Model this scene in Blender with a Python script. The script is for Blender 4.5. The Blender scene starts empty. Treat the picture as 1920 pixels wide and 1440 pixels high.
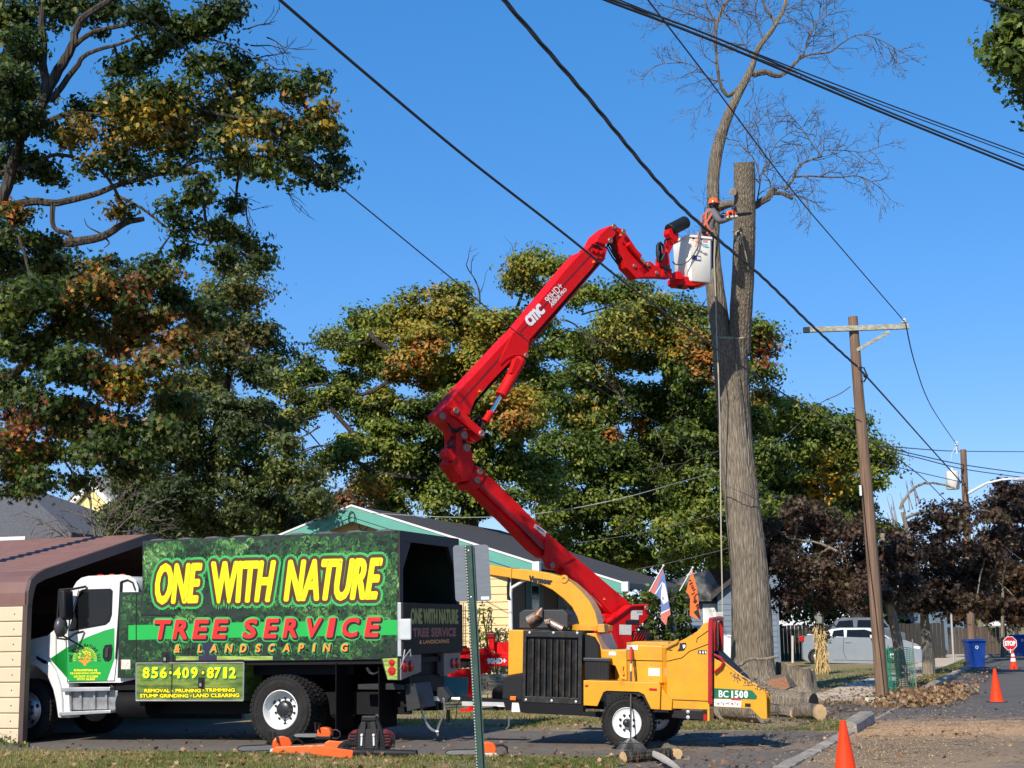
import bpy, math, random
import numpy as np
from mathutils import Vector, Matrix
random.seed(7); rng = np.random.default_rng(11)
sc = bpy.context.scene
C = sc.collection
R = math.radians
# ------------------------------------------------------------------ camera, sky, sun, exposure
CAMZ = 1.65; FPX = 2773.0
camd = bpy.data.cameras.new('camera'); camo = bpy.data.objects.new('camera', camd); C.objects.link(camo)
camd.sensor_width = 36; camd.lens = 36*FPX/1920; camd.clip_start = 0.1; camd.clip_end = 3000
CR = Matrix.Rotation(R(90+9.52), 3, 'X') @ Matrix.Rotation(R(-0.95), 3, 'Z')
camo.matrix_world = Matrix.Translation((0, 0, CAMZ)) @ CR.to_4x4()
sc.camera = camo
SUN_AZ, SUN_EL = 205.0, 37.0      # degrees clockwise from +Y (the view direction), elevation
w = bpy.data.worlds.new('World'); sc.world = w; w.use_nodes = True
nt = w.node_tree; nt.nodes.clear()
bg = nt.nodes.new('ShaderNodeBackground'); wo = nt.nodes.new('ShaderNodeOutputWorld')
sky = nt.nodes.new('ShaderNodeTexSky'); sky.sky_type = 'NISHITA'; sky.sun_disc = False
sky.sun_elevation = R(SUN_EL); sky.sun_rotation = R(SUN_AZ)
sky.altitude = 0; sky.air_density = 0.75; sky.dust_density = 0.0; sky.ozone_density = 5.5
hs = nt.nodes.new('ShaderNodeHueSaturation'); hs.inputs['Saturation'].default_value = 1.76; hs.inputs['Value'].default_value = 2.0
gm = nt.nodes.new('ShaderNodeGamma'); gm.inputs[1].default_value = 0.5; nt.links.new(sky.outputs[0], gm.inputs[0]); nt.links.new(gm.outputs[0], hs.inputs['Color']); tn = nt.nodes.new('ShaderNodeMixRGB'); tn.blend_type = 'MULTIPLY'; tn.inputs[0].default_value = 1; tn.inputs[2].default_value = (1.08, .95, 1.08, 1); nt.links.new(hs.outputs[0], tn.inputs[1]); nt.links.new(tn.outputs[0], bg.inputs['Color'])
bg.inputs['Strength'].default_value = 0.15
nt.links.new(bg.outputs[0], wo.inputs['Surface'])
sd = bpy.data.lights.new('sun', 'SUN'); sd.energy = 5.0; sd.angle = R(0.53); sd.color = (1.0, 0.92, 0.80)
so = bpy.data.objects.new('sun', sd); C.objects.link(so)
sdir = Vector((math.sin(R(SUN_AZ))*math.cos(R(SUN_EL)), math.cos(R(SUN_AZ))*math.cos(R(SUN_EL)), math.sin(R(SUN_EL))))
so.rotation_euler = sdir.to_track_quat('Z', 'Y').to_euler(); so.location = sdir*60
sc.view_settings.view_transform = 'Standard'; sc.view_settings.look = 'None'
sc.view_settings.exposure = 0.28; sc.view_settings.gamma = 1.0
sc.cycles.max_bounces = 6; sc.cycles.diffuse_bounces = 3; sc.cycles.transmission_bounces = 4; sc.cycles.transparent_max_bounces = 8
sc.cycles.use_denoising = True

# ------------------------------------------------------------------ measuring: pixel of the photograph -> ray -> real place
CAM = Vector((0, 0, CAMZ))
def ray(px, py): return CR @ Vector(((px-960)/FPX, -(py-720)/FPX, -1))
def at(px, py, Y):
    d = ray(px, py); return CAM + d*(Y/d.y)
def gnd(px, py, z=0.0):
    d = ray(px, py); return CAM + d*((z-CAMZ)/d.z)
CRI = CR.transposed()
def pix(p):
    q = CRI @ (Vector(p)-CAM); return 960 - q.x/q.z*FPX, 720 + q.y/q.z*FPX
CROPS = {'a': (0, 980, 3.131), 'b': (240, 980, 2.909), 'c': (740, 1000, 3.272), 'd': (900, 1040, 3.310), 'e': (1400, 1060, 3.692),
         'f': (1200, 340, 6.546), 'g': (800, 400, 2.880), 'h': (820, 780, 3.130), 'p': (0, 0, 1), 'i': (1280, 1100, 4.236), 'j': (480, 1320, 4.0)}
def K(c, pts):
    o = CROPS[c]; return [(o[0]+x/o[2], o[1]+y/o[2]) for x, y in pts]
YAW = R(-19.7)
class Frame:
    def __init__(s, origin, yaw=YAW, pitch=0.0):
        s.M = Matrix.Translation(origin) @ Matrix.Rotation(yaw, 4, 'Z') @ Matrix.Rotation(pitch, 4, 'Y')
        s.I = s.M.inverted(); s.o = s.I @ CAM; s.r = s.I.to_3x3()
    def s(s_, px, py, y=0.0):
        d = s_.r @ ray(px, py); p = s_.o + d*((y-s_.o.y)/d.y); return (p.x, p.z)
    def S(s_, c, pts, y=0.0): return [s_.s(a, b, y) for a, b in K(c, pts)]
    def onx(s_, px, py, x):
        d = s_.r @ ray(px, py); p = s_.o + d*((x-s_.o.x)/d.x); return (p.y, p.z)
    def X(s_, c, pts, x): return [s_.onx(a, b, x) for a, b in K(c, pts)]
    def pixel(s_, p): return pix(s_.M @ Vector(p))
SITE = Frame((0, 0, 0))
def sw(x, y, z=0.0): return SITE.M @ Vector((x, y, z))

# ------------------------------------------------------------------ mesh builder
class MB:
    def __init__(s): s.v = []; s.f = []; s.m = []
    def add(s, vs, fs, mi=0):
        n = len(s.v); s.v += [tuple(v) for v in vs]; s.f += [tuple(i+n for i in f) for f in fs]; s.m += [mi]*len(fs); return s
    def box(s, x0, x1, y0, y1, z0, z1, mi=0):
        return s.add([(x0,y0,z0),(x1,y0,z0),(x1,y1,z0),(x0,y1,z0),(x0,y0,z1),(x1,y0,z1),(x1,y1,z1),(x0,y1,z1)],
                     [(0,3,2,1),(4,5,6,7),(0,1,5,4),(1,2,6,5),(2,3,7,6),(3,0,4,7)], mi)
    def prism(s, poly, y0, y1, mi=0):            # outline in x,z ; thickness along y
        a = sum(poly[i][0]*poly[(i+1) % len(poly)][1]-poly[(i+1) % len(poly)][0]*poly[i][1] for i in range(len(poly)))
        if a < 0: poly = poly[::-1]
        n = len(poly)
        return s.add([(x, y0, z) for x, z in poly]+[(x, y1, z) for x, z in poly],
                     [tuple(range(n)), tuple(range(2*n-1, n-1, -1))]+[(i, i+n, (i+1) % n+n, (i+1) % n) for i in range(n)], mi)
    def prismx(s, poly, x0, x1, mi=0):           # outline in y,z ; thickness along x
        a = sum(poly[i][0]*poly[(i+1) % len(poly)][1]-poly[(i+1) % len(poly)][0]*poly[i][1] for i in range(len(poly)))
        if a < 0: poly = poly[::-1]
        n = len(poly)
        return s.add([(x1, y, z) for y, z in poly]+[(x0, y, z) for y, z in poly],
                     [tuple(range(n)), tuple(range(2*n-1, n-1, -1))]+[(i, i+n, (i+1) % n+n, (i+1) % n) for i in range(n)], mi)
    def prismz(s, poly, z0, z1, mi=0):
        a = sum(poly[i][0]*poly[(i+1) % len(poly)][1]-poly[(i+1) % len(poly)][0]*poly[i][1] for i in range(len(poly)))
        if a < 0: poly = poly[::-1]
        n = len(poly)
        return s.add([(x, y, z1) for x, y in poly]+[(x, y, z0) for x, y in poly],
                     [tuple(range(n)), tuple(range(2*n-1, n-1, -1))]+[(i, i+n, (i+1) % n+n, (i+1) % n) for i in range(n)], mi)
    def ring(s, outer, inner, y0, y1, mi=0):     # frame between two x,z loops of equal length
        n = len(outer)
        vs = [(x,y0,z) for x,z in outer]+[(x,y0,z) for x,z in inner]+[(x,y1,z) for x,z in outer]+[(x,y1,z) for x,z in inner]
        fs = []
        for i in range(n):
            j = (i+1) % n
            fs += [(i,j,n+j,n+i), (2*n+i,3*n+i,3*n+j,2*n+j), (i,2*n+i,2*n+j,j), (n+i,n+j,3*n+j,3*n+i)]
        return s.add(vs, fs, mi)
    def tube(s, pts, r, n=8, mi=0, cap=True):
        pts = [Vector(p) for p in pts]
        rs = r if hasattr(r, '__len__') else [r]*len(pts)
        ref = None; base = len(s.v); vs = []; fs = []
        for i, p in enumerate(pts):
            t = (pts[min(i+1, len(pts)-1)]-pts[max(i-1, 0)])
            if t.length < 1e-9: t = Vector((0,0,1))
            t.normalize()
            if ref is None:
                ref = t.cross(Vector((0,0,1)))
                if ref.length < .05: ref = t.cross(Vector((1,0,0)))
            ref = (ref - t*ref.dot(t)).normalized(); b = t.cross(ref)
            for k in range(n):
                a = 2*math.pi*k/n; vs.append(p + (ref*math.cos(a)+b*math.sin(a))*rs[i])
        for i in range(len(pts)-1):
            for k in range(n):
                k2 = (k+1) % n; fs.append((i*n+k, i*n+k2, (i+1)*n+k2, (i+1)*n+k))
        if cap and n > 2:
            fs.append(tuple(range(n-1, -1, -1))); fs.append(tuple((len(pts)-1)*n+k for k in range(n)))
        return s.add(vs, fs, mi)
    def lathe(s, prof, c, axis='y', n=24, mi=0):  # profile (radius, along axis)
        vs = []; fs = []
        for r_, h in prof:
            for k in range(n):
                a = 2*math.pi*k/n; u, v_ = r_*math.cos(a), r_*math.sin(a)
                vs.append((c[0]+u, c[1]+h, c[2]+v_) if axis == 'y' else ((c[0]+u, c[1]+v_, c[2]+h) if axis == 'z' else (c[0]+h, c[1]+u, c[2]+v_)))
        for i in range(len(prof)-1):
            for k in range(n):
                k2 = (k+1) % n; fs.append((i*n+k, i*n+k2, (i+1)*n+k2, (i+1)*n+k))
        return s.add(vs, fs, mi)
    def ball(s, c, r, n=10, mi=0, sc_=(1,1,1)):
        prof = [(r*math.sin(math.pi*i/(n//2+1)), -r*math.cos(math.pi*i/(n//2+1))) for i in range(n//2+2)]
        vs = []; fs = []
        for r_, h in prof:
            for k in range(n):
                a = 2*math.pi*k/n; vs.append((c[0]+r_*math.cos(a)*sc_[0], c[1]+r_*math.sin(a)*sc_[1], c[2]+h*sc_[2]))
        for i in range(len(prof)-1):
            for k in range(n):
                k2 = (k+1) % n; fs.append((i*n+k, i*n+k2, (i+1)*n+k2, (i+1)*n+k))
        return s.add(vs, fs, mi)
    def build(s, name, mat, parent=None, smooth=False, bevel=0, off=None):
        me = bpy.data.meshes.new(name)
        vs = s.v if off is None else [(a-off[0], b-off[1], c-off[2]) for a, b, c in s.v]
        me.from_pydata(vs, [], s.f); me.update()
        for m_ in (mat if isinstance(mat, (list, tuple)) else [mat]): me.materials.append(m_)
        if any(s.m): me.polygons.foreach_set('material_index', s.m)
        if smooth:
            me.shade_smooth()
            try: me.set_sharp_from_angle(angle=R(38))
            except Exception: pass
        o = bpy.data.objects.new(name, me); C.objects.link(o)
        if parent is not None: o.parent = parent
        if bevel:
            b = o.modifiers.new('bevel', 'BEVEL'); b.width = bevel; b.segments = 2; b.limit_method = 'ANGLE'; b.angle_limit = R(40)
        return o
def tag(o, label=None, cat=None, group=None, kind=None):
    if label: o['label'] = label
    if cat: o['category'] = cat
    if group: o['group'] = group
    if kind: o['kind'] = kind
    return o
def thing(name, label, cat, M=None, group=None):
    o = bpy.data.objects.new(name, None); C.objects.link(o); o.empty_display_size = .3
    if isinstance(M, Matrix): o.matrix_world = M
    elif M is not None: o.location = M
    return tag(o, label, cat, group)
def sub(name, parent, loc=(0,0,0)):
    o = bpy.data.objects.new(name, None); C.objects.link(o); o.parent = parent; o.location = loc; o.empty_display_size = .1; return o
def copy_tree(o, parent=None, M=None, label=None):
    c = o.copy(); C.objects.link(c)
    if parent is not None: c.parent = parent
    if M is not None: c.matrix_world = M
    if label: c['label'] = label
    for ch in list(o.children): copy_tree(ch, c)
    return c

# ------------------------------------------------------------------ materials
MATS = {}
def M(name, col, rough=.6, metal=0.0, var=.12, scale=2.5, bump=0.0, bscale=30, stretch=(1,1,1), col2=None, mix=(.45,.6), spec=.5, coat=0.0, detail=6, dirt=0.0):
    if name in MATS: return MATS[name]
    m = bpy.data.materials.new(name); m.use_nodes = True; t = m.node_tree; N = t.nodes; L = t.links
    b = N['Principled BSDF']; b.inputs['Roughness'].default_value = rough; b.inputs['Metallic'].default_value = metal
    b.inputs['Specular IOR Level'].default_value = spec; b.inputs['Coat Weight'].default_value = coat; b.inputs['Coat Roughness'].default_value = .08
    tc = N.new('ShaderNodeTexCoord'); mp = N.new('ShaderNodeMapping'); mp.inputs['Scale'].default_value = stretch
    L.new(tc.outputs['Object'], mp.inputs['Vector'])
    n1 = N.new('ShaderNodeTexNoise'); n1.inputs['Scale'].default_value = scale; n1.inputs['Detail'].default_value = detail; n1.inputs['Roughness'].default_value = .65
    L.new(mp.outputs[0], n1.inputs['Vector'])
    cr = N.new('ShaderNodeValToRGB'); e = cr.color_ramp.elements
    c2 = col2 or tuple(c*(1-var) for c in col)
    c1 = col if col2 else tuple(min(1, c*(1+var)) for c in col)
    if col2: e[0].position, e[1].position = mix
    else: e[0].position, e[1].position = .3, .7
    e[0].color = (*c2, 1); e[1].color = (*c1, 1)
    L.new(n1.outputs['Fac'], cr.inputs['Fac']); L.new(cr.outputs['Color'], b.inputs['Base Color'])
    if dirt:
        nd = N.new('ShaderNodeTexNoise'); nd.inputs['Scale'].default_value = 5; nd.inputs['Detail'].default_value = 10; nd.inputs['Roughness'].default_value = .8; L.new(tc.outputs['Object'], nd.inputs['Vector'])
        dr = N.new('ShaderNodeMapRange'); dr.inputs['From Min'].default_value = .48; dr.inputs['From Max'].default_value = .72; dr.inputs['To Max'].default_value = dirt; L.new(nd.outputs['Fac'], dr.inputs['Value'])
        dx = N.new('ShaderNodeMixRGB'); dx.inputs[2].default_value = (.16, .12, .08, 1); L.new(dr.outputs[0], dx.inputs[0]); L.new(cr.outputs['Color'], dx.inputs[1]); L.new(dx.outputs[0], b.inputs['Base Color'])
    if rough < .9:
        mr = N.new('ShaderNodeMapRange'); mr.inputs['To Min'].default_value = max(0, rough-.08); mr.inputs['To Max'].default_value = min(1, rough+.12)
        L.new(n1.outputs['Fac'], mr.inputs['Value']); L.new(mr.outputs[0], b.inputs['Roughness'])
    if bump:
        n2 = N.new('ShaderNodeTexNoise'); n2.inputs['Scale'].default_value = bscale; n2.inputs['Detail'].default_value = 5
        L.new(mp.outputs[0], n2.inputs['Vector'])
        bp = N.new('ShaderNodeBump'); bp.inputs['Strength'].default_value = bump; bp.inputs['Distance'].default_value = .03
        L.new(n2.outputs['Fac'], bp.inputs['Height']); L.new(bp.outputs[0], b.inputs['Normal'])
    MATS[name] = m; return m
def leafmat(name, trans=.38, rough=.5):
    m = bpy.data.materials.new(name); m.use_nodes = True; N = m.node_tree.nodes; L = m.node_tree.links
    b = N['Principled BSDF']; b.inputs['Roughness'].default_value = rough; b.inputs['Specular IOR Level'].default_value = .35
    a = N.new('ShaderNodeAttribute'); a.attribute_name = 'Col'
    tr = N.new('ShaderNodeBsdfTranslucent'); mx = N.new('ShaderNodeMixShader'); mx.inputs[0].default_value = trans
    mc = N.new('ShaderNodeMixRGB'); mc.blend_type = 'MULTIPLY'; mc.inputs[0].default_value = 1; mc.inputs[2].default_value = (1.3, 1.25, .5, 1)
    L.new(a.outputs['Color'], b.inputs['Base Color']); L.new(a.outputs['Color'], mc.inputs[1]); L.new(mc.outputs[0], tr.inputs['Color'])
    L.new(b.outputs[0], mx.inputs[1]); L.new(tr.outputs[0], mx.inputs[2]); L.new(mx.outputs[0], N['Material Output'].inputs['Surface'])
    return m
LEAF = leafmat('leaf'); LEAFDRY = leafmat('dry_leaf', .12, .7)
def barkmat(name, col, col2, sc_=6, zst=.12, bump=.9):
    m = bpy.data.materials.new(name); m.use_nodes = True; N = m.node_tree.nodes; L = m.node_tree.links
    b = N['Principled BSDF']; b.inputs['Roughness'].default_value = .9; b.inputs['Specular IOR Level'].default_value = .15
    tc = N.new('ShaderNodeTexCoord'); mp = N.new('ShaderNodeMapping'); mp.inputs['Scale'].default_value = (1, 1, zst); L.new(tc.outputs['Object'], mp.inputs['Vector'])
    n0 = N.new('ShaderNodeTexNoise'); n0.inputs['Scale'].default_value = 3; n0.inputs['Detail'].default_value = 4
    L.new(mp.outputs[0], n0.inputs['Vector'])
    vo = N.new('ShaderNodeTexVoronoi'); vo.feature = 'DISTANCE_TO_EDGE'; vo.inputs['Scale'].default_value = sc_*2.2
    mxv = N.new('ShaderNodeMixRGB'); mxv.inputs[0].default_value = .12; L.new(mp.outputs[0], mxv.inputs[1]); L.new(n0.outputs['Color'], mxv.inputs[2])
    L.new(mxv.outputs[0], vo.inputs['Vector'])
    n1 = N.new('ShaderNodeTexNoise'); n1.inputs['Scale'].default_value = sc_*4; n1.inputs['Detail'].default_value = 8; L.new(mp.outputs[0], n1.inputs['Vector'])
    n3 = N.new('ShaderNodeTexNoise'); n3.inputs['Scale'].default_value = .9; L.new(tc.outputs['Object'], n3.inputs['Vector'])
    ad = N.new('ShaderNodeMath'); ad.operation = 'MULTIPLY_ADD'; ad.inputs[1].default_value = 1.6; L.new(vo.outputs['Distance'], ad.inputs[0]); L.new(n1.outputs['Fac'], ad.inputs[2])
    cr = N.new('ShaderNodeValToRGB'); e = cr.color_ramp.elements; e[0].position = .36; e[1].position = .95; e[0].color = (*col2, 1); e[1].color = (*col, 1)
    L.new(ad.outputs[0], cr.inputs['Fac'])
    mm = N.new('ShaderNodeMixRGB'); mm.blend_type = 'MULTIPLY'; mm.inputs[0].default_value = .6
    cr2 = N.new('ShaderNodeValToRGB'); cr2.color_ramp.elements[0].position = .35; cr2.color_ramp.elements[1].position = .7; cr2.color_ramp.elements[0].color = (.55, .52, .5, 1); cr2.color_ramp.elements[1].color = (1.0, .97, .93, 1)
    L.new(n3.outputs['Fac'], cr2.inputs['Fac']); L.new(cr.outputs['Color'], mm.inputs[1]); L.new(cr2.outputs['Color'], mm.inputs[2]); L.new(mm.outputs[0], b.inputs['Base Color'])
    bp = N.new('ShaderNodeBump'); bp.inputs['Strength'].default_value = bump; bp.inputs['Distance'].default_value = .04
    L.new(ad.outputs[0], bp.inputs['Height']); L.new(bp.outputs[0], b.inputs['Normal'])
    return m
BARK = barkmat('grey_brown_bark', (.31, .265, .205), (.115, .095, .07), 11, .10, .7)
BARKDARK = barkmat('dark_bark', (.10, .085, .07), (.035, .03, .025))
BARKTWIG = barkmat('twig_bark', (.20, .165, .13), (.09, .075, .06)); BARKPALE = barkmat('pale_bark', (.34, .30, .23), (.2, .17, .13))
WOODPOLE = barkmat('weathered_pole_wood', (.27, .18, .125), (.15, .1, .07), 9, .02, .3)

# ------------------------------------------------------------------ lettering (flat print, built letter by letter from Blender's own font)
TCACHE = {}
def glyphs(s, shear=0.0):
    k = (s, shear)
    if k in TCACHE: return TCACHE[k]
    cu = bpy.data.curves.new('t', 'FONT'); cu.body = s; cu.shear = shear; cu.resolution_u = 3; cu.space_character = 1.0; cu.align_x = 'LEFT'
    o = bpy.data.objects.new('t', cu); C.objects.link(o); dg = bpy.context.evaluated_depsgraph_get(); dg.update()
    me = bpy.data.meshes.new_from_object(o.evaluated_get(dg))
    vs = [tuple(v.co) for v in me.vertices]; fs = [tuple(p.vertices) for p in me.polygons]
    bpy.data.objects.remove(o); bpy.data.curves.remove(cu); bpy.data.meshes.remove(me)
    x0 = min(v[0] for v in vs); x1 = max(v[0] for v in vs); z0 = min(v[1] for v in vs); z1 = max(v[1] for v in vs)
    TCACHE[k] = ([((v[0]-x0)/(x1-x0), (v[1]-z0)/(z1-z0)) for v in vs], fs); return TCACHE[k]
def letter(name, s, quad, y, mat, parent, shear=0.0, bold=0.0, shift=(0,0), n=8, step=.00012, plane='y'):
    """quad: tl,tr,br,bl in plane coordinates (x,z) at local y; bold: thickening radius in metres"""
    gv, gf = glyphs(s, shear); tl, tr, br, bl = quad
    vs = []; fs = []; offs = [(0, 0)] + ([(bold*math.cos(2*math.pi*k/n), bold*math.sin(2*math.pi*k/n)) for k in range(n)] if bold else [])
    sg = 1 if y > 900 else 1
    for q, (dx, dz) in enumerate(offs):
        b = len(vs)
        for u, v_ in gv:
            x = (bl[0]*(1-u)+br[0]*u)*(1-v_)+(tl[0]*(1-u)+tr[0]*u)*v_ + dx + shift[0]
            z = (bl[1]*(1-u)+br[1]*u)*(1-v_)+(tl[1]*(1-u)+tr[1]*u)*v_ + dz + shift[1]
            yy = y - step*(len(offs)-q)
            vs.append((x, yy, z) if plane == 'y' else (2*y-yy, x, z))
        fs += [tuple(i+b for i in f) for f in gf]
    mb = MB(); mb.add(vs, fs); return mb.build(name, mat, parent)
# ------------------------------------------------------------------ ground, street, driveway, pavement
def groundmat(name, cols, scales=(.35, 3.5, 60), rough=.95, bump=.6, speck=None, patch=None):
    m = bpy.data.materials.new(name); m.use_nodes = True; N = m.node_tree.nodes; L = m.node_tree.links
    b = N['Principled BSDF']; b.inputs['Roughness'].default_value = rough; b.inputs['Specular IOR Level'].default_value = .2
    tc = N.new('ShaderNodeTexCoord'); prev = None
    for i, (c, s_) in enumerate(zip(cols[1:], scales)):
        n = N.new('ShaderNodeTexNoise'); n.inputs['Scale'].default_value = s_; n.inputs['Detail'].default_value = 7; n.inputs['Roughness'].default_value = .7
        L.new(tc.outputs['Object'], n.inputs['Vector'])
        r = N.new('ShaderNodeValToRGB'); r.color_ramp.elements[0].position = .45; r.color_ramp.elements[1].position = .6
        L.new(n.outputs['Fac'], r.inputs['Fac'])
        x = N.new('ShaderNodeMixRGB'); x.inputs[1].default_value = (*cols[0], 1); x.inputs[2].default_value = (*c, 1)
        L.new(r.outputs['Color'], x.inputs[0])
        if prev is not None: L.new(prev, x.inputs[1])
        prev = x.outputs[0]
    if patch:                      # sawdust patches: centre (world x,y), radius, colour
        for (cx, cy, rx, ry, col, amt) in patch:
            mp = N.new('ShaderNodeMapping'); mp.inputs['Location'].default_value = (-cx/rx, -cy/ry, 0); mp.inputs['Scale'].default_value = (1/rx, 1/ry, 0)
            L.new(tc.outputs['Object'], mp.inputs['Vector'])
            ln = N.new('ShaderNodeVectorMath'); ln.operation = 'LENGTH'; L.new(mp.outputs[0], ln.inputs[0])
            nz = N.new('ShaderNodeTexNoise'); nz.inputs['Scale'].default_value = 1.6; nz.inputs['Detail'].default_value = 9; nz.inputs['Roughness'].default_value = .75; L.new(tc.outputs['Object'], nz.inputs['Vector'])
            ma = N.new('ShaderNodeMath'); ma.operation = 'MULTIPLY_ADD'; ma.inputs[1].default_value = 2.6; L.new(nz.outputs['Fac'], ma.inputs[0]); L.new(ln.outputs['Value'], ma.inputs[2])
            mr = N.new('ShaderNodeMapRange'); mr.inputs['From Min'].default_value = 1.5; mr.inputs['From Max'].default_value = 2.35; mr.inputs['To Min'].default_value = amt; mr.inputs['To Max'].default_value = 0
            L.new(ma.outputs[0], mr.inputs['Value'])
            x = N.new('ShaderNodeMixRGB'); x.inputs[2].default_value = (*col, 1); L.new(mr.outputs[0], x.inputs[0]); L.new(prev, x.inputs[1]); prev = x.outputs[0]
    L.new(prev, b.inputs['Base Color'])
    n2 = N.new('ShaderNodeTexNoise'); n2.inputs['Scale'].default_value = 45; n2.inputs['Detail'].default_value = 6; L.new(tc.outputs['Object'], n2.inputs['Vector'])
    bp = N.new('ShaderNodeBump'); bp.inputs['Strength'].default_value = bump; bp.inputs['Distance'].default_value = .03; L.new(n2.outputs['Fac'], bp.inputs['Height']); L.new(bp.outputs[0], b.inputs['Normal'])
    return m
SAW = (.50, .31, .16)
g1 = gnd(1800, 1370); g2 = gnd(1600, 1420); g3 = gnd(880, 1360)
GROUND = groundmat('dry_grass_soil', [(.22, .18, .085), (.13, .14, .045), (.32, .23, .12), (.26, .21, .11)])
SOIL = groundmat('trodden_soil', [(.26, .20, .13), (.17, .15, .06), (.38, .27, .15), (.19, .15, .10)])
ASPH = groundmat('worn_asphalt', [(.115, .102, .088), (.15, .13, .108), (.08, .072, .064), (.20, .17, .14)], (.5, 6, 90), .9, .5,
                 patch=[(g3.x, g3.y, 1.7, .55, (.34, .2, .1), .75), (gnd(1400, 1400).x, gnd(1400, 1400).y, 3.4, 1.0, (.25, .18, .12), .8)])
ROADM = groundmat('road_asphalt', [(.10, .093, .085), (.125, .113, .10), (.078, .072, .066), (.15, .137, .12)], (.4, 5, 80), .9, .5,
                  patch=[(g1.x, g1.y, 7.5, 3.6, SAW, .9), (g2.x+.8, g2.y, 4.2, 3.6, (.34, .235, .135), .95), (g1.x-1.5, g1.y-3.5, 5, 2.2, (.22, .16, .10), .8)])
CONC = M('pale_concrete', (.50, .41, .31), .9, var=.25, scale=4, bump=.4, bscale=60)
CONCDARK = M('stained_concrete', (.30, .26, .21), .95, var=.35, scale=7, bump=.8, bscale=40)
def sheet(name, poly, z, mat):
    mb = MB(); mb.add([(x, y, z) for x, y in poly], [tuple(range(len(poly)))])
    o = mb.build(name, mat); o['kind'] = 'structure'; return o
mb = MB(); n_ = 60
gx = [-900, -200] + list(np.linspace(-60, 60, n_)) + [200, 900]; gy = [-60, -10] + list(np.linspace(0, 130, n_)) + [300, 1600]
vs = [(x, y, 0 if (abs(x) > 59 or y < 8 or y > 120) else 0.0) for y in gy for x in gx]; nx = len(gx)
mb.add(vs, [(j*nx+i, j*nx+i+1, (j+1)*nx+i+1, (j+1)*nx+i) for j in range(len(gy)-1) for i in range(nx-1)])
mb.build('ground', GROUND)['kind'] = 'structure'
def site(poly): return [tuple(sw(x, y))[:2] for x, y in poly]
XC = -3.05                                     # the street's kerb line in the site frame
sheet('road', site([(XC, -40), (8.5, -40), (8.5, 420), (XC, 420)]), .008, ROADM)
sheet('side_street', site([(-90, 5), (XC-.004, 5), (XC-.004, 16.2), (-9, 16.35), (-90, 16.3)]), .004, ROADM)
sheet('driveway', site([(-90, 19.0), (-14, 18.95), (-7, 19.05), (-5.3, 18.9), (-5.0, 15.5), (XC-.15, 15.2), (XC-.15, 24.3), (-4.5, 24.6), (-5.6, 24.0), (-9, 24.2), (-12, 26), (-90, 26)]), .005, ASPH)
sheet('bare_soil', site([(-9.5, 16.6), (XC-.2, 16.6), (XC-.2, 25.5), (-3.3, 36), (-8.5, 38), (-9.5, 34), (-8, 26), (-10, 24)]), .0025, SOIL)
sheet('driveway_apron', site([(-6.3, 28.0), (-4.4, 27.2), (XC-.004, 26.6), (XC-.004, 32.2), (-4.4, 33.0), (-7.5, 32.4), (-10, 31.5), (-9, 28.6)]), .006, ASPH)
# pavement slabs of the sidewalk, each its own piece
walk = MB(); walk.prismz([(-5.65, 34.6), (-4.15, 34.6), (-4.15, 95), (-5.65, 95)], -.02, .010)
wk = walk.build('pavement', CONCDARK); wk.matrix_world = SITE.M; wk['kind'] = 'structure'
for i in range(36):
    y0 = 34.7+i*1.5; b = MB(); b.box(-5.63, -4.17, y0+.012, y0+1.488, .0, .024+random.uniform(-.004, .006)); b.build('slab', CONC, wk)
# kerb stones (separate pieces)
kb = MB(); kb.box(XC-.1, XC-.02, 16.6, 120, -.1, .012); kerb = kb.build('kerb_line', CONCDARK); kerb.matrix_world = SITE.M; kerb['kind'] = 'structure'
def kerbstone(x0, x1, y0, y1, h, tilt=0):
    b = MB(); z0 = -.05; nseg = 6; prof = [(x0, z0), (x0, h*.96), (x0+.03, h), (x1-.04, h), (x1, h*.8), (x1+.015, z0)]
    vs = []; 
    for i in range(nseg+1):
        y = y0+(y1-y0)*i/nseg; jx = random.uniform(-.008, .008); jz = random.uniform(-.012, .008)
        vs += [(x+jx, y, z+jz*(z > 0)+tilt*(i/nseg-.5)) for x, z in prof]
    k = len(prof); fs = [(i*k+j, i*k+(j+1) % k, (i+1)*k+(j+1) % k, (i+1)*k+j) for i in range(nseg) for j in range(k)]
    fs += [tuple(range(k-1, -1, -1)), tuple(nseg*k+j for j in range(k))]
    b.add(vs, fs); return b.build('kerb_stone', CONCDARK, kerb)
y = 12.0
while y < 23.9: kerbstone(XC-.17, XC+.02, y+.01, y+1.19, .035+.01*random.random()); y += 1.2
kerbstone(XC-.20, XC+.05, 24.0, 26.5, .19, .03)
kerbstone(XC-.17, XC+.03, 31.9, 33.2, .15)
y = 33.2
while y < 80: kerbstone(XC-.17, XC+.02, y+.01, y+1.99, .13+.02*random.random()); y += 2.0
q = gnd(1632, 1316); b = MB(); b.box(-.1, .75, -.1, .12, 0, .10)
o = b.build('concrete_block', M('pale_kerb_block', (.55, .5, .38), .9, bump=.4), bevel=.012); o.location = (q.x, q.y, 0); o.rotation_euler[2] = R(-22)
tag(o, 'pale concrete block lying at the foot of the leaning utility pole', 'concrete block')

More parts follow.
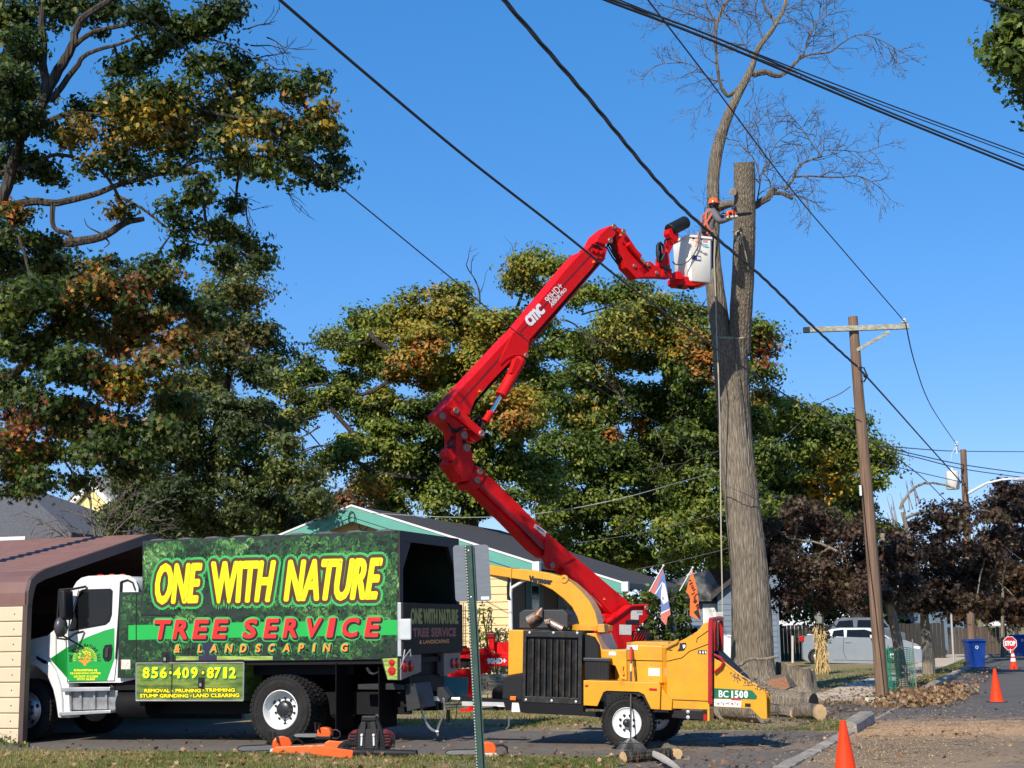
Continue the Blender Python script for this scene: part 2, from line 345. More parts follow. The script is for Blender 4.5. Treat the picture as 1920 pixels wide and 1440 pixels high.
# ------------------------------------------------------------------ leaves (numpy) : one mesh per crown
MAPLE = np.array([(0,-.5),(.12,-.12),(.45,-.2),(.26,.06),(.5,.3),(.2,.24),(0,.58),(-.2,.24),(-.5,.3),(-.26,.06),(-.45,-.2),(-.12,-.12)])
OAK = np.array([(0,-.5),(.1,-.15),(.3,-.02),(.13,.08),(.28,.3),(0,.55),(-.28,.3),(-.13,.08),(-.3,-.02),(-.1,-.15)])
KITE = np.array([(0,-.5),(.27,.02),(0,.5),(-.27,.02)])
def leaf_mesh(name, pos, nrm, size, cols, shape, mat, parent=None):
    n = len(pos); k = len(shape)
    nrm = nrm/np.linalg.norm(nrm, axis=1, keepdims=True)
    t = rng.normal(size=(n, 3)); t -= nrm*(t*nrm).sum(1, keepdims=True); t /= np.linalg.norm(t, axis=1, keepdims=True); b = np.cross(nrm, t)
    sz = (size*rng.uniform(.65, 1.25, n))[:, None, None]
    sx = shape[None, :, 0:1]*sz; sy = shape[None, :, 1:2]*sz
    fold = np.abs(shape[None, :, 0:1])*sz*rng.uniform(.0, .7, n)[:, None, None]
    v = pos[:, None, :] + t[:, None, :]*sy + b[:, None, :]*sx + nrm[:, None, :]*fold
    me = bpy.data.meshes.new(name)
    if k == 4:
        idx = np.array([0, 1, 2, 0, 2, 3]); nf = 2; tot = 3
    else: idx = np.arange(k); nf = 1; tot = k
    loops = (idx[None, :] + (np.arange(n)*k)[:, None]).ravel().astype(np.int32)
    me.vertices.add(n*k); me.vertices.foreach_set('co', v.reshape(-1).astype(np.float32))
    me.loops.add(len(loops)); me.loops.foreach_set('vertex_index', loops)
    me.polygons.add(n*nf); me.polygons.foreach_set('loop_start', (np.arange(n*nf)*tot).astype(np.int32))
    try: me.polygons.foreach_set('loop_total', np.full(n*nf, tot, np.int32))
    except Exception: pass
    me.update(calc_edges=True)
    ca = me.attributes.new('Col', 'FLOAT_COLOR', 'POINT')
    cc = np.ones((n, k, 4), np.float32); cc[:, :, :3] = cols[:, None, :]; ca.data.foreach_set('color', cc.ravel())
    me.materials.append(mat)
    o = bpy.data.objects.new(name, me); C.objects.link(o)
    if parent is not None: o.parent = parent
    return o
def vnoise(p, s, seed=0):
    """smooth pseudo noise -1..1 from sums of sines"""
    r_ = np.random.default_rng(seed); out = np.zeros(len(p))
    for i in range(6):
        d = r_.normal(size=3)*s*(1+.6*i); out += np.sin(p@d + r_.uniform(0, 6.28))/(1+.5*i)
    return out/2.2
def palette(pos, cols, weights, spots=(), seed=0, s=.6, jit=.25):
    n = len(pos); f = vnoise(pos, s, seed)*.5 + rng.normal(size=n)*.35
    rk = np.argsort(np.argsort(f))/max(1, n-1); cw = np.cumsum(weights)/sum(weights)
    ix = np.searchsorted(cw, rk).clip(0, len(cols)-1); c = np.array(cols)[ix]
    if spots:
        q = (pos-np.array(CAM)) @ np.array(CR); px = 960-q[:, 0]/q[:, 2]*FPX; py = 720+q[:, 1]/q[:, 2]*FPX
        for (sx_, sy_, r_, col, pr) in spots:
            d = np.hypot(px-sx_, (py-sy_)*1.3)/r_ + rng.normal(size=n)*.22
            m_ = (d < 1) & (rng.random(n) < pr); c[m_] = col
    return c*rng.uniform(1-jit, 1+jit, (n, 1))
def limb(mb, pts, r0, r1, n=6, wob=0.0):
    """smooth tapered limb through points"""
    P = [Vector(p) for p in pts]; out = []
    for i in range(len(P)-1):
        a = P[max(i-1, 0)]; b = P[i]; c = P[i+1]; d = P[min(i+2, len(P)-1)]
        st = 4
        for k in range(st):
            t = k/st; out.append(.5*((2*b)+(c-a)*t+(2*a-5*b+4*c-d)*t*t+(-a+3*b-3*c+d)*t*t*t))
    out.append(P[-1])
    if wob: out = [p+Vector((random.uniform(-wob, wob), random.uniform(-wob, wob), random.uniform(-wob, wob)))*(0 < i < len(out)-1) for i, p in enumerate(out)]
    m = len(out)-1; mb.tube(out, [r0+(r1-r0)*(i/m)**.8 for i in range(m+1)], n); return out
def tree(name, label, cat, base, trunk, blobs, leafsize, nleaf, pal, spots=(), bark=BARKDARK, trunkr=.35, shape=OAK, mat=None, dens=1.0, group=None,
         tw=1.0, limbs=(), flat=.55, clump=.55, seedc=0, drop=0.0, shell=.45, leafup=.6, extra=None, col_s=.6):
    """blobs: (px,py,rpx,Y) clusters of foliage where the photograph shows them, each with its own distance; returns the tree's Empty"""
    root = thing(name, label, cat, base, group)
    B = Vector(base); tm = MB()
    tp = [Vector(p)-B for p in trunk]; spine = limb(tm, tp, trunkr, trunkr*.4, 10, trunkr*.05)
    nodes = [(p, trunkr*.45) for p in spine[len(spine)//3:]]
    for (pts, r0, r1) in limbs:
        pp = [(at(*q) if isinstance(q, tuple) else q)-B for q in pts]; ln = limb(tm, pp, r0, r1, 7, r0*.12); nodes += [(p, r1*1.2) for p in ln[2:]]
    P = []; Nn = []
    areas = [(r_*Y/FPX)**2 for _, _, r_, Y in blobs]; at_ = sum(areas)
    order = sorted(range(len(blobs)), key=lambda i: min((at(*[blobs[i][0], blobs[i][1], blobs[i][3]])-B-n_[0]).length for n_ in nodes))
    for i in order:
        px, py, rp, Y = blobs[i]; c = at(px, py, Y)-B; Rr = rp*Y/FPX
        nd = min(nodes, key=lambda n_: (c-n_[0]).length)
        mid = nd[0].lerp(c, .5)+Vector((0, 0, (c-nd[0]).length*.10))
        ln = limb(tm, [nd[0], mid, c], min(nd[1], .03+.03*(c-nd[0]).length), .02, 5, .04*Rr*tw); nodes += [(p, .035) for p in ln[3:]]
        nb = max(5, int(6.2*dens*(Rr/clump)**2)); nl = max(12, int(nleaf*areas[i]/at_/nb))
        for _ in range(nb):
            d = Vector(rng.normal(size=3)); d.normalize(); rr = Rr*(shell+(1-shell)*random.random()**.7)
            q = c+Vector((d.x*rr, d.y*rr, d.z*rr*.85)); cs = clump*random.uniform(.6, 1.25)
            if random.random() < .8*tw:
                mdp = c.lerp(q, .5)+Vector((0, 0, .1*rr)); tm.tube([c, mdp, q, q+(q-mdp)*.25], [.022, .015, .008, .004], 3, cap=False)
            g = rng.normal(size=(nl, 3))*np.array([cs*.48, cs*.48, cs*.48*flat]); g[:, 2] -= drop*np.abs(g[:, 2])
            P.append(np.array(q)+g); nn = rng.normal(size=(nl, 3))*.55+np.array(d)*.35+g/(cs*.55)*.42; nn[:, 2] += leafup*.7; Nn.append(nn)
    P = np.concatenate(P); Nn = np.concatenate(Nn)
    cols = palette(P+np.array(B), pal[0], pal[1], spots, seedc, col_s)
    if extra: extra(tm, B)
    tm.build('trunk', bark, root, smooth=True)
    leaf_mesh('crown', P, Nn, leafsize, cols, shape, mat or LEAF, root)
    return root
def spray3(mb, start, ang, ln, r_, depth, Y, off, curl=0.0):
    x, y = start; pts = [at(x, y, Y)-off]; a = ang; k_ = max(3, int(ln/10)); yy = Y; nodes = []
    for k in range(k_): a += random.uniform(-.25, .25)+curl; x += math.cos(a)*ln/k_; y += math.sin(a)*ln/k_; yy += random.uniform(-.2, .2); pts.append(at(x, y, yy)-off); nodes.append((x, y, a, yy))
    mb.tube(pts, [r_*(1-.6*i/len(pts)) for i in range(len(pts))], 4, cap=False)
    if depth > 0:
        for i, (x, y, a, yy) in enumerate(nodes[1:]):
            if random.random() < .7: spray3(mb, (x, y), a+random.choice((-1, 1))*random.uniform(.3, .8), ln*random.uniform(.4, .65), max(.006, r_*.5), depth-1, yy, off, curl)
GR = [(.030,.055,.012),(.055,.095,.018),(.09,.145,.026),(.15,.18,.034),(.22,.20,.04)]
YE = (.42,.28,.035); OR = (.46,.18,.035); RD = (.32,.095,.045); BR = (.22,.12,.05); LG = (.20,.25,.05)
# ------------------------------------------------------------------ trees
def bl(Y, dy, s): return [(a, b, r_, Y+random.uniform(-dy, dy)) for a, b, r_ in s]
# near left tree that overhangs the scene (trunk stands off to the left)
t1b = bl(24, 1.2, [(20,30,60),(30,130,44),(10,200,50),(60,180,34),(20,300,46),(70,300,32),(160,205,34),(180,310,26),(120,255,32),(230,290,30),(100,335,26),(110,20,50),(45,90,45),(15,150,55),(190,20,50),(270,25,45),(330,55,48),(390,40,45),(430,25,38),(300,95,40),(250,120,42),
 (30,230,55),(225,130,24.00),(385,130,42),(440,130,40),(485,160,34),(220,200,50),(280,190,45),(340,190,52),(400,200,52),(455,220,50),(150,240,34),
 (220,245,42),(290,250,50),(350,260,45),(420,270,42),(500,240,42),(560,170,36),(590,150,24.00),(600,220,42),(545,270,40),(500,300,40),(560,320,36),(450,310,34),(620,270,34),(640,310,30),(620,330,26),
 (250,320,32),(330,310,30),(235,395,24),(320,390,24.00),(380,380,24.00),(440,385,24.00),(350,430,24.00),(400,430,34),(440,440,32),(480,470,26),(420,475,30),(340,470,22),(490,490,20),(290,490,20),(20,420,50),(20,480,55),(80,450,36),(100,500,36),(60,540,45),(370,360,34),(560,250,40),(470,180,30)])
def t1extra(tm, B):
    def L_(pts, r0, r1, n=6): limb(tm, [at(*p)-B for p in pts], r0, r1, n, r0*.08)
    L_([(100,378,24.00),(100,425,24.00),(130,440,24.00),(137,458,24.00)], .045, .04); L_([(125,455,24.09),(190,445,23.83),(235,418,23.83),(270,410,23.83)], .085, .04)
    L_([(190,438,23.91),(165,425,23.83),(158,410,23.83)], .015, .006, 4); L_([(195,445,23.91),(205,455,23.83),(195,465,23.83)], .02, .008, 4)
    for (x, y, an, cu) in ((470,85,.1,.0),(500,70,.3,-.03),(455,55,.0,.02),(430,350,.9,-.02),(460,380,1.1,.0),(520,330,.5,.05),(480,110,-.4,.03),(380,320,1.2,.0)): spray3(tm, (x, y), an, 62, .014, 2, 24, B, cu)
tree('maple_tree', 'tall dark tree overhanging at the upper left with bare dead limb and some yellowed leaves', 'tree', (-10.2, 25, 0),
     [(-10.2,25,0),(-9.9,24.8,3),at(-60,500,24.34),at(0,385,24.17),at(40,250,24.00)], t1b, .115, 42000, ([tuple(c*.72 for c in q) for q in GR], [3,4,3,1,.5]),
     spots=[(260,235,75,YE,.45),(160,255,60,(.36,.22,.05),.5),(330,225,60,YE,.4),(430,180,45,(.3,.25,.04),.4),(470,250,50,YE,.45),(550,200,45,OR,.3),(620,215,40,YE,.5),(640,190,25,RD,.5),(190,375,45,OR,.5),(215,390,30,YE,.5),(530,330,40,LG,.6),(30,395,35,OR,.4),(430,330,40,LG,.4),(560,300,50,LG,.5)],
     trunkr=.20, shape=OAK, clump=.26, flat=.6, tw=1.0, shell=.25, leafup=.3, bark=BARKDARK, limbs=[
     ([(40,255,24.00),(70,215,24.00),(85,170,24.00),(80,100,24.00),(80,20,24.00),(85,-40,24.00)], 0.105, 0.050), ([(80,190,24.00),(110,130,24.00),(135,90,24.00),(150,40,24.00),(205,0,24.00),(240,-30,24.00)], 0.105, 0.043),
     ([(140,85,24.00),(175,60,24.00),(240,45,24.00),(280,28,24.00),(300,0,24.00)], 0.050, 0.022), ([(95,190,24.00),(140,130,24.00),(165,100,24.00),(230,80,24.00),(290,55,24.00)], 0.062, 0.019),
     ([(270,50,24.00),(340,60,23.83),(400,75,23.66),(450,90,23.57),(520,130,23.49)], 0.031, 0.007), ([(-40,400,24.26),(60,378,24.00),(110,380,24.00),(170,365,24.00),(230,345,24.00),(330,320,23.83),(400,330,23.66)], 0.081, 0.031),
     ([(-20,330,24.26),(60,310,24.00),(110,290,24.00),(190,310,24.00),(270,330,24.00)], 0.050, 0.019), ([(215,365,23.91),(265,390,23.83),(310,425,23.74),(340,445,23.66),(380,460,23.66)], 0.031, 0.012),
     ([(40,255,24.09),(120,215,24.00),(200,215,23.83),(330,200,23.66),(440,220,23.49),(560,230,23.31)], 0.056, 0.019), ([(330,320,23.83),(380,300,23.66),(450,295,23.49),(560,290,23.31)], 0.031, 0.012)], extra=t1extra)
# turning maple behind it
t2b = bl(31.5, 1.6, [(20,580,60),(90,560,55),(160,540,45),(220,560,48),(150,600,58),(60,650,62),(230,630,55),(290,600,40),(150,690,62),(20,740,60),(80,760,55),(230,720,55),(290,690,45),(20,830,55),(70,850,45),(150,790,55),(30,900,38),(70,905,28),(220,800,48),(180,500,32),(110,505,36),(170,860,40),(240,870,42),(145,905,22),(340,560,38),(380,600,40),(350,650,40),(330,740,40),(300,800,36),(265,530,40),(310,520,30)])
tree('maple_tree', 'broad maple with orange and red turning leaves behind the carport at the left edge', 'tree', (-12.4, 32.5, 0),
     [(-12.4,32.5,0),(-12.3,32.4,2.5),at(-50,800,32),at(80,650,31.5),at(120,560,31.5)], t2b, .125, 46000, (GR+[BR, OR], [4,4,2.5,1,.4,1,.4]),
     spots=[(170,535,60,OR,.3),(270,590,55,OR,.15),(330,620,50,(.28,.13,.03),.5),(250,540,40,RD,.3),(330,500,50,OR,.1),(190,680,40,RD,.2),(240,730,45,YE,.5),(180,760,50,OR,.3),(60,790,50,RD,.3),(60,830,30,OR,.4),(230,770,40,OR,.4),(30,560,40,LG,.5),(20,620,40,LG,.4),(10,800,45,RD,.4),(250,650,50,BR,.5)],
     trunkr=.18, shape=MAPLE, clump=.42, flat=.5, shell=.3, leafup=.4, seedc=3)
t3b = bl(43, 2.2, [(420,540,42),(460,560,40),(470,620,50),(400,620,45),(430,680,55),(500,700,42),(520,660,30),(360,740,60),(440,780,65),(500,790,50),(300,830,55),(380,860,70),(460,880,65),(540,890,48),(580,930,36),(260,900,50),(320,940,60),(410,960,60),(500,950,60),(560,960,40),(230,970,45),(300,990,45),(390,560,30),(450,520,25),(540,830,30),(340,790,50),(590,900,20),(480,500,18)])
tree('broadleaf_tree', 'dense dull green tree standing between the orange maple and the house roof', 'tree', (-8.2, 45, 0),
     [(-8.2,45,0),at(395,1000,44.5),at(400,850,44),at(430,700,43)], t3b, .15, 60000, ([(.04,.06,.02),(.075,.10,.03),(.12,.155,.045),(.18,.205,.06),(.25,.22,.055)], [3,4,3,2,.7]),
     spots=[(470,560,45,(.17,.13,.03),.5),(440,640,50,(.2,.11,.03),.4),(470,870,50,LG,.4),(450,760,50,(.1,.13,.05),.4),(380,600,40,BR,.4)],
     trunkr=.3, shape=OAK, clump=.5, flat=.6, shell=.4, leafup=.5, seedc=5)
# the big oaks behind the yellow house
t4b = bl(52, 2.5, [(530,720,26),(560,700,30),(590,690,26),(570,760,30),(620,750,28),(540,790,26),(650,720,34),(640,640,26),(690,600,34),(700,640,36),(670,660,30),(720,680,36),(750,600,40),(790,580,38),(800,640,48),(840,590,40),(850,550,30),(770,680,46),(830,700,50),(620,860,26),(640,850,28),(680,830,34),(700,760,44),(740,830,55),(720,900,50),(810,790,60),(780,880,60),(850,860,58),(850,940,50),(890,620,45),(900,680,50),(930,600,40),(980,500,26),(1010,495,24),(965,530,22),(1040,500,20),(990,545,22),(1060,530,18),(960,620,40),(970,680,50),(900,760,60),(960,780,60),(930,860,60),(920,940,50),(1000,900,60),(1010,740,55),(740,950,34),(705,905,22),(1085,560,18),(1110,545,16),(1000,600,30),(1050,640,34)])
OG = [(.045,.07,.012),(.085,.13,.02),(.14,.195,.03),(.22,.265,.04),(.32,.31,.055)]
def t4extra(tm, B):
    for (x, y, an) in ((600,780,2.9),(640,840,2.7),(560,770,2.4),(620,760,3.3),(640,850,3.6),(960,560,-1.4),(900,570,-1.7),(1090,590,-.5),(1060,600,.2),(1180,770,-1.9),(690,640,2.8),(600,800,2.6)): spray3(tm, (x, y), an, 80, .035, 2, 51, B)
tree('oak_tree', 'big oak behind the yellow house, its crown yellowing, left of the red boom', 'tree', (-1.5, 53.5, 0),
     [(-1.5,53.5,0),at(880,1000,53),at(890,880,52.5),at(900,760,52),at(900,680,52)], t4b, .175, 150000, (OG, [2.5,3.5,3.5,2.5,1.2]),
     spots=[(790,590,60,YE,.35),(760,640,60,(.36,.28,.04),.55),(830,660,60,YE,.4),(770,700,50,OR,.35),(890,600,60,(.33,.28,.04),.5),(800,650,30,OR,.5),(960,770,50,OR,.55),(960,740,50,YE,.5),(720,730,50,(.33,.28,.04),.4),(980,520,50,(.34,.26,.04),.5),(830,560,40,YE,.3),(900,650,60,YE,.25),(700,600,40,(.27,.28,.04),.5),(690,920,45,OR,.4),(950,640,50,YE,.3)],
     trunkr=.45, shape=KITE, clump=.56, flat=.5, shell=.45, leafup=.6, limbs=[([(870,800,52),(760,850,51),(700,840,50.5),(650,800,50.5),(600,740,50.5)], .2, .06),
     ([(880,760,52),(800,700,51.5),(720,650,51),(690,620,51)], .2, .06), ([(890,700,52),(940,640,52),(965,590,52),(985,530,52)], .14, .04),([(860,900,52),(720,890,50.5),(660,860,50.5),(620,850,50.5)], .14, .04),
     ([(750,700,51),(680,740,50.6),(600,720,50.5),(540,740,50.5)], .09, .03)], extra=t4extra, seedc=8)
t5b = bl(69.6, 3.4, [(1110,640,40),(1140,560,30),(1180,550,36),(1230,560,30),(1170,610,63.8),(1110,700,55),(1190,660,55),(1250,610,63.8),(1290,600,34),(1280,660,50),(1330,640,40),(1100,780,60),(1190,760,65),(1280,750,60),(1340,720,65.2),(1060,860,60),(1140,860,65),(1230,850,70),(1310,830,60),(1350,800,65.2),(1060,950,60),(1150,950,65),(1240,940,65),(1330,920,60),(1380,870,50),(1400,780,40),(1400,940,50),(1100,1020,50),(1180,1030,50),(1280,1010,55),(1360,1010,50),(1425,650,34),(1430,690,30),(1440,740,26),(1410,620,28),(1020,1010,40),(1430,860,40),(1450,960,40)])
def t5extra(tm, B):
    for (pts, r_) in [([(1400,840,66.7),(1330,850,65.8),(1290,865,65.5),(1250,900,65.2)], .05), ([(1300,860,65.7),(1270,835,65.4),(1240,830,65.2)], .03), ([(1230,800,66.0),(1245,850,65.4),(1215,900,65.2)], .03),
                      ([(1290,865,65.5),(1260,872,65.2),(1215,880,65.1)], .025), ([(1150,1000,66.0),(1190,960,65.2),(1200,920,65.2)], .05)]:
        limb(tm, [at(*p)-B for p in pts], r_, .015, 5, .03)
tree('oak_tree', 'big dark green oak directly behind the tall cut trunk and right of the red boom', 'tree', (11.4, 72, 0),
     [(11.4,72,0),at(1345,1050,71.8),at(1310,900,71.0),at(1270,780,70.3),at(1250,680,69.6)], t5b, .235, 150000, (OG, [3.5,4,3,1.6,.7]),
     spots=[(1160,620,50,(.33,.28,.04),.5),(1250,630,60,YE,.4),(1300,650,45,OR,.3),(1150,690,40,YE,.4),(1330,680,40,OR,.5),(1430,640,30,OR,.4),(1440,670,30,RD,.6),(1210,560,40,(.28,.25,.04),.4),(1195,800,20,OR,.7),(1150,815,18,OR,.8),(1100,770,40,YE,.25),(1430,740,26,OR,.3)],
     trunkr=.7, shape=KITE, clump=.8, flat=.5, shell=.45, leafup=.6, extra=t5extra, seedc=12)
t6b = bl(75.6, 3, [(1440,800,40),(1490,780,36),(1530,790,40),(1570,800,36),(1500,850,50),(1560,850,45),(1610,840,36),(1640,850,24),(1460,900,50),(1530,920,45),(1590,900,40),(1640,900,22),(1610,960,40),(1550,980,40),(1460,980,45),(1650,990,26),(1690,1020,20),(1660,870,16)])
tree('broadleaf_tree', 'bright green tree with one yellow patch behind the leaning utility pole', 'tree', (19, 77, 0),
     [(19,77,0),at(1540,1050,76.2),at(1530,900,75.6)], t6b, .25, 50000, (OG, [1.5,3,4,3.2,1.2]),
     spots=[(1545,915,36,(.5,.27,.02),.75),(1570,890,40,YE,.5),(1550,860,36,(.24,.2,.03),.5),(1600,960,40,(.12,.15,.06),.5)], trunkr=.35, shape=KITE, clump=.85, flat=.5, seedc=15)
# dark understory of hedges and trees behind the house and the cars
t7b = bl(84, 3, [(1080,1090,55),(1150,1100,60),(1240,1080,60),(1320,1090,60),(1400,1090,60),(1460,1060,55),(1180,1020,60),(1290,1010,60),(1400,1000,60),(1500,1080,50),(1470,1130,50),(1530,1130,50),(1400,1150,50),(1590,1110,50),(1640,1140,45),(1560,1160,40)])
tree('evergreen_tree', 'very dark leafy mass behind the parked cars and the blue grey house', 'tree', (12, 86, 0), [(12,86,0),at(1380,1100,85.1),at(1380,1020,83.8)], t7b, .3, 26000, (OG[:3], [4,3,1]), trunkr=.3, shape=KITE, clump=.9, seedc=16)
# purple leaved street trees
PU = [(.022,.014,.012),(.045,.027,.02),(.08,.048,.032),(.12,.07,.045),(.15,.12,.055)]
def purple(label, base, trunk, blobs, nl, ls, tr, spots=(), extra=None, pal=None, limbs=()):
    return tree('purple_leaved_tree', label, 'tree', base, trunk, blobs, ls, nl, pal or (PU, [3,4,3,1.5,.6]), spots, bark=BARKPALE, trunkr=tr, shape=MAPLE, clump=.42, flat=.6, shell=.3, leafup=.55, group='street trees along the kerb', seedc=int(nl/100), extra=extra, limbs=limbs)
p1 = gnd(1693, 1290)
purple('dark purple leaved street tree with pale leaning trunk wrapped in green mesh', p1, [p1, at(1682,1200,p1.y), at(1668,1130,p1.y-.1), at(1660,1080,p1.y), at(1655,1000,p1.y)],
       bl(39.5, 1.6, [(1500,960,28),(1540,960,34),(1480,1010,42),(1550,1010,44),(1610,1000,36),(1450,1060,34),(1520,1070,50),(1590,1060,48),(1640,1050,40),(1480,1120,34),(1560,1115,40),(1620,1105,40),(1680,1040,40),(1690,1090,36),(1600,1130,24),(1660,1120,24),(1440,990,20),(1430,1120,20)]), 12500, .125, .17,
       limbs=[([(1660,1090,39),(1600,1050,39),(1540,1020,39.4),(1480,1010,39.5)], .06, .02)])
p2 = gnd(1742, 1266)
def p2x(tm, B):
    limb(tm, [at(*q)-B for q in [(1688,955,49),(1700,930,49),(1720,912,49),(1750,905,49),(1790,915,49)]], .065, .03, 6, .02)
    for i in range(16):
        x = random.uniform(1672, 1745); y = 985-(x-1672)*.75; h = random.uniform(25, 62); a = (1670+random.uniform(-20, 70)-x)*.12
        tm.tube([at(x, y, 49)-B, at(x-10+a, y-h, 49)-B], [.02, .008], 3, cap=False)
purple('dark purple leaved street tree with short thick trunk just beyond the green mesh guard', p2, [p2, at(1739,1210,p2.y), at(1733,1150,p2.y), at(1735,1080,p2.y)],
       bl(49, 2, [(1730,985,28),(1760,960,26),(1790,960,30),(1800,1000,36),(1740,1030,44),(1690,1010,30),(1790,1050,48),(1850,1040,44),(1680,1060,40),(1720,1090,44),(1780,1100,46),(1840,1090,40),(1700,1135,34),(1760,1140,30),(1860,960,24),(1830,1130,26),(1880,1000,24)]), 11500, .15, .24, extra=p2x, limbs=[([(1733,1100,49),(1710,1030,49),(1692,960,49)], .1, .065)])
p3 = gnd(1882, 1232)
purple('brownish leaved street tree at the right edge past the stop paddle', p3, [p3, at(1880,1180,p3.y), at(1880,1100,p3.y)],
       bl(66, 3, [(1890,930,34),(1860,960,36),(1910,970,40),(1930,930,36),(1880,1010,40),(1840,1030,30),(1920,1020,34)]), 8000, .19, .16)
p4 = gnd(1838, 1224)
purple('russet brown street tree far down the street beyond the blue bins', p4, [p4, at(1838,1170,p4.y), at(1850,1110,p4.y)],
       bl(76, 4, [(1830,1080,36),(1870,1070,36),(1900,1090,40),(1810,1120,34),(1850,1130,36),(1890,1140,34),(1920,1140,30),(1800,1150,22),(1930,1080,30)]), 12000, .26, .25, pal=([(.04,.022,.012),(.07,.04,.02),(.10,.055,.025),(.13,.07,.03)], [3,3,2,1]))
# near branch hanging in at the top right corner, its tree stands outside the frame
t8b = bl(15, .5, [(1910,20,40),(1890,60,36),(1870,110,24),(1905,110,36),(1860,90,16),(1930,150,36),(1912,60,40),(1880,130,14),(1925,190,12),(1900,15,26),(1960,60,60),(2000,150,80),(2080,60,110)])
tree('oak_tree', 'dark leafy branch hanging into the top right corner of the view', 'tree', (7.9, 15.5, 0), [(7.9,15.5,0),(7.8,15.4,3),(7.6,15.2,5.5),at(2040,60,15)], t8b, .105, 7000, (OG, [5,4,2,.6,.1]), trunkr=.22, shape=OAK, clump=.17, flat=.9, shell=.2, drop=.5, seedc=21, spots=[(1868,95,22,LG,.5)])
# distant trees closing the view
def far(label, cx, Y, w_, h_, n, pal=None, name='broadleaf_tree', yb=1170):
    bs = [(cx+random.uniform(-w_, w_)*.8, yb-h_*random.uniform(.15, .95), max(w_, h_)*random.uniform(.28, .45), Y+random.uniform(-3, 3)) for _ in range(9)]
    b_ = gnd(cx, yb+4+1.65*FPX/Y) if False else at(cx, 1170, Y); b_.z = 0
    return tree(name, label, 'tree', b_, [b_, b_+Vector((0, 0, 2)), at(cx, yb-h_*.6, Y)], bs, .3, n, pal or (OG, [3,4,3,1,.3]), trunkr=.22, shape=KITE, clump=1.0, seedc=int(cx), group='trees in the distance')
far('bushy green tree behind the white fence posts right of the thick street tree trunk', 1790, 95, 40, 55, 5000, yb=1215)
far('reddish low tree peeping over the ridge left of the yellow house gable', 690, 75, 60, 60, 5000, ([(.1,.06,.03),(.2,.09,.035),(.28,.11,.04),(.09,.1,.04)], [3,3,2,2]), yb=1000)
far('pale green tree just above the left slope of the yellow house roof', 590, 80, 45, 50, 4000, ([(.05,.06,.03),(.09,.10,.04),(.13,.13,.05)], [3,3,2]), yb=1030)
far('dark trees at the far left behind the grey shingled roof', 300, 70, 130, 120, 9000, (OG[:3], [3,3,1]), yb=1060)
far('hazy tree line at the far right end of the street', 1905, 140, 60, 60, 5000, ([(.10,.085,.05),(.15,.12,.07)], [1,1]), yb=1180)
far('dark tree behind the carport beside the bare shrub', 480, 62, 120, 90, 9000, (OG[:3], [3,3,1]), yb=1060)
# ------------------------------------------------------------------ the tree that is being taken down
def catmull(P, st=6):
    out = []
    for i in range(len(P)-1):
        a = P[max(i-1, 0)]; b = P[i]; c = P[i+1]; d = P[min(i+2, len(P)-1)]
        for k in range(st):
            t = k/st; out.append(.5*((2*b)+(c-a)*t+(2*a-5*b+4*c-d)*t*t+(-a+3*b-3*c+d)*t*t*t))
    return out+[P[-1]]
def barklimb(name, pts, mat, root, off, n=72, amp=.022, st=14, flare=0.0, freq=13, capmat=None, lump=.03, bothcut=False):
    """pts: (world point, radius). a trunk with real furrows"""
    P = catmull([np.array([*p, r_]) for p, r_ in pts], st); vs = []; fs = []; m = len(P)
    ref = np.array([1.0, 0, 0]); ph = [random.uniform(0, 6) for _ in range(8)]; ln = 0
    for i, q in enumerate(P):
        t = P[min(i+1, m-1)][:3]-P[max(i-1, 0)][:3]; t = t/np.linalg.norm(t); ref = ref-t*ref.dot(t); ref /= np.linalg.norm(ref); b = np.cross(t, ref)
        if i: ln += np.linalg.norm(q[:3]-P[i-1][:3])
        for k in range(n):
            a = 2*math.pi*k/n; r_ = q[3]
            f = abs(math.sin(a*freq/2+ph[0]+1.1*math.sin(ln*1.3+ph[1]+2*math.sin(a)))) + .5*abs(math.sin(a*freq+ph[2]+1.7*math.sin(ln*2.3+ph[3])+ln*.7)) + .35*math.sin(ln*7+a*5+ph[4])*math.sin(a*9-ln*3)
            lm = math.sin(a*2+ph[5]+ln*.5)+.7*math.sin(a*3+ph[6]-ln*.8)
            rr = r_*(1+lump*lm)+amp*(f-.8)
            if flare: rr += flare*max(0, 1-ln/1.1)**2*(1+.5*math.sin(a*5+ph[7]))
            vs.append(q[:3]+(ref*math.cos(a)+b*math.sin(a))*rr)
    for i in range(m-1):
        for k in range(n): k2 = (k+1) % n; fs.append((i*n+k, i*n+k2, (i+1)*n+k2, (i+1)*n+k))
    mb = MB(); mb.add(vs, fs); mb.add([vs[(m-1)*n+k] for k in range(n)], [tuple(range(n))], 1); mb.add([vs[k] for k in range(n)], [tuple(range(n-1, -1, -1))], 1 if bothcut else 0)
    return mb.build(name, [mat, capmat or CUT], root, smooth=True, off=off)
CUT = M('fresh_cut_wood', (.55, .36, .18), .8, var=.25, scale=6, bump=.2)
CUTOLD = M('weathered_cut_wood', (.42, .30, .19), .9, var=.35, scale=9, bump=.5, stretch=(1, 6, 1))
base = at(1411, 1300, 37.5); base.z = 0
ct = thing('leafless_tree', 'tall grey forked tree trunk being cut down, right of the white bucket', 'tree', base)
def tk(px, py, Y, wpx): return (at(px, py, Y), wpx*.5*Y/FPX)
barklimb('trunk', [(Vector((base.x+.02, base.y, -.1)), .58), tk(1411,1240,37.5,80), tk(1410,1180,37.5,76), tk(1405,1080,37.5,71), tk(1395,980,37.5,67), tk(1384,880,37.5,64), tk(1378,800,37.5,61), tk(1374,730,37.4,62), tk(1370,670,37.2,64), tk(1370,630,37.0,58)], BARK, ct, base, n=140, amp=.014, st=16, flare=.22, freq=26, lump=.025)
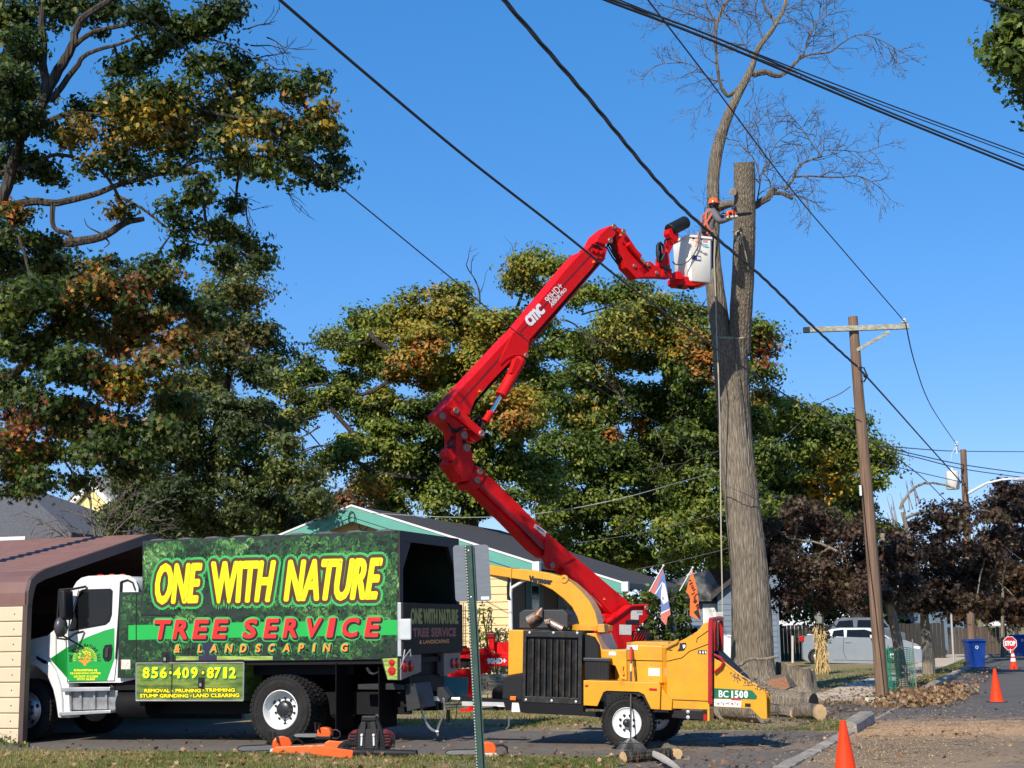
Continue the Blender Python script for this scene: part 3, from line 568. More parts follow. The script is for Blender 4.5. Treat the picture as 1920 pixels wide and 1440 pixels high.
barklimb('stem', [tk(1388,660,37.2,40), tk(1389,600,36.9,41), tk(1393,520,36.5,41), tk(1395,450,36.0,40), tk(1396,380,35.7,39), tk(1395,304,35.4,38)], BARK, ct, base, n=90, amp=.014, freq=20)
barklimb('stem', [tk(1358,670,37.3,36), tk(1349,600,37.1,36), tk(1340,530,37,33), tk(1337,460,37,25), tk(1338,400,37,24), tk(1337,340,37,24), tk(1345,280,37,23), tk(1364,220,37,19), tk(1380,185,37,16), tk(1398,150,37,14), tk(1410,125,37,11), tk(1422,90,37,10), tk(1445,60,37,8), tk(1468,20,37,7), tk(1480,-20,37,6)], BARK, ct, base, n=48, amp=.012, st=6, freq=16)
barklimb('branch', [tk(1340,392,37,20), tk(1356,385,36.8,17), tk(1372,382,36.4,14), tk(1386,382,36,15)], BARK, ct, base, n=24, amp=.01, st=4, freq=8)
barklimb('branch_stub', [tk(1390,372,35.8,14), tk(1380,362,35.6,14), tk(1374,360,35.4,15)], BARK, ct, base, n=24, amp=.008, st=3, freq=8, capmat=M('grey_old_cut', (.22,.19,.15), .9, var=.3, scale=9))
tw = MB()
def tw_limb(pts, r0, r1, n=6, Y=37): 
    P = [at(p[0], p[1], p[2] if len(p) > 2 else Y)-base for p in pts]; return limb(tw, P, r0, r1, n, r0*.1)
def spray(start, ang, ln, r_, depth, Y, up=.0, seed=0):
    """recursive twigs in image directions with random depth"""
    x, y = start; pts = [Vector(at(x, y, Y)-base)]; a = ang; k_ = max(3, int(ln/9)); yy = Y; nodes = []
    for k in range(k_):
        a += random.uniform(-.32, .32) + up*math.sin(a+math.pi/2)*.1; x += math.cos(a)*ln/k_; y += math.sin(a)*ln/k_; yy += random.uniform(-.12, .12)
        pts.append(at(x, y, yy)-base); nodes.append((x, y, a, yy))
    tw.tube(pts, [r_*(1-.6*i/len(pts)) for i in range(len(pts))], 4 if r_ > .012 else 3, cap=False)
    if depth <= 0: return
    for i, (x, y, a, yy) in enumerate(nodes):
        if random.random() < .8:
            sd = random.choice((-1, 1)); spray((x, y), a+sd*random.uniform(.4, 1.0), ln*random.uniform(.38, .62), max(.0065, r_*.55), depth-1, yy, up)
    spray(nodes[-1][:2], nodes[-1][2], ln*.5, max(.0065, r_*.5), depth-1, nodes[-1][3], up)
tops = [([(1392,158),(1370,178),(1360,175),(1350,155),(1344,110),(1343,60),(1350,25),(1365,0)], .065, .03), ([(1343,90),(1340,45),(1325,10),(1318,-15)], .035, .015), ([(1344,45),(1352,28),(1362,8),(1372,-10)],.03,.02), ([(1350,25),(1370,20),(1390,25)],.015,.008), ([(1345,38),(1325,38),(1290,25),(1250,12),(1215,8)],.025,.008),
        ([(1356,150),(1335,150),(1310,130),(1285,118),(1240,120)], .03, .008), ([(1412,140),(1435,135),(1455,142),(1470,138),(1490,120),(1505,103)], .09, .04),
        ([(1500,110),(1520,102),(1555,98),(1580,80),(1610,65),(1650,75),(1690,98)], .035, .008), ([(1507,103),(1515,75),(1530,50),(1550,30),(1575,10)], .025, .008), ([(1508,103),(1512,80),(1520,60),(1540,30),(1556,0)],.02,.006),
        ([(1447,55),(1452,40),(1438,20),(1430,0),(1425,-20)], .05, .02), ([(1430,75),(1420,40),(1415,0)], .025, .01), ([(1416,118),(1400,90),(1385,60),(1375,30)],.02,.008), ([(1450,45),(1470,20),(1510,0)],.02,.01),
        ([(1412,388,36),(1425,380,36),(1440,371,36),(1447,360,36),(1452,355,36)], .10, .08), ([(1448,362,36),(1465,362,36),(1487,373,36)], .07, .045),
        ([(1472,355,36),(1485,340,36),(1490,325,36),(1503,308,36),(1525,298,36),(1541,294,36)], .04, .022), ([(1488,332,36),(1515,330,36),(1550,332,36),(1582,332,36),(1610,330,36),(1640,345,36),(1655,357,36)], .03, .008),
        ([(1541,294,36),(1545,282,36),(1580,282,36),(1620,285,36),(1650,275,36)], .018, .006), ([(1541,294,36),(1528,278,36),(1510,250,36),(1490,225,36),(1480,215,36)], .018, .006), ([(1445,360,36),(1443,340,36),(1430,320,36),(1442,300,36),(1455,270,36),(1480,250,36),(1510,235,36)], .022, .007),
        ([(1420,375,36),(1425,345,36),(1430,325,36),(1450,300,36)], .022, .009), ([(1425,340,36),(1415,300,36),(1395,280,36),(1385,265,36)], .018, .006), ([(1455,352,36),(1470,350,36),(1490,365,36),(1520,375,36)],.012,.005)]
for pts, r0, r1 in tops:
    Y = pts[0][2] if len(pts[0]) > 2 else 37; ln = tw_limb(pts, r0, r1, 6, Y)
    m = len(pts)
    for i in range(1, m):
        x0, y0 = pts[i-1][:2]; x1, y1 = pts[i][:2]; L_ = math.hypot(x1-x0, y1-y0); a = math.atan2(y1-y0, x1-x0)
        for k in range(max(1, int(L_/(11 if r1 < .03 else 20)))):
            if r0 > .05 and i < m-2: continue
            t = random.random(); sd = random.choice((-1, 1)); spray((x0+(x1-x0)*t, y0+(y1-y0)*t), a+sd*random.uniform(.4, 1.1), random.uniform(22, 46), .013, 2, Y)
    if pts[-1][1] > 5 and r1 < .03: spray(pts[-1][:2], a, 30, .008, 2, Y)
for s_, a_, l_ in [((1345,175),-2.6,60),((1345,120),-2.7,55),((1345,100),-.4,40),((1352,165),2.8,70),((1395,200),-.6,40),((1345,440),-2.0,60),((1330,430),-2.2,50),((1325,560),2.4,60),((1326,575),2.9,40),((1415,225),.9,40),((1383,250),-.8,60),((1400,240),-.5,60),((1335,480),-2.3,50)]:
    spray(s_, a_, l_, .014, 2, 36.8)
tw.build('bare_branches', BARKTWIG, ct, smooth=True)
# ropes on the tree (lie against it, separate things)
ROPE = M('pale_rope', (.42, .38, .28), .9)
mb = MB(); c0 = at(1395, 430, 36); pts = []
for k in range(26):
    a = 2*math.pi*k/25; pts.append(Vector((c0.x+.29*math.cos(a), c0.y+.29*math.sin(a)+.02, c0.z+.04*math.cos(a)+.02*math.sin(3*a))))
mb.tube(pts, .018, 6); f0 = at(1389, 432, 35.62)
mb.tube([at(1386,432,35.62), at(1380,436,35.6), at(1380,448,35.6), at(1385,455,35.62), at(1390,444,35.6), at(1394,440,35.6)], .018, 6)
mb.tube([at(1389,435,35.62), at(1392,450,35.62), at(1396,468,35.7), at(1400,485,35.8), at(1403,505,36)], .015, 6)
tag(mb.build('rope', ROPE), 'short pale rope knotted round the cut stem just below the saw', 'rope')
mb = MB(); mb.tube([at(1352,1205,35.9)*.0+at(1355,1240,36.6), at(1354,1100,36.7), at(1352,1000,36.8), at(1351,900,36.9), at(1350,800,36.7), at(1347,700,36.4), at(1344,640,36.6), at(1342,560,36.7), at(1339,480,36.7), at(1341,440,36.7)], .016, 5)
tag(mb.build('rope', ROPE), 'long pale rope hanging down the left side of the trunk to the ground', 'rope')
mb = MB(); mb.tube([at(1372,560,36.5), at(1376,620,36.6), at(1380,680,36.7), at(1388,740,36.8), at(1394,800,36.9)], .012, 5)
tag(mb.build('rope', M('dark_rope', (.08,.07,.06), .9)), 'thin dark rope hanging down the front of the trunk below the fork', 'rope')
for q, lb in [(at(1341.5, 1165, 36.55), 'small tag block hanging on the long pale rope left of the trunk')]:
    mb = MB(); mb.box(-.09, .09, -.03, .03, -.22, .22); o = mb.build('pulley_block', M('dull_tag', (.45,.43,.36), .7), bevel=.02); o.location = q+Vector((.1, -.1, 0)); tag(o, lb, 'pulley')
# ------------------------------------------------------------------ utility poles
GREYW = M('grey_lichened_wood', (.42, .42, .33), .95, col2=(.24, .23, .17), scale=9, bump=.5, stretch=(1, 1, 3), mix=(.4, .6))
pb = gnd(1655, 1306); PY = pb.y
up = thing('utility_pole', 'leaning brown wooden utility pole with weathered crossarm near the kerb', 'utility pole', pb)
mb = MB(); pts = [pb+Vector((0, 0, -.2)), at(1640, 1100, PY), at(1624, 900, PY-.05), at(1610, 740, PY-.1), at(1599, 594, PY-.1)]
mb.tube([p-pb for p in pts], [.155, .15, .14, .128, .115], 18); mb.build('pole', WOODPOLE, up, smooth=True)
ca, cb_ = at(1508, 619, PY-.25), at(1704, 612, PY-.25); d = (cb_-ca)
def beam(a, b, w_, h_, name, mat, parent, off, bevel=.006):
    a = Vector(a); b = Vector(b); t = (b-a).normalized(); s_ = t.cross(Vector((0, 0, 1))).normalized()*(w_/2); u = s_.cross(t).normalized()*(h_/2)
    mb = MB(); mb.add([a-s_-u, a+s_-u, a+s_+u, a-s_+u, b-s_-u, b+s_-u, b+s_+u, b-s_+u], [(0,1,2,3),(7,6,5,4),(0,4,5,1),(1,5,6,2),(2,6,7,3),(3,7,4,0)])
    return mb.build(name, mat, parent, off=off, bevel=bevel)
beam(ca, cb_, .10, .125, 'crossarm', GREYW, up, pb); beam(at(1606, 657, PY-.2), at(1668, 622, PY-.28), .04, .08, 'brace', GREYW, up, pb)
beam(ca-d.normalized()*.02, ca+d.normalized()*.13, .11, .135, 'end_cap', M('black_rubber', (.015,.015,.015), .6), up, pb)
mb = MB(); q = at(1696, 609, PY-.25)-pb
mb.lathe([(.02,0),(.02,.05),(.075,.055),(.08,.08),(.04,.1),(.06,.115),(.055,.15),(.0,.16)], q, 'z', 12); mb.build('insulator', M('grey_porcelain', (.55,.56,.58), .25), up, smooth=True)
mb = MB(); q = at(1618, 700, PY-.3)-pb; mb.tube([at(1612,688,PY-.2)-pb, at(1620,690,PY-.35)-pb, at(1626,705,PY-.35)-pb, at(1620,716,PY-.3)-pb, at(1614,712,PY-.25)-pb], .02, 6); mb.ball(at(1623,704,PY-.4)-pb, .06)
mb.build('cable_clamp', M('black_metal', (.02,.02,.022), .5, .3), up)
mb = MB(); mb.tube([at(1616,908,PY-.16)-pb, at(1628,1040,PY-.16)-pb, at(1642,1150,PY-.16)-pb, at(1659,1303,PY-.17)-pb], .012, 5); mb.build('ground_wire', M('black_metal', (.02,)*3), up)
mb = MB(); q = at(1613, 920, PY-.12)-pb; mb.box(q.x-.02, q.x+.03, q.y-.02, q.y+.02, q.z-.12, q.z+.13); mb.build('number_tag', M('white_tag', (.7,.7,.68), .5), up)
P2Y = 62.0; p2b = at(1820, 1195, P2Y); p2b.z = 0
up2 = thing('utility_pole', 'far wooden utility pole carrying a pale transformer and the street light', 'utility pole', p2b)
mb = MB(); mb.tube([Vector((0,0,-.2)), at(1814, 1020, P2Y)-p2b, at(1806, 843, P2Y)-p2b], [.17, .15, .125], 14); mb.build('pole', WOODPOLE, up2, smooth=True)
mb = MB(); q = at(1786, 899, P2Y-.1)-p2b; mb.lathe([(0,-.42),(.24,-.42),(.27,-.38),(.27,.3),(.25,.34),(.12,.38),(0,.4)], q, 'z', 20); mb.lathe([(.035,.36),(.05,.42),(.03,.48),(.05,.52),(0,.56)], q, 'z', 8)
mb.box(q.x+.2, q.x+.42, q.y-.04, q.y+.04, q.z-.2, q.z-.12); mb.box(q.x+.2, q.x+.42, q.y-.04, q.y+.04, q.z+.12, q.z+.2); mb.build('transformer', M('pale_grey_enamel', (.62,.62,.58), .35), up2, smooth=True)
mb = MB(); q = at(1794, 836, P2Y)-p2b; mb.lathe([(.05,-.35),(.05,0),(.09,.03),(.07,.08),(.09,.12),(.04,.18)], q, 'z', 8); mb.tube([q, at(1785,850,P2Y)-p2b, at(1783,866,P2Y)-p2b], .015, 4); mb.build('insulator', M('grey_porcelain', (.5,)*3), up2)
mb = MB(); mb.tube([at(1811,928,P2Y)-p2b, at(1828,918,P2Y-.3)-p2b, at(1850,906,P2Y-.6)-p2b, at(1880,899,P2Y-1)-p2b, at(1902,898,P2Y-1.3)-p2b], [.06,.06,.05,.045,.04], 8); mb.build('lamp_arm', M('light_enamel', (.7,.7,.7), .35), up2, smooth=True)
mb = MB(); q = at(1915, 899, P2Y-1.5)-p2b; mb.ball(q, .2, 12, sc_=(2.0, .7, .5)); mb.build('lamp_head', M('grey_lamp_metal', (.4,.4,.42), .35), up2, smooth=True)
p5 = at(1882, 1225, 92); p5.z = 0
# ------------------------------------------------------------------ wires
BLK = M('black_cable', (.018, .018, .02), .55); BLKT = M('grey_wire', (.06, .06, .065), .5)
def wire(pts, r_, label, mat=None, twist=False, st=8):
    P = [Vector(q[:3]) for q in catmull([np.array([*at(*p), 0]) for p in pts], st)]; mb = MB()
    if twist:
        for ph in (0, 2.1, 4.2):
            Q = []; ln = 0; D = []
            for i in range(len(P)-1):
                m = max(2, int((P[i+1]-P[i]).length/.12))
                for k in range(m): D.append(P[i].lerp(P[i+1], k/m))
            for i, p in enumerate(D): Q.append(p+Vector((math.cos(ph+i*.42), 0, math.sin(ph+i*.42)))*r_*.62)
            mb.tube(Q, r_*.55, 4)
    else: mb.tube(P, r_, 6)
    return tag(mb.build('overhead_wire', mat or BLK, smooth=True), label, 'wire', 'overhead wires')
wire([(480,-40,13),(525,0,13.4),(700,150,15),(880,300,17),(1060,440,19.5),(1200,552,22.5),(1345,655,27),(1480,745,32),(1605,815,36),(1660,845,41),(1740,905,52),(1815,985,62)], .017, 'thick black cable crossing the red boom just below its top knuckle')
wire([(915,-40,15),(945,0,15.5),(1100,180,18),(1270,380,22),(1430,520,27),(1520,608,30.5),(1610,690,34.4)], .026, 'thick twisted cable passing in front of the worker down to the leaning pole', twist=True)
wire([(1610,690,34.4),(1660,745,41),(1740,835,52),(1812,915,61.8)], .026, 'dark cable from the leaning pole down to the transformer pole')
wire([(1185,-40,18),(1215,0,18.5),(1330,150,21.5),(1480,350,26),(1590,480,30.5),(1696,603,34.5)], .013, 'thin black wire running down to the insulator on the crossarm end')
wire([(1698,606,34.5),(1715,680,40),(1745,760,48),(1794,834,62)], .016, 'thin wire from the crossarm insulator to the top of the transformer pole')
wire([(1100,-18,20),(1135,0,20),(1340,78,21),(1640,205,23),(1930,322,25)], .021, 'lower of the two heaviest cables crossing the upper right sky')
wire([(1105,-22,20),(1140,-3,20),(1345,72,21.2),(1640,199,23.2),(1930,315,25.2)], .017, 'upper of the two heaviest cables crossing the upper right sky')
wire([(1080,-45,21),(1150,-5,21),(1345,72,22),(1640,186,24),(1930,293,26)], .012, 'upper of the two thinner wires crossing the upper right sky')
wire([(1090,-38,21),(1160,3,21),(1345,80,22),(1640,192,24),(1930,299,26)], .010, 'lower of the two thinner wires crossing the upper right sky')
wire([(200,-40,16),(240,0,16.3),(350,95,17),(475,220,18.5),(600,320,20.5),(820,500,25),(1010,655,29.5),(1160,752,33),(1300,830,37),(1420,905,43),(1500,960,50)], .011, 'thin cable from the top left passing below the model lettering on the boom')
wire([(640,955,40.2),(700,962,40),(860,970,37),(1000,964,35),(1150,938,33),(1290,900,36),(1400,870,44)], .010, 'pale service wire sagging above the yellow house roof', M('pale_wire', (.3,.3,.28), .6))
wire([(1080,1018,44),(1200,1000,44),(1330,968,44),(1460,930,44)], .011, 'grey wire low over the dark trees behind the house roof', BLKT)
wire([(1190,1068,46),(1270,1052,46),(1390,1022,46),(1470,1000,46)], .011, 'lowest grey wire in front of the dark hedge left of the trunk', BLKT)
wire([(1350,905,36.9),(1410,932,36.9),(1500,975,40),(1600,992,50)], .010, 'thin dark wire crossing the lower part of the cut trunk', BLKT)
wire([(1655,836,50),(1740,843,60),(1800,846,66),(1940,847,80)], .022, 'topmost of the level wires at the far right', BLKT)
wire([(1650,836,50),(1720,853,56),(1810,872,62),(1940,890,66)], .022, 'second of the far right wires above the street light', BLKT)
wire([(1650,843,50),(1720,858,56),(1810,880,62),(1940,898,66)], .020, 'third of the far right wires just above the street light arm', BLKT)
wire([(1650,868,50),(1720,885,56),(1812,906,62)], .016, 'thin wire running into the transformer pole from the left', BLKT)
wire([(1595,724,34.7),(1575,738,35.5),(1545,752,38),(1530,764,42),(1450,840,46)], .013, 'short pale wire leaving the leaning pole to the left', M('pale_wire', (.3,.3,.28)))
wire([(1835,-5,11),(1880,12,11),(1940,34,11)], .010, 'short piece of black wire in the very top right corner')
wire([(1815,940,62),(1850,990,62),(1890,1030,62),(1930,1060,62)], .016, 'thin wire descending behind the purple leaved tree at right', BLKT)
# ------------------------------------------------------------------ shared vehicle materials and wheels
WHITE = M('white_paint', (.70, .70, .68), .28, var=.05, coat=.4, dirt=.28); BLACKP = M('black_plastic', (.010, .010, .011), .55, spec=.3); BLACKM = M('black_frame_paint', (.007, .007, .008), .6, var=.3, spec=.2)
RUBBER = M('tyre_rubber', (.022, .021, .020), .9, spec=.2, var=.35, scale=5, bump=.2); STEEL = M('bright_steel', (.55, .55, .54), .35, .9, var=.2); ALU = M('brushed_aluminium', (.62, .62, .6), .42, .8, var=.15)
CHROME = M('chrome', (.75, .75, .75), .12, 1.0); RIMW = M('white_rim', (.74, .74, .71), .4, var=.12, scale=6); HUBB = M('black_hub', (.02, .02, .022), .35)
GLASSD = M('dark_tinted_glass', (.008, .009, .010), .08, var=.1, spec=.35); REDL = M('red_lens', (.45, .01, .008), .25); ORL = M('orange_lens', (.85, .16, .01), .3)
def wheel(parent, cx, cz, y0, Rt, W_, Rr, dish, rim=None, lugs=10, name='wheel', outdish=False, holes=0, hubr=.11, hubout=.0, lugcol=None, treads=44):
    """wheel whose outer sidewall lies at local y=y0, spreading to +y"""
    w_ = sub(name, parent, (cx, y0, cz)); mb = MB(); c = (0, 0, 0); n = 48
    mb.lathe([(Rr*.97, .03), (Rr*1.02, .012), (Rr+.35*(Rt-Rr), -.004), (Rr+.62*(Rt-Rr), -.006), (Rt-.035, .006), (Rt-.012, .022), (Rt-.008, W_*.5), (Rt-.012, W_-.022), (Rt-.035, W_-.006), (Rr, W_-.02)], c, 'y', n)
    for k in range(treads):
        a = 2*math.pi*k/treads
        for j, (ya, yb) in enumerate([(.004, W_*.3), (W_*.36, W_*.62), (W_*.68, W_-.004)]):
            aa = a+(j % 2)*math.pi/treads; da = math.pi/treads*.68; vs = []
            for yy in (ya, yb):
                for r_ in (Rt-.022, Rt+.004):
                    for s_ in (-da, da): vs.append((r_*math.cos(aa+s_), yy, r_*math.sin(aa+s_)))
            mb.add(vs, [(0,1,3,2), (4,6,7,5), (2,3,7,6), (0,4,5,1), (0,2,6,4), (1,5,7,3)])
    for q in (.45, .78): mb.lathe([(Rr+q*(Rt-Rr)-.006, -.006), (Rr+q*(Rt-Rr), -.011), (Rr+q*(Rt-Rr)+.006, -.006)], c, 'y', n)
    mb.build('tyre', RUBBER, w_, smooth=True)
    mb = MB(); d = dish
    if not outdish: mb.lathe([(Rr*.985, .03), (Rr, .008), (Rr*.965, .0), (Rr*.93, .014), (Rr*.9, d*.55), (Rr*.84, d*.86), (Rr*.70, d), (Rr*.5, d*1.0), (Rr*.42, d*.98), (Rr*.38, d*.9), (.02, d*.9)], c, 'y', n)
    else: mb.lathe([(Rr*.985, .03), (Rr, .008), (Rr*.95, .0), (Rr*.9, .03), (Rr*.84, .05), (Rr*.72, .02), (Rr*.58, -.012), (Rr*.5, -.02), (Rr*.3, -.02), (.02, -.02)], c, 'y', n); d = -.02
    r_ = mb.build('rim', rim or RIMW, w_, smooth=True)
    mb = MB(); yh = d-.005
    mb.lathe([(hubr*1.25, yh+.03), (hubr*1.2, yh-.01), (hubr, yh-.03-hubout*.3), (hubr*.95, yh-.05-hubout), (hubr*.7, yh-.065-hubout), (hubr*.3, yh-.07-hubout), (0, yh-.07-hubout)], c, 'y', 24); mb.build('hub', HUBB, w_, smooth=True)
    for k in range(lugs):
        a = 2*math.pi*(k+.5)/lugs; rr = Rr*.56 if Rr > .26 else Rr*.5; mb = MB()
        mb.lathe([(.02, .0), (.02, -.028), (.012, -.036), (0, -.036)], (rr*math.cos(a), yh+.012, rr*math.sin(a)), 'y', 6); mb.build('lug_nut', lugcol or HUBB, w_)
    for k in range(holes):
        a = 2*math.pi*(k+.25)/holes; rr = Rr*.76; mb = MB()
        mb.lathe([(0, 0), (.032, 0), (.036, .006)], (rr*math.cos(a), (d*.93 if not outdish else .012), rr*math.sin(a)), 'y', 12); mb.build('hand_hole', HUBB, w_)
    return w_
# ------------------------------------------------------------------ the chipper truck
T = Frame(gnd(525, 1397)); 
truck = thing('chipper_truck', 'white and green truck with leaf printed box lettered ONE WITH NATURE, nose inside the carport', 'truck', T.M)
YB = -.002                                                             # side skin plane of the box
PRINT = M('print_dark_ground', (.012, .022, .012), .4, coat=.3, var=.6, scale=1.2)
W2 = 2.42
tl, tr = T.S('b', [(80, 100), (1475, 42)]); bl_, br_ = T.S('b', [(75, 765), (1480, 745)])
x0, x1 = tl[0], tr[0]; zt = (tl[1]+tr[1])/2; zb = (bl_[1]+br_[1])/2
print('truck box x', x0, x1, 'z', zb, zt)
WRAP = MB(); WRAP.prism(T.S('b', [(80,100),(76,762),(1380,745),(1415,858),(1480,860),(1475,42)]), 0, .04); side = WRAP.build('box_side', PRINT, truck)
MB().box(x0, x1-.02, W2-.04, W2, zb, zt).build('box_side', PRINT, truck)
MB().box(x0, x0+.05, .04, W2-.04, zb, zt-.03).build('front_panel', BLACKM, truck)
MB().box(x0+.05, x1-.03, .04, W2-.04, zb-.06, zb+.02).build('box_floor', BLACKM, truck)
mb = MB(); nr = 9; rf = [(x0, zt-.02)]
for k in range(nr):
    xa = x0+(x1-x0)*(k+.15)/nr; xb = x0+(x1-x0)*(k+.85)/nr; rf += [(xa, zt-.015), (xa+.1, zt+.022), (xb-.1, zt+.03), (xb, zt-.012)]
rf += [(x1, zt-.02), (x1, zt-.05), (x0, zt-.05)]; mb.prism(rf, .01, W2-.01); mb.build('box_roof', M('dusty_box_roof', (.10, .09, .085), .6), truck)
# dark recesses and vents printed / cut in the box side
mb = MB()
for a, b in [((318, 140), (378, 158)), ((655, 128), (715, 146)), ((1005, 116), (1065, 134)), ((1355, 102), (1415, 120))]:
    p, q = T.S('b', [a, b]); 
    for k in range(6):
        xx = p[0]+(q[0]-p[0])*k/6; mb.add([(xx, -.006, q[1]), (xx+.02, -.006, q[1]), (xx+.05, -.006, p[1]), (xx+.03, -.006, p[1])], [(0, 1, 2, 3)])
mb.build('side_vents', BLACKP, truck)['kind'] = 'stuff'
# tool cabinets
CABBG = M('print_meadow', (.20, .26, .035), .35, col2=(.05, .10, .02), scale=2.2, stretch=(1, 1, 5), mix=(.4, .6), coat=.3)
MB().prism(T.S('a', [(705, 408), (835, 406), (835, 540), (1022, 545), (1022, 822), (802, 824), (802, 912), (690, 912)]), -.001, .7).build('front_cabinet', PRINT, truck)
MB().prism(T.S('a', [(800, 826), (1432, 822), (1428, 1045), (800, 1045)]), -.004, .6).build('tool_cabinet', CABBG, truck)
mb = MB(); pl = T.S('a', [(800, 826), (1432, 822), (1428, 1045), (800, 1045)])
for i in range(4): 
    a, b = pl[i], pl[(i+1) % 4]; mb.tube([(a[0], -.006, a[1]), (b[0], -.006, b[1])], .012, 4)
mb.build('cabinet_trim', ALU, truck)
mb = MB()
for l_ in ([(1016, 545), (1016, 822)], [(1012, 830), (1008, 1042)], [(800, 410), (802, 820)], [(830, 541), (1030, 545)], [(1022, 812), (1432, 808)]):
    (ax, az), (bx, bz) = T.S('a', l_); dx = .010 if abs(ax-bx) < abs(az-bz) else 0; dz = .010 if not dx else 0
    mb.add([(ax-dx, -.0065, az-dz), (bx+dx*0-dx, -.0065, bz-dz), (bx+dx, -.0065, bz+dz), (ax+dx, -.0065, az+dz)], [(0, 1, 2, 3)])
mb.build('door_gap', BLACKP, truck)
for c_ in [(975, 792), (1184, 942)]:
    p = T.S('a', [c_])[0]; mb = MB(); mb.box(p[0]-.06, p[0]+.06, -.012, .0, p[1]-.09, p[1]+.09); mb.box(p[0]-.025, p[0]+.025, -.03, -.012, p[1]-.06, p[1]+.05); mb.build('latch', [BLACKP], truck, bevel=.006)
    mb = MB(); mb.box(p[0]-.02, p[0]+.02, -.04, -.03, p[1]-.05, p[1]); mb.build('latch_handle', CHROME, truck)
# printed foliage: thousands of leaf shapes, flat print on the skin
LF = [(.010,.03,.010),(.016,.05,.016),(.03,.095,.025),(.06,.17,.04),(.12,.26,.07),(.24,.40,.15)]
def printed(poly, n, y, ls, name, dens, hue=0):
    xs = [p[0] for p in poly]; zs = [p[1] for p in poly]; P = []; A = []; Cc = []
    def inside(x, z):
        c = False; j = len(poly)-1
        for i in range(len(poly)):
            if (poly[i][1] > z) != (poly[j][1] > z) and x < (poly[j][0]-poly[i][0])*(z-poly[i][1])/(poly[j][1]-poly[i][1])+poly[i][0]: c = not c
            j = i
        return c
    tries = 0
    while len(P) < n and tries < n*6:
        tries += 1; x = random.uniform(min(xs), max(xs)); z = random.uniform(min(zs), max(zs)); a0 = random.uniform(0, 6.28)
        f = dens(x, z)
        if random.random() > f: continue
        hang = -math.pi/2+random.uniform(-.9, .9); lum = f*2.9+random.uniform(-1.6, 1.6)+1.2*math.sin(x*3.1+z*2)*math.sin(z*5-x)
        for k in range(random.randint(3, 7)):
            aa = hang+random.uniform(-1.0, 1.0); xx = x+math.cos(aa)*ls*.7; zz = z+math.sin(aa)*ls*.7
            if inside(xx+ls*.6*math.cos(aa), zz+ls*.6*math.sin(aa)) and inside(xx, zz) and inside(x, z): P.append((xx, zz)); A.append(aa); Cc.append(max(0, min(5, int(lum+random.uniform(-.8, .8)))))
    vs = []; cl = []; fs = []
    for i, ((x, z), a, c) in enumerate(zip(P, A, Cc)):
        yy = y-.0025*(i+1)/len(P); ca, sa = math.cos(a), math.sin(a); s_ = ls*random.uniform(.6, 1.2); b = len(vs)
        for u, v_ in ((-.5, 0), (-.15, -.16), (.2, -.13), (.55, 0), (.2, .13), (-.15, .16)): vs.append((x+(u*ca-v_*sa)*s_, yy, z+(u*sa+v_*ca)*s_)); cl.append((*[q*random.uniform(.85, 1.15) for q in LF[c]], 1))
        fs.append(tuple(range(b, b+6)))
    mb = MB(); mb.add(vs, fs); o = mb.build(name, PRINTLEAF, truck); ca_ = o.data.attributes.new('Col', 'FLOAT_COLOR', 'POINT')
    ca_.data.foreach_set('color', np.array(cl, np.float32).ravel()); o['kind'] = 'stuff'; return o
m = bpy.data.materials.new('printed_leaf'); m.use_nodes = True; a_ = m.node_tree.nodes.new('ShaderNodeAttribute'); a_.attribute_name = 'Col'
m.node_tree.links.new(a_.outputs['Color'], m.node_tree.nodes['Principled BSDF'].inputs['Base Color']); m.node_tree.nodes['Principled BSDF'].inputs['Roughness'].default_value = .35; PRINTLEAF = m
def dn(x, z):
    v = .42+.35*math.sin(x*2.3+1)*math.cos(z*3.1+x)+.25*math.sin(x*5.3-z*4.0); 
    if z > zt-.45: v += .35
    if x > x1-1.6 and z < zb+.9: v += .35
    return max(.06, min(1, v))
printed(T.S('b', [(80,100),(76,762),(1380,745),(1415,858),(1480,860),(1475,42)]), 11500, -.0008, .095, 'foliage_print', dn)
printed(T.S('a', [(705, 412), (833, 410), (833, 545), (1020, 548), (1020, 820), (802, 822), (802, 905), (695, 905)]), 1400, -.0018, .085, 'foliage_print', lambda x, z: .55)
# meadow strip, trunk print and green band
FLATG = M('band_green', (.008, .38, .055), .35, coat=.3, var=.03)
MB().prism(T.S('b', [(545,545),(1470,530),(1470,612),(540,628)]), -.0055, -.0036).build('green_band', FLATG, truck)
MB().prism(T.S('b', [(3,560),(545,545),(540,628),(3,640)]), -.0061, -.0042).build('green_band', FLATG, truck)
MEAD = M('print_meadow_light', (.42, .50, .10), .35, col2=(.14, .24, .05), scale=3, stretch=(1, 1, 9), mix=(.4, .6))
MB().prism(T.S('b', [(262,728),(790,728),(790,748),(262,754)]), -.0052, -.0036).build('meadow_print', MEAD, truck)
MB().prism(T.S('b', [(1388,742),(1470,738),(1470,856),(1418,856)]), -.0052, -.0036).build('meadow_print', MEAD, truck)
MB().prism(T.S('b', [(386,650),(486,650),(486,752),(386,752)]), -.0056, -.0053).build('trunk_print', M('print_trunk', (.025, .02, .05), .4), truck)
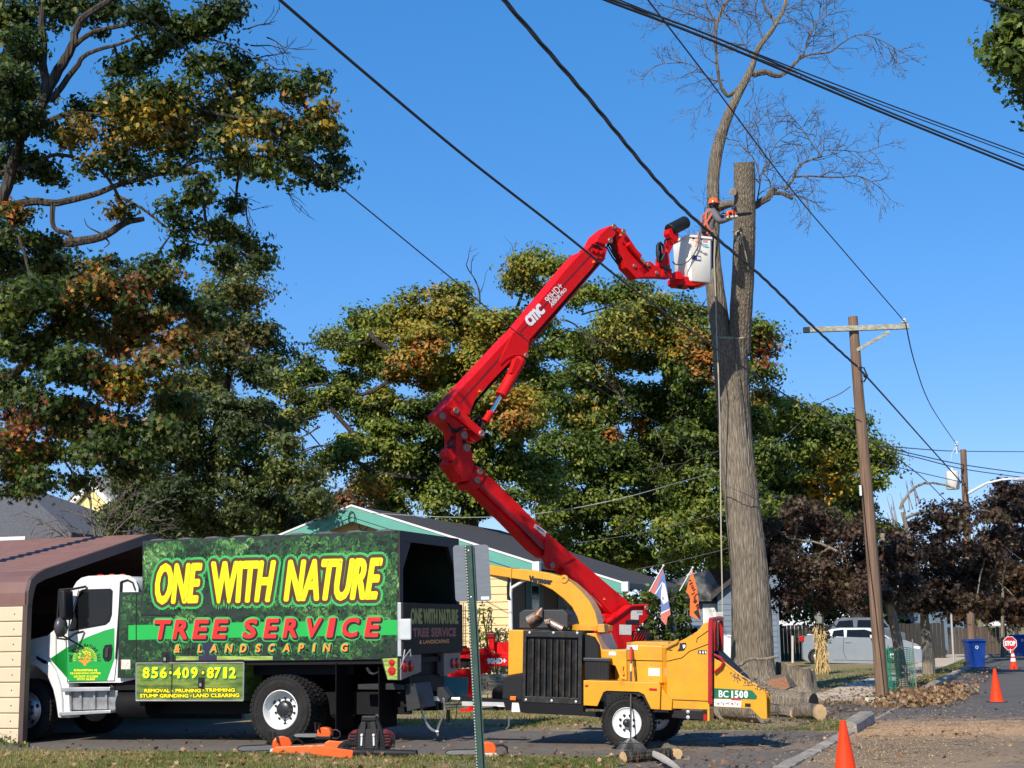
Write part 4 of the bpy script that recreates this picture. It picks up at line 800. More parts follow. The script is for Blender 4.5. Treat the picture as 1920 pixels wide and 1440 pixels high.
# lettering
YEL = M('print_yellow', (.80, .70, .003), .35, var=.04); BRN = M('print_dark_brown', (.075, .028, .014), .4); GRO = M('print_bright_green', (.045, .40, .09), .35); REDP = M('print_red', (.80, .025, .018), .35)
ORG = M('print_orange', (.85, .28, .03), .35); BLKP = M('print_black', (.01, .01, .01), .4); CREAM = M('print_cream', (.85, .75, .35), .4); WH = M('print_white', (.8, .8, .78), .4)
words = [('ONE', [(166,230),(402,224),(376,433),(148,440)], .09), ('WITH', [(462,220),(802,213),(768,426),(462,435)], .09), ('NATURE', [(884,210),(1386,198),(1352,413),(858,424)], .09)]
for wd, q, sh in words:
    Q = T.S('b', q)
    letter('lettering_outline', wd, Q, -.007, GRO, truck, shear=0, bold=.115, n=16); letter('lettering_outline', wd, Q, -.0092, BRN, truck, shear=0, bold=.078, n=16); letter('lettering', wd, Q, -.0116, YEL, truck, shear=0, bold=.026, n=10)
mb = MB()
for i in range(85):   # scratches in the wooden letters
    x = random.uniform(140, 1380); tz = random.choice([0, 1]); y = (222 if tz else 430)-x*.012; l_ = random.uniform(12, 50)
    p = T.S('b', [(x, y), (x+2.2, y), (x+(6 if not tz else -4), y+(l_ if tz else -l_))]); mb.add([(a, -.0134, b) for a, b in p], [(0, 1, 2)])
mb.build('letter_scratches', BRN, truck)['kind'] = 'stuff'
def multi(s, quads, y, bold_in, bold_out, fill, out, out2=None, shear=0, crop='b', fr=T, par=truck, sh=(.018, -.018)):
    for ch, q in zip(s, quads):
        Q = fr.S(crop, q)
        if out2: letter('lettering_outline', ch, Q, y, out2, par, shear=shear, bold=bold_out*1.45, shift=(sh[0]*.6, sh[1]*.6), n=12)
        letter('lettering_outline', ch, Q, y-.0018, out, par, shear=shear, bold=bold_out*.8, shift=sh, n=12); letter('lettering', ch, Q, y-.0040, fill, par, shear=shear, bold=bold_in, n=8)
def row(cs, h, slope, sk, y00, x00=0):   # (x centre, width) list -> quads in crop units
    out = []
    for x, wd in cs:
        yb = y00+slope*(x-x00); out.append([(x-wd/2+sk, yb-h), (x+wd/2+sk, yb-h), (x+wd/2-sk, yb), (x-wd/2-sk, yb)])
    return out
multi('TREESERVICE', row([(184,82),(293,72),(398,68),(505,68),(668,64),(783,62),(892,70),(1010,76),(1109,26),(1214,80),(1336,66)], 98, -.012, 9, 632, 184), -.0078, .014, .040, REDP, BLKP, GRO)
multi('&LANDSCAPING', row([(271,28),(397,20),(471,34),(552,34),(632,30),(712,24),(785,28),(868,34),(947,24),(1017,8),(1086,32),(1182,32)], 40, -.008, 3, 708, 271), -.0078, .006, .024, ORG, BLKP, GRO)
multi('8564098712', row([(102,32),(148,32),(196,32),(271,36),(317,32),(364,32),(452,32),(490,30),(532,16),(572,32)], 54, .0, 1, 846, 102), -.0086, .010, .022, YEL, BLKP, GRO, shear=0, sh=(.010, -.010))
for cx, cy in ((233, 818), (411, 818)):
    p = T.S('b', [(cx, cy)])[0]
    for rr, yy, mt in ((.042, -.0092, BLKP), (.026, -.0126, YEL)): mb = MB(); mb.lathe([(0, 0), (rr, 0)], (p[0], yy, p[1]), 'y', 12); mb.build('lettering_dot', mt, truck)
for s, q in [('REMOVAL', [(92,907),(230,907),(230,925),(92,925)]), ('PRUNING', [(262,907),(398,907),(398,925),(262,925)]), ('TRIMMING', [(424,904),(584,904),(584,922),(424,922)]),
             ('STUMP GRINDING', [(68,935),(330,935),(330,953),(68,953)]), ('LAND CLEARING', [(358,933),(608,932),(608,951),(358,952)])]:
    Q = T.S('b', q); letter('lettering_outline', s, Q, -.0075, BLKP, truck, bold=.014, n=8); letter('lettering', s, Q, -.0095, YEL, truck, bold=.005, n=6)
for cx, cy in ((244, 917), (412, 914), (345, 944)):
    p = T.S('b', [(cx, cy)])[0]; mb = MB(); mb.lathe([(0, 0), (.012, 0)], (p[0], -.0095, p[1]), 'y', 8); mb.build('lettering_dot', YEL, truck)
# rear of the box: frame, opening, tailgate
XR = x1
def RX(pts, c='b', x=XR): return T.X(c, pts, x)
zo = T.onx(*K('b', [(1500, 437)])[0], XR)[1]; zf = zb-.02
mb = MB(); mb.prismx([(0, zo), (0, zt), (.12, zt), (.12, zo)], XR-.06, XR+.02); mb.prismx([(W2-.12, zo), (W2-.12, zt), (W2, zt), (W2, zo)], XR-.06, XR+.02)
mb.prismx([(.12, zt-.16), (.12, zt), (W2-.12, zt), (W2-.12, zt-.16)], XR-.06, XR+.02)
mb.prismx([(.12, zt-.16), (.45, zt-.16), (.12, zt-.62)], XR-.05, XR+.01); mb.prismx([(W2-.12, zt-.16), (W2-.45, zt-.16), (W2-.12, zt-.62)], XR-.05, XR+.01)
mb.build('rear_frame', M('rear_wrap_dark', (.022, .016, .012), .6, var=.6, scale=3), truck)
zg = T.onx(*K('b', [(1500, 720)])[0], XR)[1]
gate = MB().prismx([(.0, zg), (.0, zo), (W2, zo), (W2, zg)], XR+.02, XR+.075).build('tailgate', M('rear_wrap_panel', (.025, .020, .012), .6, spec=.2, var=.6, scale=2.5), truck, bevel=.01)
def rearletter(s, y0, y1, z0_, z1_, mat, bold, parent=truck, x=XR+.077): return letter('lettering', s, [(y0, z1_), (y1, z1_), (y1, z0_), (y0, z0_)], x, mat, parent, bold=bold, plane='x', n=6)
hg = zo-zg
rearletter('ONE WITH NATURE', .28, 2.2, zo-.40*hg, zo-.12*hg, M('shaded_yellow_print', (.30, .27, .02), .4), .015); rearletter('TREE SERVICE', .35, 2.1, zo-.66*hg, zo-.50*hg, M('shaded_red_print', (.26, .03, .015), .4), .012); rearletter('& LANDSCAPING', .6, 1.8, zo-.80*hg, zo-.73*hg, ORG, .004)  # yellow and red darkened here, the tailgate's shade put into the print
mb = MB(); mb.box(XR-.01, XR+.05, -.03, .02, zb+.05, zo); mb.build('corner_post', ALU, truck, bevel=.006)
p = T.S('b', [(1482, 525), (1500, 640)]); mb = MB(); mb.box(p[0][0], p[0][0]+.2, -.045, -.005, p[1][1], p[0][1]); mb.build('hinge_cover', M('light_grey_paint', (.5, .52, .52), .4), truck, bevel=.02)
mb = MB(); a = T.s(*K('b', [(1515, 692)])[0]); mb.tube([(a[0], -.03, a[1]), (a[0]-.03, -.05, a[1]-.2), (a[0]-.07, -.05, a[1]-.28), (a[0], -.05, a[1]-.12), (a[0]+.1, -.05, a[1]+.0), (a[0]+.1, -.05, a[1]-.1)], .012, 6); mb.build('latch_hook', STEEL, truck)
zr = T.onx(*K('b', [(1500, 858)])[0], XR)[1]
for (ya, yb) in ((.02, .78), (W2-.72, W2-.0)): MB().prismx([(ya, zr), (ya, zg), (yb, zg), (yb, zr+.1)], XR-.1, XR+.03).build('lamp_panel', M('pale_lamp_panel', (.20, .15, .14), .4, var=.4), truck, bevel=.01)
MB().box(XR-.5, XR-.1, .78, W2-.72, zr, zg).build('hitch_recess', BLACKM, truck)
for yy in (.16, .36, W2-.36, W2-.16):
    mb = MB(); mb.lathe([(.085, 0), (.085, .02), (.07, .03), (0, .034)], (XR+.03, yy, zr+.2), 'x', 14); mb.build('tail_light', REDL, truck, smooth=True)
    mb = MB(); mb.lathe([(.05, .0), (.05, .02), (0, .026)], (XR+.03, yy, zr+.42), 'x', 12); mb.build('tail_light', REDL, truck, smooth=True)
for cx, cy, r_ in [(1440, 762, .05), (1440, 808, .065)]:
    p = T.S('b', [(cx, cy)])[0]; mb = MB(); mb.lathe([(r_, 0), (r_*.9, -.02), (0, -.026)], (p[0], -.005, p[1]), 'y', 14); mb.build('side_light', REDL, truck, smooth=True)
mb = MB(); p = T.onx(*K('b', [(1692, 146)])[0], XR-.6)
for k in range(5): mb.box(XR-.62, XR-.6, p[0]-.2+k*.08, p[0]-.16+k*.08, p[1]-.05, p[1]+.05)
mb.build('interior_vent', M('lit_vent', (.7, .5, .4), .6), truck)
# chassis, mud flaps, underbody
zc = T.s(525, 1337)[1]
MB().box(x0-2.6, x1-.1, .62, .72, zc-.05, zc+.30).build('chassis_rail', BLACKM, truck); MB().box(x0-2.6, x1-.1, 1.68, 1.78, zc-.05, zc+.30).build('chassis_rail', BLACKM, truck)
MB().box(x0+.1, x1-.9, .3, 2.1, zb-.22, zb-.062).build('subframe', BLACKM, truck)
xw = T.s(525, 1337)[0]
mb = MB(); mb.tube([(xw, .3, zc), (xw, 2.1, zc)], .09, 10); mb.ball((xw, 1.2, zc), .24, 12); mb.build('rear_axle', BLACKM, truck, smooth=True)
RR = .527
wheel(truck, xw, RR, .0, RR, .27, .302, .17, holes=3, hubr=.115, hubout=.03, lugs=10)
wheel(truck, xw, RR, .31, RR, .27, .302, .17, holes=3); wheel(truck, xw, RR, W2-.27, RR, .27, .302, .17); 
xf = T.s(48, 1336, .12)[0]; wheel(truck, xf, RR-.02, .12, RR-.02, .26, .295, .05, rim=ALU, outdish=True, lugs=10, holes=5); wheel(truck, xf, RR-.02, W2-.4, RR-.02, .26, .295, .05)
p = T.S('b', [(1122, 765), (1215, 765), (1240, 1125), (1130, 1130)]); MB().prismx([(.02, p[3][1]), (.02, p[0][1]), (.62, p[0][1]), (.62, p[3][1])], p[0][0]+.02, p[0][0]+.035).build('mud_flap', M('flap_rubber', (.010, .008, .008), .9, spec=.1), truck)
q = T.S('b', [(1440, 870), (1530, 870)]); MB().prismx([(.05, .25), (.05, zb-.1), (.7, zb-.1), (.7, .25)], q[0][0]-.25, q[0][0]-.235).build('mud_flap', M('flap_rubber', (.010, .008, .008), .9, spec=.1), truck)
MB().prism(T.S('b', [(1465,885),(1520,880),(1552,1015),(1478,1035)]), .3, .9).build('hitch_bracket', M('worn_black_steel', (.025,.025,.027), .5, .3, var=.5), truck)
MB().prism(T.S('b', [(1215,885),(1400,880),(1470,890),(1470,915),(1215,912)]), .25, .4).build('cross_tube', M('worn_black_steel', (.025,.025,.027), .5, .3), truck)
mb = MB(); pts = [T.s(*K('b', [q_])[0]) for q_ in ((1255,795),(1270,820),(1292,828),(1318,818),(1333,795))]; 
for a, b in zip(pts[:-1], pts[1:]):
    for k in range(4):
        x = a[0]+(b[0]-a[0])*k/4; z = a[1]+(b[1]-a[1])*k/4; mb.tube([(x-.012, .3, z-.01), (x+.012, .3, z+.01), (x+.024, .31, z+.006)], .009, 5)
mb.build('safety_chain', STEEL, truck)
# far-side cabinet, run full length as a black panel to darken the gap
MB().box(x0+.2, x1-.15, W2-.42, W2-.30, .42, zb-.05).build('far_cabinet_shade_panel', BLACKM, truck)
# fuel tank, steps
tk_ = T.S('a', [(655, 985), (830, 985), (830, 1150), (655, 1150)])
mb = MB(); zc_ = (tk_[0][1]+tk_[3][1])/2; rr = (tk_[0][1]-tk_[3][1])/2*1.0; mb.lathe([(0, 0), (rr*.96, 0), (rr, .04), (rr, tk_[1][0]-tk_[0][0]), (0, tk_[1][0]-tk_[0][0])], (tk_[0][0], .1+rr, zc_), 'x', 24); mb.build('fuel_tank', BLACKM, truck, smooth=True)
ds = M('step_steel', (.34, .34, .33), .42, .6, var=.3, scale=8)
MB().prism(T.S('a', [(375,992),(655,988),(655,1098),(375,1104)]), .16, .6).build('step_box', ds, truck, bevel=.012)
for q in ([(358,968),(640,966),(640,988),(358,994)], [(342,1112),(642,1100),(645,1118),(342,1136)]): MB().prism(T.S('a', q), .02, .34).build('step', ALU, truck, bevel=.01)
for q in ([(440,995),(452,995),(452,1098),(440,1100)], [(520,993),(532,993),(532,1096),(520,1098)], [(590,990),(602,990),(602,1096),(590,1096)], [(380,990),(392,990),(392,1110),(380,1110)]): MB().prism(T.S('a', q), .12, .16).build('step_rib', ds, truck)
MB().prism(T.S('a', [(665,915),(800,915),(800,985),(640,985)]), .15, .5).build('underbody_fittings', BLACKM, truck)
mb = MB(); p = T.s(*K('a', [(622, 985)])[0]); mb.lathe([(0, .0), (.07, .0), (.07, .05), (.05, .08), (0, .08)], (p[0], .18, p[1]), 'z', 12); mb.build('filler_cap', BLACKP, truck)
# ---- cab
CY = .08; CW = 2.28
cab_outline = T.S('a', [(378,935),(372,700),(330,625),(345,520),(395,420),(438,350),(462,330),(500,320),(700,312),(745,318),(775,340),(790,380),(795,912),(690,935)])
shell = MB(); n = len(cab_outline)
ins = lambda d_: [(x, z) for x, z in cab_outline]
cx_ = sum(p[0] for p in cab_outline)/n; czm = sum(p[1] for p in cab_outline)/n
def shrink(poly, k, kz=None): return [(cx_+(x-cx_)*k, czm+(z-czm)*(kz or k)) for x, z in poly]
rings = [(shrink(cab_outline, .985), CY), (cab_outline, CY+.05), (cab_outline, CY+.25), (shrink(cab_outline, 1.005, 1.02), CY+CW/2), (cab_outline, CY+CW-.25), (cab_outline, CY+CW-.05), (shrink(cab_outline, .985), CY+CW)]
vs = []; fs = []
for pl, yy in rings: vs += [(x, yy, z) for x, z in pl]
for i in range(len(rings)-1):
    for k in range(n): k2 = (k+1) % n; fs.append((i*n+k, i*n+k2, (i+1)*n+k2, (i+1)*n+k))
fs += [tuple(range(n)), tuple((len(rings)-1)*n+k for k in range(n-1, -1, -1))]
shell.add(vs, fs); cab = shell.build('cab', WHITE, truck, smooth=True, bevel=.03)
MB().prism(T.S('a', [(385,640),(448,402),(468,391),(632,386),(646,400),(641,540),(628,580),(604,600)]), CY-.006, CY+.004).build('window_seal', BLACKP, truck)
MB().prism(T.S('a', [(395,628),(455,410),(470,398),(626,394),(638,404),(633,538),(620,574),(600,592)]), CY-.012, CY-.005).build('door_window', GLASSD, truck)
g_ = M('door_green', (.010, .32, .05), .3, coat=.4, var=.03)
MB().prism(T.S('a', [(655,618),(600,632),(500,670),(372,735),(280,800),(370,905),(390,932),(610,932),(655,800)]), CY-.004, CY-.001).build('green_swoosh', g_, truck)
mb = MB()
for l_ in ([(372,690),(378,935)], [(378,935),(655,930)], [(655,930),(690,600),(705,340)], [(372,650),(445,395)], [(312,840),(312,560)]):
    P_ = T.S('a', l_); mb.tube([(x, CY-.002, z) for x, z in P_], .007, 4)
mb.build('door_seam', BLACKP, truck)
mb = MB(); mb.prism(T.S('a', [(603,718),(640,714),(645,740),(638,800),(622,815),(600,812),(588,790),(590,745)]), CY-.02, CY-.003); mb.build('handle_recess', BLACKP, truck, bevel=.006)
mb = MB(); mb.prism(T.S('a', [(612,735),(628,732),(622,795),(606,790)]), CY-.04, CY-.02); mb.build('door_handle', M('handle_plastic', (.04,)*3, .35), truck, bevel=.006)
mb = MB(); P_ = T.S('a', [(697,345),(690,480),(668,800)]); mb.tube([(x, CY-.02, z) for x, z in P_], .016, 6); mb.build('grab_rail', BLACKP, truck)
# air deflector collar / rear corner of cab
mb = MB(); P_ = T.S('a', [(700,345),(735,335),(765,350),(780,395)]); mb.tube([(x, CY-.015, z) for x, z in P_], .014, 6); mb.build('roof_seal', BLACKP, truck)
for px_ in (498, 565, 628):
    p = T.s(*K('a', [(px_, 322)])[0]); mb = MB(); mb.ball((p[0], CY+.35, p[1]+.03), .06, 10, sc_=(1.3, 1, .7)); mb.build('marker_lamp', ORL if px_ > 500 else REDL, truck, smooth=True)
# hood and fender (mostly in the carport's shade)
hood = T.S('a', [(335,600),(262,655),(130,690),(20,715),(-90,760),(-115,850),(-110,1010),(-60,1060),(60,1010),(110,900),(200,800),(330,800)])
hd = MB(); n = len(hood); vs = []; fs = []
rg = [(.90, CY+.05, .0), (1.0, CY+.30, .0), (1.0, CY+CW/2, .05), (1.0, CY+CW-.3, 0), (.9, CY+CW-.05, 0)]
hx = sum(p[0] for p in hood)/n; hz = sum(p[1] for p in hood)/n
for k_, yy, dz in rg: vs += [(hx+(x-hx)*(k_ if x < hx else 1), yy, hz+(z-hz)*k_+dz*(z > hz)) for x, z in hood]
for i in range(len(rg)-1):
    for k in range(n): k2 = (k+1) % n; fs.append((i*n+k, i*n+k2, (i+1)*n+k2, (i+1)*n+k))
fs += [tuple(range(n)), tuple((len(rg)-1)*n+k for k in range(n-1, -1, -1))]
hd.add(vs, fs); hd.build('hood', WHITE, truck, smooth=True, bevel=.03)
MB().prism(T.S('a', [(378,700),(312,620),(262,660),(262,780),(378,905)]), CY+.0, CY+.25).build('cowl_side', WHITE, truck, bevel=.01)
MB().prism(T.S('a', [(370,735),(312,775),(275,800),(372,902)]), CY-.004, CY-.001).build('green_swoosh', g_, truck)
arch = T.S('a', [(20,800),(100,782),(205,785),(268,812),(312,870),(338,960),(350,1040),(352,1148),(326,1148),(312,1050),(296,980),(262,900),(205,850),(140,835),(70,845),(20,870)])
MB().prism(arch, CY-.02, CY+.35).build('fender', WHITE, truck, smooth=True, bevel=.02)
MB().prism(T.S('a', [(268,800),(380,930),(388,1148),(352,1148),(350,1040),(338,960),(312,870)]), CY+.02, CY+.3).build('fender_rear', WHITE, truck, bevel=.01)
MB().prism(T.S('a', [(198,782),(262,812),(268,828),(245,830),(200,800)]), CY-.03, CY+.02).build('hood_latch', BLACKP, truck, bevel=.01)
# windshield (seen edge-on through the side) and mirrors
mb = MB(); a_, b_ = T.S('a', [(340,560),(440,352)]); mb.add([(a_[0]-.02, CY+.12, a_[1]), (a_[0]-.02, CY+CW-.12, a_[1]), (b_[0]-.02, CY+CW-.2, b_[1]-.03), (b_[0]-.02, CY+.2, b_[1]-.03)], [(0, 1, 2, 3)]); mb.build('windshield', GLASSD, truck)
ym = -.22
mm_ = T.S('a', [(352,392),(388,396),(392,560),(372,575),(352,560)], ym)
MB().prism(mm_, ym-.05, ym+.20).build('mirror', BLACKP, truck, bevel=.03, smooth=True)
c_ = T.s(*K('a', [(357, 612)])[0], ym); mb = MB(); mb.ball((c_[0], ym, c_[1]), .13, 14, sc_=(.75, 1.0, 1.3)); mb.build('convex_mirror', M('mirror_shell', (.05,.05,.055), .3), truck, smooth=True)
mb = MB()
for l_, r_ in (([(342,395),(338,470),(330,600),(335,680),(385,685)], .018), ([(342,395),(400,388),(448,372)], .022), ([(385,685),(410,650),(430,640)], .02), ([(358,660),(400,700),(425,730)], .016)):
    P_ = T.S('a', l_, ym); mb.tube([(x, ym+.02+(.25*(i/(len(P_)-1)) if l_[-1][0] > 400 else 0), z) for i, (x, z) in enumerate(P_)], r_, 6)
mb.build('mirror_bracket', BLACKP, truck, smooth=True)
# door lettering and logo
for s, q, b_ in [('BURLINGTON, NJ', [(418,862),(552,862),(552,875),(418,875)], .004), ('NJ LIC#13VH11577700', [(396,880),(574,880),(574,892),(396,892)], .003), ('US DOT 4121509', [(418,898),(558,898),(558,910),(418,910)], .003), ('GVW 26,000', [(436,914),(540,914),(540,926),(436,926)], .003)]:
    letter('lettering', s, T.S('a', q), CY-.0045, YEL, truck, bold=b_, n=6)
cx, cy = 482, 800
for i, ch in enumerate('ONE WITH NATURE LLC'):
    if ch == ' ': continue
    a = R(188-i*(196/18)); rx, rz = 84, 80; x = cx+rx*math.cos(a); y = cy-rz*math.sin(a); ux, uy = math.sin(a), math.cos(a); h_ = 9; w__ = 5.5 if ch not in 'I' else 1.6
    nx_, ny_ = math.cos(a), -math.sin(a)
    q = [(x-ux*w__+nx_*h_, y-uy*w__+ny_*h_), (x+ux*w__+nx_*h_, y+uy*w__+ny_*h_), (x+ux*w__-nx_*h_, y+uy*w__-ny_*h_), (x-ux*w__-nx_*h_, y-uy*w__-ny_*h_)]
    letter('lettering', ch, T.S('a', q), CY-.0045, BLKP, truck, bold=.004, n=6)
mb = MB(); mb2 = MB()
for k in range(22):
    a = math.pi*(-.05+1.1*k/21); p = T.S('a', [(cx+46*math.cos(a), cy-46*math.sin(a)), (cx+70*math.cos(a+.03), cy-70*math.sin(a+.03)), (cx+70*math.cos(a-.03), cy-70*math.sin(a-.03))]); mb.add([(x, CY-.006, z) for x, z in p], [(0, 1, 2)])
for k in range(70):
    a = random.uniform(0, math.pi); r_ = 46*math.sqrt(random.random()); x = cx+r_*math.cos(a); y = cy-r_*math.sin(a)*1.05; s_ = random.uniform(3, 7); t = random.uniform(0, 6)
    p = T.S('a', [(x+s_*math.cos(t), y+s_*math.sin(t)), (x+s_*math.cos(t+2.1), y+s_*math.sin(t+2.1)), (x+s_*math.cos(t+4.2), y+s_*math.sin(t+4.2))]); (mb if k % 2 else mb2).add([(q_[0], CY-.0065-k*.00004, q_[1]) for q_ in p], [(0, 1, 2)])
p = T.S('a', [(cx-6,cy),(cx+6,cy),(cx+8,cy+40),(cx-8,cy+40)]); mb2.add([(x, CY-.0062, z) for x, z in p], [(0,1,2,3)]); p = T.S('a', [(cx-40,cy+8),(cx+40,cy+8),(cx,cy+34)]); mb2.add([(x, CY-.0058, z) for x, z in p], [(0,1,2)])
mb.build('logo_yellow_leaves', YEL, truck)['kind'] = 'stuff'; mb2.build('logo_orange_tree', ORG, truck)['kind'] = 'stuff'
p = T.S('a', [(712,804),(766,804),(766,860),(712,860)]); MB().prism(p, -.006, -.002).build('notice_sticker', M('sticker', (.7, .62, .55), .5, col2=(.6, .2, .15), scale=30, mix=(.3, .5)), truck)
# hitch under the tail
mb = MB(); mb.box(XR-.6, XR+.15, 1.1, 1.3, .62, .76); mb.box(XR-.2, XR-.05, .5, 1.9, .55, 1.0); mb.build('pintle_hitch', BLACKM, truck)
# ------------------------------------------------------------------ the yellow wood chipper (towed, tongue a little high)
YP = M('chipper_yellow_paint', (.70, .31, .008), .36, var=.08, scale=3, coat=.25, dirt=.30); YP2 = M('chipper_yellow_dusty', (.62, .30, .03), .55, var=.12, scale=6, dirt=.5)
Hf = Frame(gnd(1175, 1406.5), YAW, R(2.1))
ch = thing('wood_chipper', 'yellow towed wood chipper with curved chute and black grille, hitched behind the lettered truck', 'wood chipper', Hf.M)
D = lambda pts, y=0.0: Hf.S('d', pts, y)
YG = .42     # plane of the engine grille
# engine housing
g = D([(272, 470), (638, 478), (640, 930), (262, 912)], YG)
xs0, xs1 = g[0][0], g[1][0]; zs0, zs1 = g[2][1], g[0][1]
MB().box(xs0, xs1, YG+.03, YG+1.25, zs0, zs1-.02).build('engine_housing', BLACKP, ch, bevel=.01)
mb = MB(); mb.ring([(xs0, zs0), (xs1, zs0), (xs1, zs1), (xs0, zs1)], [(xs0+.05, zs0+.09), (xs1-.06, zs0+.09), (xs1-.06, zs1-.09), (xs0+.05, zs1-.09)], YG-.03, YG+.03); mb.build('grille_frame', M('black_grille_steel', (.016,.016,.017), .5, .1, var=.35, scale=9, spec=.35, dirt=.35), ch, bevel=.006)
for k in range(8):
    a = xs0+.07+(xs1-xs0-.15)*(k+.5)/8; mb = MB(); mb.add([(a-.05, YG+.028, zs0+.08), (a+.028, YG-.03, zs0+.08), (a+.05, YG-.03, zs0+.08), (a+.05, YG+.028, zs0+.08), (a-.05, YG+.028, zs1-.12), (a+.028, YG-.03, zs1-.12), (a+.05, YG-.03, zs1-.12), (a+.05, YG+.028, zs1-.12)],
        [(0,1,5,4),(1,2,6,5),(2,3,7,6),(4,5,6,7),(3,2,1,0),(0,4,7,3)]); mb.build('grille_slat', MATS['black_grille_steel'], ch)
for (bx, by) in [(308,485),(456,486),(604,488),(285,902),(445,908),(596,914)]:
    p = Hf.s(*K('d', [(bx, by)])[0], YG-.03); mb = MB(); mb.lathe([(.022, .0), (.02, -.012), (.008, -.018), (0, -.018)], (p[0], YG-.03, p[1]), 'y', 10); mb.build('bolt', ALU, ch)
MB().prism(D([(178,465),(276,470),(268,735),(175,750)], YG), YG-.01, YG+1.2).build('front_panel', YP, ch, bevel=.012)
MB().prism(D([(172,752),(265,738),(262,905),(138,895),(142,768)], YG), YG-.005, YG+1.2).build('front_guard', BLACKP, ch, bevel=.012)
# frame rails, tongue
MB().prism(D([(140,896),(262,906),(640,930),(640,975),(1425,985),(1425,1032),(740,1010),(640,1000),(290,985),(235,975),(160,960)], .4), .4, .52).build('frame_rail', BLACKM, ch); MB().prism(D([(160,905),(640,935),(640,985),(160,960)], .4), 1.45, 1.57).build('frame_rail', BLACKM, ch)
tg = Hf.S('c', [(305,1010),(412,1008),(412,996),(535,1030),(685,1030),(720,1040),(720,1060),(420,1056),(420,1075),(412,1025),(305,1022)], .9)
MB().prism(Hf.S('c', [(412,1000),(690,1025),(690,1040),(412,1030)], .9), .82, .98).build('tongue', BLACKM, ch)
MB().prism(Hf.S('c', [(420,1030),(680,1036),(680,1060),(420,1056)], .85), .80, .84).build('tongue_side', M('galvanised', (.5,.5,.48), .5, .6, var=.3), ch)
mb = MB(); p0 = Hf.s(*K('c', [(310, 1015)])[0], .9); p1 = Hf.s(*K('c', [(425, 1018)])[0], .9); mb.tube([(p0[0], .9, p0[1]), (p1[0], .9, p1[1])], .035, 8); mb.lathe([(.05,-.03),(.05,.03),(.1,.03),(.1,-.03),(.05,-.03)], (p0[0]-.08, .9, p0[1]), 'z', 14); mb.build('lunette_ring', STEEL, ch, smooth=True)
MB().prism(Hf.S('c', [(270,945),(300,940),(345,1000),(330,1030),(295,1040),(270,1000)], .85), .8, 1.0).build('coupler_bracket', M('worn_black_steel', (.05,.05,.055), .4, .5), ch)
mb = MB(); a = Hf.s(*K('c', [(640, 1060)])[0], .85); mb.tube([(a[0], .8, a[1]), (a[0]+.18, .8, a[1]), (a[0]+.18, .8, a[1]-.28), (a[0]+.14, .8, a[1]-.33)], .012, 6); mb.build('jack_handle', STEEL, ch)
def chain(pts, nm, r_=.020, y=.85):
    P = catmull([np.array([*p, 0, 0]) for p in pts], 8); P = [(p[0], p[1]) for p in P]; mb = MB(); acc = 0; k = 0
    for i in range(len(P)-1):
        a, b = P[i], P[i+1]; L_ = math.hypot(b[0]-a[0], b[1]-a[1]); m_ = max(1, round(L_/.035))
        for q in range(m_):
            x = a[0]+(b[0]-a[0])*q/m_; z = a[1]+(b[1]-a[1])*q/m_; ux, uz = (b[0]-a[0])/L_, (b[1]-a[1])/L_; k += 1; ring = []
            for t in range(9):
                th = 2*math.pi*t/8; u = math.cos(th)*.027; v_ = math.sin(th)*.014; ring.append((x+ux*u-(uz*v_ if k % 2 else 0), y+(v_ if k % 2 == 0 else 0), z+uz*u+(ux*v_ if k % 2 else 0)))
            mb.tube(ring, .0055, 4, cap=False)
    return mb.build(nm, STEEL, ch)
chain(Hf.S('c', [(300,1020),(305,1080),(290,1130),(272,1175),(262,1215),(264,1235)], .8), 'safety_chain', y=.8); chain(Hf.S('c', [(262,1215),(235,1208),(205,1180),(180,1130),(165,1085),(162,1050)], .8), 'safety_chain', y=.8)
mb = MB(); P_ = []
for k in range(90): 
    t = k/89; c = Hf.s(*K('c', [(330-5*t+10*math.cos(k*1.05), 1085+70*t+6*math.sin(k*1.05))])[0], .9); P_.append((c[0], .9+.03*math.sin(k*1.05), c[1]))
mb.tube(P_, .006, 4); P_ = Hf.S('c', [(335,1150),(362,1160),(378,1120),(380,1060),(400,1030)], .9); mb.tube([(x, .9, z) for x, z in P_], .006, 4); mb.build('coiled_cable', BLACKP, ch)
p = D([(188,878),(225,880),(222,905),(186,902)], .39); MB().prism(p, .38, .40).build('marker_lamp', ORL, ch, bevel=.006)
p = D([(200,918),(240,920),(250,976),(196,976)], .39); MB().prism(p, .385, .395).build('sticker', M('white_sticker', (.7,.68,.6), .5, col2=(.35,.33,.28), scale=40, mix=(.35,.45)), ch)
# exhaust
MB().prism(D([(250,360),(280,342),(520,342),(550,370),(550,455),(250,455)], .8), .75, 1.25).build('engine_top_box', M('black_top_steel', (.03,.03,.03), .5), ch, bevel=.01)
EX = M('heat_worn_exhaust', (.45, .36, .30), .45, .6, col2=(.25, .13, .08), scale=6, mix=(.4,.55))
P_ = D([(300,412),(340,390),(362,375),(385,330)], .7); mb = MB(); mb.tube([(P_[0][0],.7,P_[0][1]),(P_[1][0],.7,P_[1][1]),(P_[2][0],.7,P_[2][1])], [.072,.078,.075], 14); mb.tube([(P_[2][0],.7,P_[2][1]),(P_[3][0],.7,P_[3][1])], [.075,.012], 14); mb.build('exhaust_stack', EX, ch, smooth=True)
P_ = D([(425,412),(460,435),(515,462)], .7); mb = MB(); mb.tube([(x,.7,z) for x, z in P_], .055, 12); mb.build('exhaust_pipe', EX, ch, smooth=True)
P_ = D([(405,405),(440,400),(445,430),(412,430)], .7); MB().prism(P_, .62, .78).build('pipe_clamp', EX, ch, bevel=.01)
